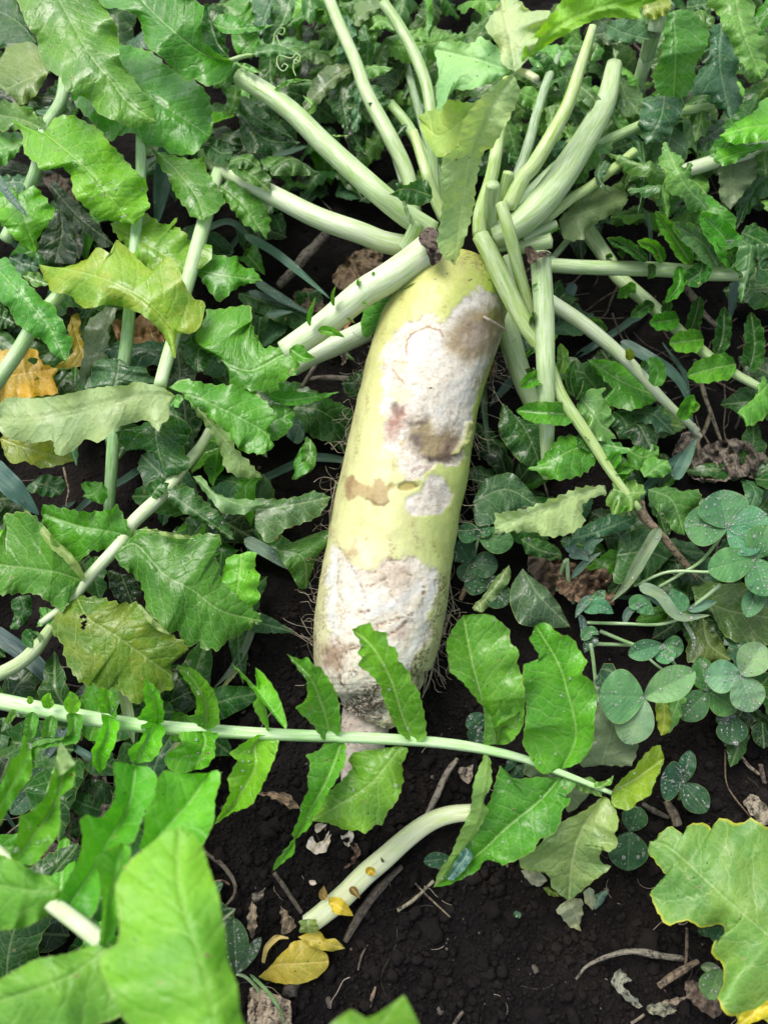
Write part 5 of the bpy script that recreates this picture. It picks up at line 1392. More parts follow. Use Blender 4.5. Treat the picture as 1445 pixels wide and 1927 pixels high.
lf('G 600,1290 590,1370 570,1440 J 530,50 545,160', 'G 550,1280 560,1330 530,1400 520,1440 J 500,40 510,120', 'G 655,1325 640,1380 630,1440 J 600,60 570,130', (9.9, 10.6, 9.2), 'b', X, **kx)
lf('G 850,1330 840,1220 790,1087', 'G 750,1310 790,1240 780,1160', 'G 890,1330 890,1240 860,1150', (9.9, 11.6, 12.2), 'b', X, **kx)
lf('G 850,1320 800,1420 J 770,20 745,105', 'G 770,1340 780,1400 740,1445 J 700,30 710,90', 'G 900,1360 880,1430 J 880,20 830,90', (9.9, 10.6, 9.4), 'b', X, **kx)
lf('G 1120,1370 1120,1240 1060,1110 972,1017', 'G 1010,1300 1060,1290 1070,1210 1040,1140 985,1065', 'G 1190,1340 1190,1250 1170,1170 1130,1110 1060,1040', (9.9, 11.6, 12.6), (.095, .32, .022), X, **kx)
lf('G 1100,1375 1120,1430 J 1090,70 1060,140', 'G 975,1385 985,1440 J 900,60 910,130 990,160', 'G 1185,1385 1170,1440 J 1170,60 1120,130', (9.9, 10.6, 9.6), 'b', X, **kx)
lf('H 80,1390 60,1250 -20,1110 -133,1000', 'H 0,1035 60,1080 120,1170 160,1280 165,1365', 'H 40,1330 -10,1240 10,1190 -20,1120', (9.6, 11.4, 12.6, 13), 'b', X, **{**kx, 'ob': False})
lf('H 410,1400 370,1250 300,1090 172,955', 'H 465,1390 460,1250 440,1160 380,1060 345,1020 320,1025 290,975 240,985', 'H 370,1425 320,1350 270,1300 220,1250 280,1200 280,1100 250,1060', (9.6, 11.4, 13, 13), (.10, .33, .022), X, **kx)
lf('H 860,1430 800,1290 740,1100 640,920 525,822', 'H 925,1420 925,1310 890,1160 850,1110 835,1050 780,990 770,930 720,900 715,840 650,830 620,785', 'H 820,1415 780,1380 740,1300 700,1210 680,1130 620,1060 560,1020 580,980 560,950 575,900', (9.6, 11.6, 13, 13.4), (.10, .34, .022), X, **kx)
lf('H 110,1395 0,1445 J 1390,120 1290,300 1165,440', 'G 1390,1400 J 1250,50 1290,90 1240,190 1250,270', 'H 130,1430 J 1500,60 1450,180 1370,330 1260,375', (9.4, 10, 9.2, 8.4), 'b', X, **kx)
lf('K 470,-10 400,180 300,360 200,540 98,690', 'K 380,0 340,40 280,60 300,110 285,190 290,250 250,330 240,400 200,490 215,510 110,640', 'K 490,0 490,100 440,200 380,290 360,340 310,400 300,450 220,520 215,590 160,640', (9.4, 10, 9, 7.4, 6), (.10, .33, .022), X, **kx)
lf('K 800,10 720,110 600,240 310,420', 'K 640,30 530,50 510,90 530,130 460,210 390,270 320,370', 'K 835,30 800,110 805,200 780,290 750,340 720,370 690,440 650,440 600,490 570,470 500,470 400,430', (9.4, 9.6, 9, 8), (.10, .33, .022), X, **{**kx, 'cup': (-.3, -.6), 'rip': .45})
lf('H 1240,1450 1240,1250 1180,1000 1130,745', 'H 1310,1440 1280,1290 1210,1210 1130,1110 1060,1050 1050,980 1040,900 1080,810', 'H 1270,1460 1310,1350 I 115,1250 110,1090 80,1010 90,940 40,890 40,830 0,790 H 1270,740', (9.2, 12, 13, 13.6), (.10, .33, .022), X, **{**kx, 'rip': .4}, sharp=.3)
lf('H 1310,1450 1340,1350 I 60,1350 90,1200 70,1050', 'H 1300,1440 1300,1300 I 10,1200 40,1060', 'I 40,1440 110,1350 120,1200 100,1060', (9.2, 11.6, 12), (.12, .34, .03), X, **kx)
lf('L 320,140 I 400,1400 350,1150 300,1000 180,800', 'L 210,160 120,20 I 110,1440 130,1250 110,1100 120,1010 190,1000 200,960 150,880', 'L 420,100 490,0 I 500,1300 515,1200 490,1110 430,1060 460,1000 420,940 380,870 300,840 240,785', (9, 11, 12, 12.4), (.10, .34, .022), X, **{**kx, 'rip': .5}, sharp=.3)
lf('L 330,160 200,310 40,440 K 1200,610 970,778', 'L 300,185 200,180 60,190 20,150 K 1330,120 1280,300 1200,450 1130,560', 'L 400,220 340,290 380,300 320,370 320,410 280,490 200,520 170,580 80,630 0,660 K 1345,650 1250,630 1210,690 1130,730 1040,770', (8.8, 8.6, 7.6, 6), (.085, .30, .022), X, **{**kx, 'rip': .5})
lf('K 1265,60 1240,280 1190,460 1060,660 970,782', 'K 1245,60 1190,200 1180,280 1170,360 1110,490 1060,610 1000,690', 'K 1280,90 1285,220 1240,310 1270,360 1230,440 1190,500 1140,560 1150,600 1080,680', (9.6, 10.4, 9.6, 8, 6.8), (.19, .40, .06), X, **{**kx, 'cup': (.2, -.4)}, under=True)
lf('K 1140,560 1150,600 1050,740', 'K 1100,620 1040,730', 'K 1185,600 1150,670 1080,740', (8.4, 8.2, 7.4), 'bl', X, teeth=1)
lf('L 590,262 720,190 880,80', 'L 650,190 720,130 770,60 850,0', 'L 600,340 690,360 740,310 800,280 830,200 860,140', (8.8, 9.2, 8.6), (.17, .36, .028), X, **kx)
lf('L 545,285 430,470 380,640 360,855', 'L 450,360 310,430 250,490 170,580 90,620 110,680 190,690 250,710 270,780', 'L 565,290 620,370 630,440 610,490 630,540 580,590 540,560 530,640 590,670 500,740 430,800', (8.6, 8.4, 6.6, 4.4), (.27, .43, .14), X, **{**kx, 'rip': .5}, sharp=.3)
lf('L 500,240 540,230 605,170', 'L 530,240 590,220', 'L 500,210 560,200', (9.4, 10), 's', X, teeth=1)
lf('L 540,290 480,220 380,200', 'L 480,270 410,250', 'L 540,240 480,180', (8.6, 8.4), 's', X, teeth=2)
for lb, M, L, R, h, c, kw in (
        ('pale papery leaf tip flopped onto the soil', 'L 350,850 400,930 430,1020', 'L 290,900 330,950 360,990', 'L 430,840 435,930 410,1000', (3, 2.2, 1), (.42, .50, .33), dict(mat=M_DRYLEAF, crump=.4, name='dead_leaf', group='dead leaves')),
        ('small white speckled leaf scrap beside the pale drooping leaflet', 'L 100,690 170,740 245,745', 'L 140,745 190,778', 'L 130,680 210,700', (3.4, 2.8), (.45, .50, .38), dict(mat=M_DRYLEAF, crump=.3, name='dead_leaf', group='dead leaves')),
        ('narrow whitish folded leaf strip standing on the soil', 'L 470,780 480,840 490,905', 'L 440,810 450,860', 'L 490,790 510,860', (3.4, 2.6, 1.4), (.40, .48, .32), dict(mat=M_DRYLEAF, name='dead_leaf', group='dead leaves')),
        ('bluish torn leaf end beside the whitish folded strip', 'L 575,790 530,830 500,900', 'L 500,820 500,870', 'L 560,840 520,890', (2.6, 1.6), 'bl', dict(name='dead_leaf', group='dead leaves')),
        ('small olive leaf tip under the drooping leaflet', 'L 220,780 260,800 310,830', 'L 230,800 270,830', 'L 250,780 300,810', (1.8, 1.4), 'o', dict(name='dead_leaf', group='dead leaves')),
        ('large pale leaf spread behind the end of the long frond', 'I 540,1560 600,1350 640,1180', 'I 420,1560 470,1300 560,1190', 'I 700,1560 740,1430 720,1260', (5.4, 6, 5.4), (.11, .21, .085), dict(under=True)),
        ('grey green leaf under the frond tip above the clover', 'L 120,110 240,160 420,330', 'L 120,170 250,200 360,370', 'L 180,60 330,130 480,250', (5.6, 5), (.10, .19, .08), dict(under=True)),
        ('yellow green leaf edge behind the round clover leaf', 'I 870,1180 880,1300 860,1400', 'I 830,1210 840,1330', 'I 900,1220 920,1330 890,1390', (5, 4.6), 'y', dict(age=.3)),
        ('green wavy leaf edge behind the clover', 'I 990,1100 950,1230 890,1370', 'I 920,1190 890,1290', 'I 1020,1150 960,1320 900,1390', (4.6, 4), 's', {})):
    one(lb, M, L, R, h, c, **{**dict(teeth=2.5, rip=.3, cup=-.2), **kw})

# ------------------------------------------------------------------ blurred fronds close to the camera
T = thing('radish_frond', 'blurred frond close to the camera with a huge upright leaflet', 'leaf', 'J 420,950', 20, GR)
stalk('J -60,560 0,600 240,830 420,970 560,1080', (18, 19, 20.5, 21.5), (26, 28, 30, 32), 'sw', T, 'stalk')
kn = dict(rip=.3, teeth=1.5, bul=.12, cexp=1.1, mat=M_SMOOTH)
lf('J 1250,1990 1180,1560 1100,1200 1000,900 970,700 985,450', 'J 1080,1930 860,1760 720,1560 640,1440 580,1310 540,1200 560,1130 640,1085 650,1000 640,880 630,770 690,660 720,620 800,560 900,480', 'J 1370,1820 1370,1600 1310,1480 1290,1310 1240,1180 1230,1040 1200,900 1190,820 1130,650 1110,570 1060,500',
   (27, 28.5, 28, 27, 25.5), (.145, .47, .035), T, cup=(-.3, -.7), age=.06, cw=.3, **kn)
lf('J 590,1110 350,1280 -60,1420', 'J 520,1095 370,1140 200,1170 120,1210 0,1280 -60,1310', 'J 600,1220 660,1460 620,1500 400,1560 0,1600 -60,1600', (22, 23, 22), (.12, .40, .045), T, cup=(-.4, -.3), **kn)
lf('J 330,800 180,800 -60,760', 'J 270,720 200,700 100,640 0,600 -60,570', 'J 300,900 210,960 130,1000 0,1015 -60,1020', (20.5, 21, 20), (.11, .40, .03), T, cup=(-.2, -.6), **kn)
lf('J 380,880 540,620 700,330 740,115', 'J 310,880 350,770 400,680 440,590 450,500 435,420 470,385 520,400 550,400 610,330 630,230 620,100', 'J 490,950 540,860 560,700 600,570 720,540 780,400 840,310 860,200 820,130', (20, 19, 17.5, 16.5), (.10, .40, .02), T, cup=(1.2, .6), sharp=.3, **kn)
lf('J 780,600 940,420 1060,280 1130,160', 'J 760,560 785,480 790,380 840,290 850,220 890,145 1000,160', 'J 960,560 1100,550 1130,500 1165,420 1170,300 1200,200 1190,140', (19.5, 18.5, 18, 17.6), (.11, .42, .02), T, cup=(.9, .6), **kn)
lf('J 560,1110 590,860 640,680 660,535', 'J 540,1100 560,900 540,720 520,620 600,570', 'J 640,1000 640,760 700,640 715,570', (21.6, 22.6, 22, 21.6), (.11, .42, .03), T, cup=(1.0, .5), **kn)
lf('J 80,640 200,480 310,300 370,60', 'J 60,600 100,480 110,390 170,370 250,280 320,80', 'J 180,660 270,560 330,460 330,290 400,230 410,110', (19, 17.6, 16.4, 15.6), (.10, .40, .02), T, cup=(.9, .5), drops=10, **kn)
lf('J 390,70 330,150 255,280', 'J 330,-10 300,110 260,230', 'J 410,110 340,170 290,220', (17, 16.6, 16.4), (.28, .46, .12), T, under=True, **kn)
lf('J -40,420 60,240 160,20', 'J -60,350 0,230 60,90 110,50 130,-60', 'J -40,500 40,370 110,260 175,165 170,40', (18, 16.4, 15), (.10, .40, .02), T, cup=(.4, -.3), **kn)
T = thing('radish_frond', 'blurred toothed leaf tip poking up at the bottom edge', 'leaf', 'K 640,1500', 27, GR)
lf('K 640,2000 660,1640 680,1540 810,1365', 'K 440,1860 370,1640 410,1523 530,1440 545,1500 640,1480 720,1430', 'K 880,1860 930,1640 890,1523 850,1440', (27, 28, 28, 27), (.10, .34, .022), T, mat=M_SMOOTH, rip=.2, teeth=0)

# ------------------------------------------------------------------ fallen curved stalk, yellow leaves
T = thing('fallen_stalk', 'curved white stalk with yellow leaf remnants lying on bare soil', 'leaf stalk', 'K 700,620', 1.5)
fs = stalk('K 1180,372 1060,385 950,425 830,510 700,625 600,710 480,830 360,930 285,985', (2.6, 2.4, 2.2, 2, 1.8, 1.6), (30, 33, 36, 39, 40, 40, 36), (.70, .70, .48), T, 'stalk', groove=.25, n=18)
for M, w, h, c in (('K 610,710 630,690 652,718', 44, (3, 3.4), (.65, .5, .05)), ('K 520,775 530,790 570,840', 40, (2.8, 3), (.3, .2, .08)), ('K 400,870 430,870 535,935', 80, (3, 3.6, 2.4), 'e'),
                   ('K 390,840 370,820 375,770', 44, (2.6, 3), (.42, .30, .12)),
                   ('K 700,645 690,630 685,615', 14, (3, 3.2), 'd')):
    gl(M, w / 2.6, h, c, T, 'lance', 'leaf_remnant', teeth=1, mat=M_DRYLEAF, cup=.3, rip=.2)
lf('K 290,950 290,990 300,1030', 'K 250,960 245,1020', 'K 330,960 345,1000 340,1025', (2.8, 3, 2.4), (.12, .24, .08), T, name='leaf_remnant', age=.3)
lf('K 20,1265 110,1205 250,1195 402,1185', 'K 60,1230 100,1190 140,1140 180,1110 190,1085 240,1066 290,1080 340,1110 390,1140', 'K 60,1285 150,1305 250,1305 340,1270 395,1215', (.9, 1.6, 1.8, 1.4), 'e', T, name='leaf', mat=M_DRYLEAF, cup=-.2, rip=.15, teeth=1)
lf('K 235,1050 340,1075 490,1112', 'K 280,1030 350,1018 385,1060 440,1060', 'K 270,1078 340,1115 410,1128', (2, 2.2, 1.6), (.56, .50, .06), T, name='leaf', mat=M_DRYLEAF, cup=-.2, teeth=1)
lf('K 40,1190 60,1110 130,1050 185,1060', 'K 50,1200 75,1120 130,1065', 'K 35,1190 50,1100 110,1038 180,1050', (1.4, 1.6, 1.8), (.55, .46, .14), T, name='leaf_rim', mat=M_DRYLEAF, teeth=0, rip=.05)

# ------------------------------------------------------------------ crinkled brassica leaf
T = thing('brassica_leaf', 'broad crinkled leaf with yellow frilled margin and a pale midrib', 'leaf', 'L 1300,900', 8)
lf('L 1950,1400 1640,1180 1445,1040 1200,830 1050,690 900,560 800,530', 'L 1900,1080 1780,760 1640,560 1520,470 1445,455 1350,405 1310,430 1260,428 1220,410 1180,405 1150,440 1140,480 1120,440 1050,430 1000,450 985,490 960,480 930,450 900,455 850,490 830,525',
   'L 1850,1580 1640,1600 1500,1560 1420,1500 1330,1510 1280,1500 1270,1480 1210,1470 1170,1380 1200,1300 1195,1200 1140,1150 1140,1090 1190,1060 1320,1040 1330,990 1280,1070 1210,1045 1190,980 1080,1000 1000,960 900,990 850,930 830,890 800,810 840,770 880,770 890,720 830,640 780,570',
   (8.4, 9, 9.4, 9, 8, 7.2), (.17, .38, .06), T, name='leaf_blade', mat=M_CABB, cup=(-.4, -.6), rip=.55, nw=5, teeth=2.5, sharp=.15, age=.1, bul=.2)
lf('L 1250,1560 1350,1480 1445,1420', 'L 1280,1500 1300,1460 1380,1440 1445,1390', 'L 1330,1530 1400,1500 1445,1480', (8.9, 9.1), (.55, .50, .03), T, name='yellow_margin', mat=M_CABB, teeth=2)

# ------------------------------------------------------------------ clover
def clover(label, hub, leaflets, h, c, stem=None, drops=16, nm='clover_leaf'):
    p = pts(hub)[0]
    t = thing(nm, label, 'clover', 'W %f,%f' % tuple(p), h, 'clover leaves')
    for tip, w, dh in leaflets:
        q = pts(tip)[0]
        hub_s = 'W %f,%f %f,%f %f,%f' % (p[0], p[1], (p[0] + q[0]) / 2, (p[1] + q[1]) / 2, q[0], q[1])
        e = RNG.uniform(-.5, .7)
        gl(hub_s, w, (h, h + dh + e * .5, h + dh * .6 + e), c, t, 'clover', cup=(RNG.uniform(-.1, .4), RNG.uniform(-.1, .4)), rip=.08, teeth=0, bul=.06, mat=M_CLOVER, drops=drops * 2, groove=.05, step=3.5)
    if stem:
        P = pts(hub + ' ' + stem)
        stalk('W ' + ' '.join('%f,%f' % tuple(x) for x in P), np.linspace(h - .1, max(h - 3, .5), len(P)), (6, 6), (.22, .40, .14), t, 'stem', groove=0, n=8)
    return t


clover('large bluish clover leaf with three dewy leaflets above bare soil', 'I 770,1195', [('I 525,1180', 104, .4), ('I 1048,1050', 66, .5), ('I 670,1445', 76, .2)], 7, 'cb', 'I 700,1240 650,1330')
clover('clover leaf dotted all over with drops in the side corner', 'I 1222,272', [('I 985,245', 78, .3), ('I 1180,65', 96, .4), ('I 1445,215', 66, .3), ('I 1400,390', 62, .2)], 6.4, 'c', 'I 1090,440 970,520 850,590', 40)
clover('clover leaf with a hole eaten through one leaflet', 'I 1372,435', [('I 1115,500', 66, .4), ('I 1440,255', 62, .5), ('I 1440,640', 64, .3)], 6.6, (.075, .23, .08), 'I 1250,500 1115,510 900,510 715,585', 16)
clover('narrow dewy clover leaf hanging below the holed one', 'I 1410,560', [('I 1325,755', 42, .2), ('I 1440,700', 40, .2)], 5.4, 'c', None, 20)
clover('clover leaf carrying one fat drop at its centre', 'I 1300,1075', [('I 1098,1080', 64, .3), ('I 1420,900', 66, .3), ('I 1360,1270', 68, .3)], 5.6, 'cb', 'I 1200,1130 1100,1180', 26)
clover('dull green clover leaf half under the one with a fat drop', 'I 1115,1160', [('I 1070,970', 44, .2), ('I 970,1310', 58, .2), ('I 1280,1260', 58, .2)], 4.2, (.055, .18, .055), None, 14)
clover('low dark clover leaf beside crumbly black soil', 'I 1250,1290', [('I 1245,1450', 60, .2), ('I 1160,1320', 30, .2)], 3.2, 'cd', None, 18)
clover('small clover leaf folded like an open book', 'I 870,905', [('I 682,960', 40, .4), ('I 985,930', 44, .5), ('I 900,1010', 40, -.3)], 5.2, 'c', 'I 900,960 1000,1100', 14)
clover('clover leaf close to the root at mid height', 'H 1215,320', [('H 1100,275', 40, .4), ('H 1405,350', 52, .5), ('H 1260,240', 34, .2)], 5.4, (.035, .15, .05), 'H 1190,420 1180,520', 10)
clover('dark clover leaf tucked beneath others against the root', 'H 1170,460', [('H 1100,340', 50, .3), ('H 1320,480', 50, .2), ('H 1125,560', 36, .1)], 3.8, 'cd', None, 6)
clover('dewy dark clover leaf low beside the root flank', 'H 1270,590', [('H 1140,540', 52, .3), ('H 1370,690', 50, .2), ('H 1330,560', 40, .3)], 3.2, 'cd', None, 18)
clover('dark clover leaf with bright drops alone on black soil', 'L 982,215', [('L 860,190', 76, .4), ('L 1020,35', 34, .5), ('L 1110,370', 52, .3)], 3.4, 'cd', 'L 960,300', 18)
clover('two smooth dark clover leaflets under the pale drooping leaf', 'L 690,475', [('L 745,340', 50, .3), ('L 680,690', 76, .3)], 3, 'cd', None, 8)
clover('single clover leaflet with reddish rim behind the crinkled leaf', 'L 1180,1220', [('L 1120,1390', 58, .4), ('L 1075,1210', 20, .2)], 4.4, (.09, .19, .07), None, 8)
clover('dewy clover leaflet standing upright beside the blurred leaf', 'J 1290,1250', [('J 1270,945', 52, .4), ('J 1420,1050', 24, 1.2)], 3.2, 'cd', 'J 1340,1270 1400,1330 1440,1400', 18)
clover('dark clover leaf in shade at the frame edge over dead leaves', 'J 190,240', [('J 60,380', 40, .2), ('J 240,130', 44, .2), ('J 300,250', 30, .2)], 3, 'cd', None, 8)
clover('dark clover leaflet half hidden under the long frond', 'H 1230,1370', [('H 1170,1280', 40, .2), ('H 1180,1440', 40, .2)], 3.6, 'cd', None, 6)
clover('dark clover leaflet showing through the gap in the frond tip', 'L 70,120', [('L 110,180', 40, .2), ('L 30,90', 36, .2)], 3.6, 'cd', None, 2)
clover('dark clover leaflet sticking out under the curved white stalk end', 'K 1060,620', [('K 915,640', 30, .3), ('K 1000,690', 24, .2)], 2.4, 'cd', None, 4)
clover('dark round clover leaf under the crinkled leaf margin', 'L 1200,990', [('L 1060,1020', 30, .2), ('L 1150,1080', 34, .2)], 4, 'cd', None, 2)
clover('tiny seedling leaf alone on the open soil', 'L 80,930', [('L 62,915', 12, .1), ('L 102,930', 13, .1)], .9, 'c', 'L 40,970', 1, nm='seedling')
# small hairy weeds between clover and root
for k, (lb, M, w, h, c) in enumerate((
        ('small hairy weed leaf facing the camera in the dewy weed clump', 'I 440,720 520,690 605,735', 32, (4.6, 5, 4.6), 'c'), ('weed leaf folded upright at the top of the dewy clump', 'I 510,690 530,640 560,610', 26, (4.6, 5.4), 'c'),
        ('slanting weed leaf at the near edge of the dewy clump', 'I 500,640 440,680 395,760', 18, (5, 4.4), 'bl'), ('small weed leaf curling under the dewy clump', 'I 520,870 470,900 445,950', 22, (3.6, 3.2), 'cd'),
        ('tiny tufted weed leaf below the dewy clump', 'I 430,880 480,830 525,850', 22, (3.6, 4), 'c'), ('narrow weed leaf hanging beside the hairy stem', 'I 420,740 440,800 430,870', 14, (4, 3.4), 'bl'),
        ('dewy weed leaf pair member lying over the dark clover stems', 'I 690,700 740,680 825,740', 34, (4.6, 4.6), 'c'), ('pale folded weed leaf leaning on the dewy stem', 'I 660,790 690,720 770,680', 16, (3.6, 5), 'bl'),
        ('upright dewy weed leaf beside the droplet covered grass', 'I 1000,720 950,660 910,600', 36, (4.4, 5.2), 'c'), ('pointed hairy weed leaf beyond the droplet covered grass', 'I 1010,720 1090,690 1170,670', 20, (4.4, 4.8), 'bl'),
        ('grey blue weed leaf above the brown crumpled leaf', 'I 360,420 420,410 470,450', 22, (5, 5), 'bl'), ('upright grey blue weed leaf above the brown leaf', 'I 380,410 370,370 360,320', 22, (5, 6), 'bl'),
        ('curved grey blue weed leaf over the brown leaf', 'I 470,420 480,350 550,330', 22, (5, 5.8), 'bl'), ('long grey blue weed leaf slanting past the brown leaf', 'I 375,545 450,460 540,400', 14, (4, 5.4), 'bl'))):
    t = gl(M, w, h, c, None, 'ovate', 'weed_leaf', mat=M_CLOVER, teeth=0, rip=.08, drops=14)
    tag(t.o, lb, 'weed', 'small dewy weeds')
for lb, P_, h, w in (('hairy green stem rising to the grey blue weed', 'I 350,440 360,560 385,680', (5, 2), 9), ('second hairy stem beside the brown crumpled leaf', 'I 340,450 310,540 295,610', (5, 2), 7), ('hairy weed stem below the tufted leaf', 'I 480,900 495,1000 505,1100', (3.4, 2), 8),
                     ('thin green clover stem crossing the dewy weeds', 'I 460,785 640,790 850,795 980,760', (3.6, 3.8), 7), ('green clover stem slanting to the droplet covered grass', 'I 1185,580 1110,640 1010,715', (5.6, 4), 8), ('low green weed stem lying toward the open book leaf', 'I 530,830 650,880 730,910', (2.6, 2.6), 8),
                     ('pale runner stem under the open book leaf', 'I 500,900 640,905 730,910', (2, 2), 8), ('stem leading from the weeds to the large bluish clover', 'I 740,930 830,1010 900,1060', (3, 3), 6)):
    t = stalk(P_, h, (w, w * .8), (.18, .34, .13), None, 'hairy_sprig', groove=0, n=8)
    tag(t.o, lb, 'weed', 'weed stems')
for lb, M, L, R, h, c, kw in (
        ('pod like pale leaf with dark crumbs at its base beside the root', 'I 110,490 200,640 370,810', 'I 50,580 40,680 90,790 220,815', 'I 150,530 240,600 310,690 350,770', (5, 5, 3.6), (.10, .17, .075), dict(teeth=0, cup=-.5)),
        ('dark green leaf flat behind the droplet covered grass blade', 'I 620,420 780,400 900,440', 'I 600,560 700,580 820,520', 'I 640,320 750,265 840,280 930,400', (4.4, 4.4, 4), (.035, .13, .03), dict(teeth=2)),
        ('wide flat yellow green leaf lying torn under the clover', 'I 1040,640 1230,720 1460,760', 'I 1030,590 1100,560 1200,575 1460,580', 'I 1060,720 1130,720 1200,850 1300,900 1460,900', (3.2, 3, 3), (.11, .21, .045), dict(teeth=2, ob=False)),
        ('torn leaf piece with black soil on it below the wide flat leaf', 'I 1090,760 1120,900 1240,990', 'I 1040,830 1000,920 1010,1000 1130,1000', 'I 1110,780 1170,860 1230,960', (2.6, 2.4), (.08, .17, .04), dict(teeth=2)),
        ('dark green rippled leaf above the dotted clover', 'I 790,60 920,120 990,310', 'I 800,140 880,200 930,290', 'I 900,45 980,70 1060,60 1085,110 1010,200', (7, 6.6, 6), (.055, .18, .025), dict(teeth=3)),
        ('wet bluish leaf lying under the pale folded leaflet', 'I 380,330 520,290 720,210', 'I 330,380 480,330 640,290 720,250', 'I 380,290 480,240 600,190', (6, 6, 6), 't', dict(teeth=2, drops=16)),
        ('dark shiny leaf band above the brown crumpled leaf', 'I 100,330 200,390 320,420', 'I 130,410 230,435', 'I 140,320 250,350', (5.4, 5), 'd', dict(teeth=2, drops=8)),
        ('dark bluish leaf with black specks close to the root', 'I -160,130 20,60 190,150', 'I -140,260 0,230 110,160', 'I -100,10 50,-30 160,80 200,150', (6.2, 6, 5.4), 't', dict(teeth=1, drops=4)),
        ('large dark glossy leaf standing close to the root flank', 'F 20,1050 130,1190 215,1400', 'F 0,1040 -20,1200 80,1340 160,1390', 'F 80,1110 200,1150 250,1210 240,1310', (7.4, 7, 6), 'd', dict(teeth=1.5, drops=16)),
        ('pale curled leaf beside the root with black specks', 'H 1445,180 1350,240 1300,300', 'H 1400,180 1340,190 1310,240', 'H 1445,290 1380,270 1330,310', (6.4, 6.2), (.16, .30, .09), dict(under=True)),
        ('crinkled narrow leaf with dark bars beside the low clover', 'H 1380,470 1300,600 1190,720', 'H 1310,540 1240,640 1180,700', 'H 1390,540 1330,630 1240,725', (4.6, 4.2, 3.6), (.15, .26, .08), dict(teeth=2)),
        ('leaf behind the slim slanting stalk with wavy edge', 'F 460,800 650,920 850,1000', 'F 540,900 610,970 530,1045 600,1055 700,1075 830,1030', 'F 560,800 680,830 725,845 840,960', (5.4, 5.4, 5), 'g', dict(teeth=2.5)),
        ('flat netted leaf below the slim slanting stalk', 'F 695,1140 850,1140 1000,1172', 'F 740,1170 770,1220 880,1222 960,1190', 'F 780,1090 880,1058 960,1110', (3.6, 3.4, 3), (.05, .15, .03), dict(teeth=2.5)),
        ('shaded leaf between the grooved stalk and the netted leaf', 'F 600,1080 660,1130 690,1230', 'F 580,1130 640,1230', 'F 700,1070 720,1140', (4, 3.6), 'd', {}),
        ('rippled leaf cluster edge below the grooved stalk', 'F 680,1290 760,1330 850,1290', 'F 680,1380 760,1400 840,1360', 'F 720,1270 800,1255 850,1275', (4.4, 4), 'g', dict(rip=.5)),
        ('grey green leaf standing beside the rippled cluster', 'F 770,1440 830,1390 900,1350', 'F 750,1390 800,1330', 'F 870,1440 920,1400', (5, 5), 's', {}),
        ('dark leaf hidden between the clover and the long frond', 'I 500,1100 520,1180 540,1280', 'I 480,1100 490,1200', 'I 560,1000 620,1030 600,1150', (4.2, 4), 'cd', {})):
    one(lb, M, L, R, h, c, **{**dict(teeth=2.5, rip=.3, cup=-.3), **kw})

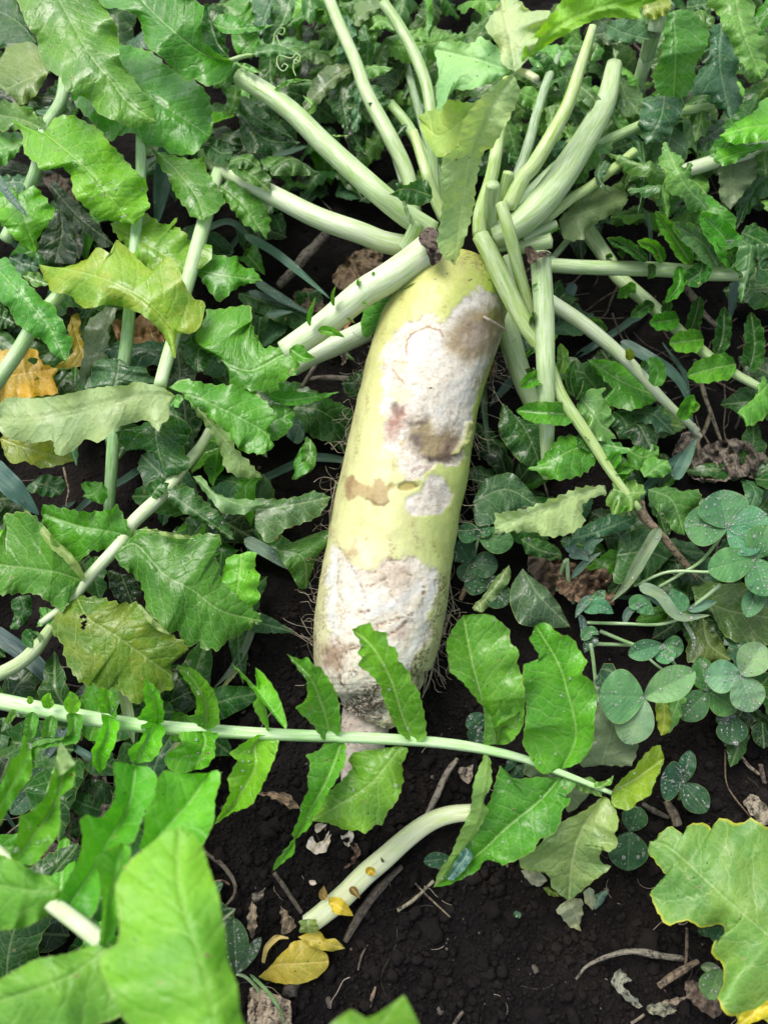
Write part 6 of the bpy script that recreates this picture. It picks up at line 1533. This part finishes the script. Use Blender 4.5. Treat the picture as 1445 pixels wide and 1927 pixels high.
# ------------------------------------------------------------------ grass blades one can follow
GB = 'blue green grass blades'
for lb, M, w, h, c in (
        ('broad blue green blade crossing the gap beside the upright stalk', 'A 910,780 890,950 850,1240', 34, (7, 6, 4), (.045, .12, .10)),
        ('dewy blue green blade tip resting on the bright scalloped leaf', 'A -40,930 50,1060 158,1185', 16, (13.4, 13.2, 12.8), 'bl'),
        ('broad blue green blade entering from the frame edge above the dark frond', 'G -60,-80 80,60 215,200', 42, (6, 5.4, 4), (.055, .15, .125)),
        ('long dark bluish blade passing under the yellowish stalk', 'G -60,820 140,960 260,1080 400,1240', 34, (3.4, 3.2, 2.6), (.03, .085, .07)),
        ('dewy blade slanting across black shade toward the pale stalk', 'E -60,120 100,210 250,330 410,470', 16, (7, 6.6, 5.6), (.10, .23, .17)),
        ('second blade in the shade below the dewy slanting one', 'E 0,370 120,450 300,550', 16, (5, 4.4, 3.6), (.06, .16, .12)),
        ('blade lying level in the shade under the dewy slanting one', 'E -40,430 140,480 320,560', 12, (4, 3.6, 3), (.05, .13, .10)),
        ('dew covered blade bending down to the soil beside the root', 'H -60,330 120,430 230,500 312,600', 24, (6.4, 6.4, 5.4, 3.6), (.14, .26, .17)),
        ('blade studded with big drops pointing down to the dewy weeds', 'I 855,270 760,430 680,570 588,675', 24, (6.6, 6, 5, 4), (.15, .28, .14)),
        ('white dewed blade folded over in the weed clump', 'I 740,585 850,630 960,750 1130,745', 22, (5, 5.2, 5, 4.8), (.20, .34, .20)),
        ('thin curled dewy blade below the weed clump', 'I 980,770 1040,880 1010,1000', 8, (4.6, 4, 3), (.20, .34, .22)),
        ('pointed bluish blade rising beside the dry snapped tip', 'F 930,1450 990,1350 1055,1225', 24, (3, 4, 5), (.13, .27, .19)),
        ('blade running down beside the root in deep shade', 'F 390,380 340,500 300,620', 20, (4, 3, 2), (.06, .17, .13)),
        ('blade slanting past the root flank in the shade', 'E 1445,850 1360,950 1270,1060', 16, (5, 4.4, 3.6), (.06, .16, .11)),
        ('upright thin green stem close to the root flank', 'E 1245,800 1245,1050 1275,1330', 12, (5, 5, 4), (.12, .25, .12)),
        ('second green stem lower down beside the grooved stalk', 'F 225,1000 235,1150 240,1280', 12, (5, 4, 3), (.22, .4, .2)),
        ('blue green blade hanging below the level stalk', 'F 1270,370 1250,480 1235,600', 16, (5, 4, 3), (.03, .085, .075)),
        ('curved dark blade arching under the slim slanting stalk', 'F 640,700 800,790 950,900 1040,1090', 22, (5, 6, 5.4, 4), (.06, .14, .085)),
        ('thin jointed grass stem rising into the leaves beside the crown', 'C 770,1140 800,1230 805,1330 800,1450', 8, (8, 7, 5, 3), (.18, .33, .22)),
        ('folded blade bent like a knee in the shaded gap', 'A 1100,1260 1200,1210 1265,1210 1340,1270 1450,1350', 12, (5, 5.4, 5.6, 5, 4), (.06, .15, .11)),
        ('grey green stem bending down beside the mid frond leaf tips', 'G 1380,800 1330,930 1250,1050 1160,1145', 14, (3.4, 3, 2.4, 2), (.17, .21, .13)),
        ('yellowed blade beside the grey green bent stem', 'G 1350,960 1280,1050 1175,1185', 10, (2.6, 2.2, 2), (.42, .44, .16)),
        ('pale dry green blade slanting under the long frond', 'J 980,-10 900,80 820,170', 14, (5, 4, 3), (.36, .40, .22)),
        ('droplet covered dark blade below the long frond', 'G 380,1330 320,1400 J 260,60 190,150', 18, (3.4, 3, 2.4), (.06, .14, .10)),
        ('green stem hanging under the dark frond to the long frond', 'G 670,1130 700,1290 730,1450', 22, (4, 5, 4), (.22, .38, .14)),
        ('thin curved green stem arching over the papery dead leaf', 'K -30,1250 70,1350 140,1460 165,1560', 7, (2, 2.4, 2.6, 2), (.20, .36, .10)),
        ('dewy blade lying by the mid frond above the long frond', 'G 420,1190 480,1130 530,1110', 16, (3, 3, 3), (.08, .15, .12)),
        ('thin dark blade in the gap behind the rough wet stalk', 'R 300,960 400,930 530,900', 16, (6, 6, 6), 't'),
        ('dark blade crossing between the upright stalks', 'R 840,960 930,940 1010,935', 10, (8, 8), 't'),
        ('blade tip lying in the shade at the low arching stalk', 'E 60,560 130,545 210,540', 12, (4, 4), (.04, .11, .09))):
    t = blade(M, w, h, c, drops=26 if 'dew' in lb or 'drop' in lb else 3)
    tag(t.o, lb, 'grass', GB)

# ------------------------------------------------------------------ dead leaves, twigs, dry scraps
DL = 'dead leaves'
for lb, M, L, R, h, c, cr_, nm in (
        ('brown crumpled dead leaf curled among the dewy weeds', 'I 250,450 420,560 610,690', 'I 230,500 330,640 420,680 520,680', 'I 330,440 470,500 560,490 600,560', (2.2, 3.6, 2.4), (.20, .105, .05), .9, 'dead_leaf'),
        ('flat grey brown dead leaf beside the brown crumpled one', 'I 140,420 220,480 280,640', 'I 140,500 220,590', 'I 230,420 300,520', (2, 2), (.08, .055, .045), .5, 'dead_leaf'),
        ('grey crumpled dead leaf mass on soil near the snapped stalk tip', 'F 1010,1430 1180,1330 1400,1260', 'F 1000,1350 1120,1260 1250,1230', 'F 1100,1470 1300,1440 1440,1360', (1.2, 2, 1.4), (.25, .215, .18), .9, 'dead_leaf'),
        ('small grey dead leaf standing by the snapped stalk tip', 'F 1010,1190 970,1260 920,1370', 'F 980,1200 930,1290', 'F 1045,1220 1000,1320', (2.4, 2, 1), (.26, .22, .19), .5, 'dead_leaf'),
        ('pale dead leaf edge at the frame side above the clover', 'F 1330,1440 1390,1400 1460,1370', 'F 1340,1410 1400,1370', 'F 1400,1450 1460,1430', (1.2, 1.2), (.22, .18, .15), .6, 'dead_leaf'),
        ('grey matted dead leaf lying under the blurred leaflets', 'J 420,60 500,220 430,500', 'J 415,40 420,250 380,400', 'J 500,60 620,280 560,440', (1.6, 2, 1.6), (.24, .21, .18), .9, 'dead_leaf'),
        ('dark rotting leaf streaked grey under the blurred leaflets', 'J 380,250 300,500 200,680', 'J 350,280 270,450 200,620', 'J 480,400 380,620 260,690', (1.6, 1.6, 1.2), (.10, .08, .065), .8, 'dead_leaf'),
        ('strip of brown litter under the blurred stalk', 'J 330,940 160,1050 -20,1130', 'J 300,900 140,1000 0,1060', 'J 340,1000 200,1120 20,1180', (1.2, 1.4, 1), (.085, .06, .045), .8, 'dead_leaf'),
        ('beige papery dead leaf at the bottom edge by the green stem', 'K -40,1420 60,1440 200,1480', 'K -20,1320 60,1340 130,1370 190,1400', 'K -30,1560 80,1560 190,1540', (1.2, 1.6, 1), (.62, .52, .40), .5, 'dead_leaf'),
        ('tan curled leaf scrap standing by the curved white stalk', 'K 140,880 170,960 220,1000', 'K 140,930 150,1040', 'K 180,920 225,985', (1.6, 2, 1.4), (.38, .29, .19), .3, 'dead_leaf'),
        ('narrow tan leaf scrap beside the yellow leaf', 'J 1370,850 1370,940 1375,1060', 'J 1345,960 1360,1040', 'J 1395,900 1395,1000', (2.4, 2, 1), (.40, .32, .22), .2, 'dead_leaf'),
        ('grey crumpled scrap above the narrow tan one', 'J 1370,840 1410,820 1445,780', 'J 1380,860 1420,850', 'J 1370,815 1420,800', (1.8, 2), (.26, .25, .22), .4, 'dead_leaf'),
        ('mottled skeleton leaf lying flat on soil near the bottom edge', 'L 640,1220 620,1330 740,1440', 'L 600,1260 595,1310 680,1400', 'L 700,1290 650,1310 760,1420', (.7, .9, .7), (.34, .40, .32), .3, 'dead_leaf'),
        ('second mottled leaf scrap beside the skeleton leaf', 'L 780,1440 860,1440 950,1450', 'L 790,1420 870,1410', 'L 800,1465 880,1480', (.8, .9), (.30, .34, .25), .3, 'dead_leaf'),
        ('white dry slug shaped leaf curl at the frame side', 'L 1320,300 1390,340 1460,430', 'L 1305,310 1340,370 1410,440', 'L 1360,270 1420,320 1460,370', (1.4, 1.8, 1.4), (.50, .46, .36), .4, 'dead_leaf'),
        ('brown peeling bark like leaf under the crinkled leaf', 'L 990,1290 1080,1380 1190,1470', 'L 1000,1370 1080,1450 1150,1490', 'L 1050,1290 1150,1350 1190,1420', (1.6, 1.8, 1.4), (.17, .12, .095), .7, 'dead_leaf'),
        ('dry pale leaf strip on the soil below the brown bark like leaf', 'L 860,1410 940,1400 1010,1370', 'L 890,1425 950,1415', 'L 880,1395 950,1380', (1, 1.2), (.40, .33, .26), .2, 'dead_leaf'),
        ('reddish brown twisted husk on the soil by the white scraps', 'H 20,1960 70,1990 60,2030 K 480,680', 'K 560,575 540,640', 'K 575,570 560,640', (1, 1.2, 1), (.15, .065, .045), .2, 'dead_leaf'),
        ('tan dried leaf arched behind the bright hanging leaflet', 'K 0,275 130,280 245,350', 'K 60,260 180,270', 'K 80,285 190,350', (1.6, 2.2, 1.6), (.42, .28, .17), .15, 'dead_leaf'),
        ('brown leaf scrap lying in shade by the dewy grass blade', 'E 420,380 520,250 690,260', 'E 430,330 520,230 600,195 690,215', 'E 480,430 600,400 690,320', (2, 2.4, 2), (.27, .18, .09), .4, 'dead_leaf'),
        ('second brown scrap further into the shade by the grass blade', 'E 210,470 290,490 390,520', 'E 210,440 310,410', 'E 240,550 350,540', (1.8, 1.8), (.21, .15, .085), .4, 'dead_leaf'),
        ('ochre leaf scrap caught between broken stalks', 'E 440,620 480,620 520,600', 'E 450,650 490,650', 'E 450,600 500,590', (6, 6), (.42, .20, .03), .2, 'dead_leaf'),
        ('orange brown husk in the shade beside the root', 'E 1265,880 1290,840 1315,830', 'E 1270,900 1305,870', 'E 1270,840 1300,800', (4, 4.4), (.38, .15, .03), .3, 'dead_leaf'),
        ('greyish husk curl under the whitish stalk piece', 'E 490,755 485,800 470,830', 'E 470,760 470,810', 'E 500,770 495,820', (5, 4), (.36, .30, .24), .1, 'dead_leaf')):
    if 'reddish' in lb:
        M, L, R = 'K 525,535 555,590 530,650 470,690', 'K 535,530 575,575 550,640', 'K 515,540 540,600 515,640'
    one(lb, M, L, R, h, c, 'dead leaf', nm, DL, mat=M_DRY, crump=cr_, teeth=3, rip=.3, step=3.5)


def bent(lb, M, h, w, c, nm='twig', cat='twig', grp='twigs and dry stems', n=8, rough=.25):
    t = stalk(M, h, w, c, None, nm, M_DRY, n=n, groove=0, ridge=0, seg=26, rough=rough)
    tag(t.o, lb, cat, grp)


for lb, M, h, w, c in (
        ('bleached forked twig above the curved white stalk', 'K 1100,80 1030,180 990,280 930,400', (1.4, 1.6, 1.6, 1.2), (8, 13, 13, 10), (.34, .31, .28)),
        ('dark flat twig lying under the curved white stalk', 'K 800,665 700,760 600,880 490,1075', (.8, .8, .8, .7), (10, 17, 17, 10), (.09, .075, .065)),
        ('thin dark twig pointing to the yellow leaf', 'K 105,700 180,810 255,920', (.8, .9, .8), (8, 9, 8), (.075, .06, .05)),
        ('pale snapped straw near the hanging leaf tip', 'K 775,905 860,850 970,745', (1.2, 1.4, 1.8), (8, 6, 6), (.40, .38, .26)),
        ('thin tan straw crossing the pale snapped one', 'K 845,730 930,820 1060,942', (.8, .9, .8), (3, 4, 3), (.36, .30, .20)),
        ('grey curved dry blade lying on open soil', 'L 400,1280 470,1200 620,1140 740,1130 980,1170', (.8, 1, 1.2, 1.2, 1), (4, 7, 10, 13, 9), (.27, .26, .22)),
        ('brown split stem piece near the crinkled leaf', 'L 850,1320 930,1260 1065,1180', (1.2, 1.4, 1.6), (12, 14, 9), (.22, .155, .10)),
        ('short thick twig on soil behind the crinkled leaf tip', 'L 950,440 930,380 890,310', (1.4, 1.6, 1.4), (18, 20, 14), (.20, .16, .125)),
        ('dark flat straw beside the short thick twig', 'L 760,325 830,365 905,400', (1, 1, 1), (10, 12, 8), (.09, .085, .085)),
        ('brown vertical straw near the crinkled leaf', 'L 1000,1000 1000,1100 995,1200', (1.4, 1.4, 1.2), (5, 6, 5), (.16, .11, .08)),
        ('brown dead stem running through the dewy clover', 'I 740,130 770,210 880,330 1010,490 1075,560', (6.6, 6.4, 5.4, 4, 3), (22, 14, 14, 15, 12), (.34, .26, .16)),
        ('brown stem joining the dead one beyond the dotted clover', 'I 1205,290 1260,360 1370,480', (4, 3.6, 3), (14, 13, 10), (.24, .19, .12)),
        ('grey weathered stick in the shade behind the low stalk', 'E 130,400 250,270 400,100', (3, 3.4, 3), (16, 20, 18), (.20, .18, .165)),
        ('grey thin stick leaning in shade below the torn stalk', 'E 350,800 300,880 250,960', (4, 3, 2), (8, 9, 8), (.13, .125, .12)),
        ('grey stick lying level in the shade below the torn stalk', 'E 300,905 400,900 520,905', (2, 2, 2), (10, 11, 10), (.10, .09, .085)),
        ('forked dry stem standing beside the bare soil', 'F 1040,800 1090,960 1130,1090 1190,1250', (3.4, 3, 2.4, 1.6), (8, 9, 8, 5), (.30, .26, .19)),
        ('dry root strand hooking back from the forked stem', 'F 1130,1100 1090,1200 1060,1260 1110,1440', (2.4, 2, 2, 1.4), (8, 9, 12, 10), (.24, .21, .13)),
        ('dry flat stem slanting under the toothed frond', 'F 980,380 1040,470 1100,560 1190,640', (3, 3, 3, 3), (12, 14, 12, 8), (.20, .18, .15)),
        ('small brown twig stub poking from soil beside the root', 'H 1115,660 1140,610 1160,560', (3, 3.4, 3.6), (9, 11, 8), (.20, .115, .07)),
        ('pale splinter stuck between root and soil', 'H 1020,850 1035,790 1060,740', (2.4, 2.8, 3), (9, 10, 6), (.44, .35, .25)),
        ('pale stick at the lower side of the bark like leaf', 'L 560,200 1,1', (1, 1), (5, 5), (.3, .25, .2)),
        ('dark root loop on the soil near the blurred leaflet', 'J 1110,590 1200,650 1270,740 1275,820 1200,910', (1, 1.2, 1.2, 1.2, .8), (9, 9, 8, 7, 4), (.12, .095, .08)),
        ('thin reddish root beside the dark loop', 'J 1160,750 1210,745 1250,765', (1, 1.2, 1), (4, 4, 4), (.30, .17, .13)),
        ('thin straw on the soil below the yellow leaf', 'K 560,1230 580,1150 615,1090', (.8, .8, .8), (4, 4, 3), (.13, .10, .08)),
        ('tan sliver on the soil near the bottom edge', 'K 625,1430 640,1370 655,1320', (.8, .9, .8), (4, 7, 4), (.30, .22, .14)),
        ('stub of brown straw at the bottom edge by the soil', 'K 1080,1530 1105,1490 1130,1455', (.8, .9, .8), (8, 8, 6), (.15, .12, .09)),
        ('pale straw by the dark clover on the soil', 'L 1300,70 1340,120 1395,165', (.8, .9, .8), (5, 6, 5), (.40, .34, .26)),
        ('fine brown straw running past the dark clover', 'L 1210,30 1215,200 1260,290 1350,400', (.7, .8, .8, .7), (3, 3, 3, 3), (.22, .15, .10)),
        ('short brown straw by the fine one near the frame side', 'L 1400,110 1410,160 1425,215', (.8, .8, .8), (9, 9, 7), (.15, .10, .08))):
    if lb.startswith('pale stick at'):
        M = 'L 700,1520 745,1490 770,1470'
    bent(lb, M, h, w, c)
# white scraps of gnawed root on the soil
for lb, M, L, R, h in (('curled white scrap of gnawed radish on the soil', 'K 290,520 340,580 400,500', 'K 280,560 330,600 390,580 415,490', 'K 310,500 335,540 375,520 405,465', (1, 1.4, 1)),
                       ('small white scrap of radish skin by the curled one', 'K 325,470 350,450 390,440', 'K 330,485 360,470', 'K 325,440 360,430', (1.4, 1.4)),
                       ('tiny bluish white scrap on the soil by the thin twig', 'K 292,745 315,755 335,760', 'K 300,765 325,768', 'K 300,740 325,742', (.8, .9)),
                       ('white shred dangling at the tip of the root tail', 'K 470,470 500,510 510,560', 'K 465,500 490,550', 'K 535,480 530,530', (1.2, 1.4, 1)),
                       ('pinkish grey husk under the end of the long frond', 'K 1100,150 1150,150 1185,110', 'K 1130,200 1165,215 1180,180', 'K 1110,130 1150,125', (1.6, 1.6))):
    t = lf(M, L, R, h, (.74, .72, .68) if 'pinkish' not in lb else (.45, .38, .33), None, 'radish_scrap', mat=M_DRYLEAF if 'pink' not in lb else M_DRY, crump=.25, teeth=1.5, step=3)
    tag(t.o, lb, 'scrap', 'scraps of gnawed radish')

# ------------------------------------------------------------------ undergrowth: small weeds, straw and blades in the shade
LEAFY = pts('W -250,-250 1700,-250 1700,1330 1300,1330 1230,1050 1000,1050 870,1000 870,1130 600,1130 480,1190 470,1330 330,1420 380,1640 330,1980 -250,1980')
ROOTZ = pts('W 700,480 950,480 960,640 880,1000 840,1250 600,1250 600,1000 650,780')
CLEAR = pts('W 540,700 600,640 700,640 640,1000 600,1330 340,1400 400,1260 500,1130 540,900')
BLACK = [CLEAR, pts('W 1040,500 1445,490 1445,900 1300,860 1180,760 1090,690'), pts('W 40,1420 220,1420 230,1560 110,1800 0,1830 0,1560'), pts('W 480,420 690,470 660,560 560,600 470,560')]
rr = random.Random(11)


def spot(region=LEAFY, avoid=True):
    while True:
        p = np.array([rr.uniform(-250, 1700), rr.uniform(-250, 1980)])
        if in_poly(p, region) and not (avoid and (in_poly(p, ROOTZ) or any(in_poly(p, b) for b in BLACK))):
            return p


def rosette(kind, seed):
    r = random.Random(seed)
    root_ = bpy.data.objects.new('low_weed', None); root_.empty_display_size = .01
    COL.objects.link(root_)
    T_ = Thing(root_, np.zeros(3))
    n = r.randint(5, 7)
    for k in range(n):
        a = k * 6.283 / n + r.uniform(-.4, .4)
        L_ = r.uniform(3.2, 6.0); h0, h1 = r.uniform(.4, .8), r.uniform(.8, 3.4)
        d = np.array([math.cos(a), math.sin(a)]); e = np.array([-d[1], d[0]]) * r.uniform(-.25, .25)
        M = np.array([d * .5, d * L_ * .5 + e * L_ * .5, d * L_ + e * L_ * 1.1])
        gl(M, r.uniform(1.5, 2.7), (h0, h1, h1 * r.uniform(.3, .9)), r.choice(['d', 'k', 'd', 't', 'g']), T_, kind, 'leaf', proj=local_cm, pxcm=1.0, step=.28, teeth=r.choice([0, .09, .12]), tstep=.55,  # mostly dark greens: shade under the canopy is put into the leaf colour
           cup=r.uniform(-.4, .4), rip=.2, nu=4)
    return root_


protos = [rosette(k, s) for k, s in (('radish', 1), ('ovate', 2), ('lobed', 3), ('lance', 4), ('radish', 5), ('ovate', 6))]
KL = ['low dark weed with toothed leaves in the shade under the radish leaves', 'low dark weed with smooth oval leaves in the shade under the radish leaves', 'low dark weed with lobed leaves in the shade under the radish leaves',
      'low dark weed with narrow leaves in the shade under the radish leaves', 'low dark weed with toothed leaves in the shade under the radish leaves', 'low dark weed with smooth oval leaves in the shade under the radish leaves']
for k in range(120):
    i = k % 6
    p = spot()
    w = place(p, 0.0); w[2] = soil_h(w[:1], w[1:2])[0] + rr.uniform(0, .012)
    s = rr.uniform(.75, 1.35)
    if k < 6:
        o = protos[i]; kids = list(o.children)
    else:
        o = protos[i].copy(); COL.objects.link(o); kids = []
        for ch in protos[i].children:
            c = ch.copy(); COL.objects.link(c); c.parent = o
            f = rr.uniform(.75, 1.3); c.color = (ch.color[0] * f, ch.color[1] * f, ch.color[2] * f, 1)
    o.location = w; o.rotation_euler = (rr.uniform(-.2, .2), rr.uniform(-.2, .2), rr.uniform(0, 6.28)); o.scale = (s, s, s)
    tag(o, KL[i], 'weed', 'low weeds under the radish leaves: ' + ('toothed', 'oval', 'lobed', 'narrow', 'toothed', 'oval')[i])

# larger radish leaves low in the shade, filling the depth between the fronds
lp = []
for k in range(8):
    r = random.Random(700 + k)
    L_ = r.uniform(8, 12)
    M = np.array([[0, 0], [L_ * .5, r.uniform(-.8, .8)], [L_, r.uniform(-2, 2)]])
    t = gl(M, r.uniform(3, 4.6), (1, r.uniform(2.5, 4), r.uniform(1, 2.5)), r.choice(['d', 'd', 'k', 't', (.04, .13, .03)]), None, ('radish', 'lobed')[k % 2], 'radish_leaf', proj=local_cm, pxcm=1.0, step=.2,  # colours kept dark to stand in for the shade beneath the fronds
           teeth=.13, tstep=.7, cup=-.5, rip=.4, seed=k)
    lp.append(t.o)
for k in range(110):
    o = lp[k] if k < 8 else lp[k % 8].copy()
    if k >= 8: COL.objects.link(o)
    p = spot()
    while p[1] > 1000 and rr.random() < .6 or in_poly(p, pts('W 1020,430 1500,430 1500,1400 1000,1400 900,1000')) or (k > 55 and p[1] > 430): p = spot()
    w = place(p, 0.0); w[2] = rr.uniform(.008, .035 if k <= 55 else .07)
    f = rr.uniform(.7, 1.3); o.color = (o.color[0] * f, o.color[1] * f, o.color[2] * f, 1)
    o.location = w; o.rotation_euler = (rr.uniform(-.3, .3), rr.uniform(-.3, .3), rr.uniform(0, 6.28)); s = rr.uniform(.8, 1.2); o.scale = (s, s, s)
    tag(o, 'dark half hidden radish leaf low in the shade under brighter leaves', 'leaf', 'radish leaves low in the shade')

# toothed leaves of the dense tops behind the crown
tp = []
for k in range(9):
    r = random.Random(900 + k)
    L_ = r.uniform(4.5, 7.5)
    M = np.array([[0, 0], [L_ * .5, r.uniform(-.9, .9)], [L_, r.uniform(-2.2, 2.2)]])
    t = gl(M, r.uniform(1.7, 3.0), (1, r.uniform(1.8, 3), r.uniform(.2, 1.6)), r.choice(['s', 'g', (.075, .22, .045), (.06, .19, .04), (.09, .25, .07)]), None, ('radish', 'lobed', 'lance')[k % 3], 'toothed_leaf', proj=local_cm, pxcm=1.0, step=.13,
           teeth=.17, tstep=.62, cup=-.5, rip=.35, seed=40 + k)
    tp.append(t.o)
MIDZ = [pts('W 1090,60 1230,40 1330,180 1210,250 1150,140'), pts('W 830,-20 960,-20 950,120 870,260 830,150'), pts('W 560,-20 720,-20 745,180 700,270 620,160'), pts('W 1180,290 1460,290 1460,420 1210,430'), pts('W 980,130 1080,130 1040,230 980,300')]
TOPZ = [pts('W 560,-60 1500,-60 1500,330 1180,360 1000,200 820,120 640,200'), pts('W 600,-60 830,-60 830,330 740,340 640,180'), pts('W 1020,80 1500,80 1500,470 1060,440 1000,330'), pts('W 420,-60 700,-60 760,330 640,260 430,120')]
for k in range(180):
    o = tp[k] if k < 9 else tp[k % 9].copy()
    if k >= 9: COL.objects.link(o)
    p = spot(TOPZ[k % 4] if k < 120 else MIDZ[k % 5], False)
    w = place(p, 6.0 if k < 120 else 10.0); w[2] = rr.uniform(.035, .095) if k < 120 else rr.uniform(.08, .115)
    f = rr.uniform(.7, 1.25); o.color = (o.color[0] * f, o.color[1] * f, o.color[2] * f, 1)
    o.location = w; o.rotation_euler = (rr.uniform(-.5, .5), rr.uniform(-.5, .5), rr.uniform(0, 6.28)); s = rr.uniform(.7, 1.15); o.scale = (s, s, s)
    tag(o, 'small toothed green leaf among the dense tops behind the crown stalks', 'leaf', 'toothed leaves behind the crown')

# straw and dry grass in the gaps
sp_ = []
for k in range(10):
    r = random.Random(100 + k)
    L_ = r.uniform(3, 8); P = [np.array([-L_ / 2, 0, 0])]
    a = r.uniform(-.3, .3)
    for j in range(4):
        a += r.uniform(-.45, .45)
        P.append(P[-1] + L_ / 4 * np.array([math.cos(a), math.sin(a), r.uniform(-.15, .15)]))
    C_ = crom(np.array(P) / 100, 14)
    t = tube('dry_straw', C_, np.linspace(.0009, .0004, 14) * r.uniform(.6, 1.6), M_DRY, None, 6, r.choice([(.24, .19, .14), (.15, .11, .09), (.32, .26, .18), (.12, .09, .075)]), cap=(False, False), origin=(0, 0, 0))
    sp_.append(t.o)
for k in range(200):
    o = sp_[k] if k < 10 else sp_[k % 10].copy()
    if k >= 10: COL.objects.link(o)
    p = spot(rr.choice(BLACK[1:3]), False) if k % 2 == 0 else spot()
    w = place(p, 0.0); w[2] = soil_h(w[:1], w[1:2])[0] + rr.uniform(.002, .016)
    o.location = w; o.rotation_euler = (rr.uniform(-.3, .3), rr.uniform(-.35, .35), rr.uniform(0, 6.28))
    tag(o, 'thin dry brown straw lying in shade on the soil under the leaves', 'straw', 'dry straw under the leaves')
hb = []
for k in range(7):
    r = random.Random(300 + k)
    L_ = r.uniform(2, 5); P = [np.zeros(3)]; a = r.uniform(-.5, .5)
    for j in range(5):
        a += r.uniform(-.7, .7)
        P.append(P[-1] + L_ / 5 * np.array([math.cos(a), math.sin(a), r.uniform(-.05, .05)]))
    t = tube('root_fibre', crom(np.array(P) / 100, 14), np.linspace(.00035, .00015, 14), M_HAIR if k % 2 else M_HAIRD, None, 6, cap=(False, False), origin=(0, 0, 0))
    hb.append(t.o)
for k in range(45):
    o = hb[k] if k < 7 else hb[k % 7].copy()
    if k >= 7: COL.objects.link(o)
    p = spot(BARE, False)
    w = place(p, 0.0); w[2] = soil_h(w[:1], w[1:2])[0] + rr.uniform(.0008, .003)
    o.location = w; o.rotation_euler = (rr.uniform(-.15, .15), rr.uniform(-.15, .15), rr.uniform(0, 6.28)); s = rr.uniform(.4, 1.1); o.scale = (s, s, s)
    tag(o, 'hair thin root fibre lying loose on the bare black soil', 'root fibre', 'loose root fibres on the soil')
bp = []
for k in range(5):
    r = random.Random(500 + k)
    L_ = r.uniform(8, 14)
    M = np.array([[0, 0], [L_ * .5, r.uniform(-1, 1)], [L_, r.uniform(-3, 3)]])
    t = blade(M, r.uniform(.45, .8), (0.5, r.uniform(2.5, 5), r.uniform(1, 3)), r.choice(['bl', 't', (.05, .14, .09), (.03, .10, .07)]), proj=local_cm, pxcm=1.0, step=.5, cup=.15)
    bp.append(t.o)
for k in range(46):
    o = bp[k] if k < 5 else bp[k % 5].copy()
    if k >= 5: COL.objects.link(o)
    p = spot()
    w = place(p, 0.0); w[2] = soil_h(w[:1], w[1:2])[0]
    o.location = w; o.rotation_euler = (rr.uniform(-.2, .2), rr.uniform(-.2, .2), rr.uniform(0, 6.28))
    tag(o, 'low blue green grass blade arching in shade under the radish leaves', 'grass', 'low grass blades in the shade')

# ------------------------------------------------------------------ water drops on the leaves: beyond counting
dv, df = ico1()
N_ = len(DROPS)
DP = np.array([d[0] for d in DROPS]); DN = norm2(np.array([d[1] for d in DROPS])); DR = np.array([d[2] for d in DROPS])
tx = norm2(np.cross(DN, np.array([.3, .9, .1]))); ty = np.cross(DN, tx)
jit = nr.uniform(.8, 1.25, (N_, 2))
Xd = (tx[:, None] * (dv[None, :, 0:1] * jit[:, None, :1]) + ty[:, None] * (dv[None, :, 1:2] * jit[:, None, 1:]) + DN[:, None] * (dv[None, :, 2:3] * .62 + .2)) * DR[:, None, None] + DP[:, None]
Fd = (df[None] + (np.arange(N_) * len(dv))[:, None, None]).reshape(-1, 3)
wd = emit('water_drops', Xd.reshape(-1, 3), Fd, M_DROP, origin=(0, 0, 0))
tag(wd.o, 'clear beads of rain water resting on the leaves', 'water drops', kind='stuff')
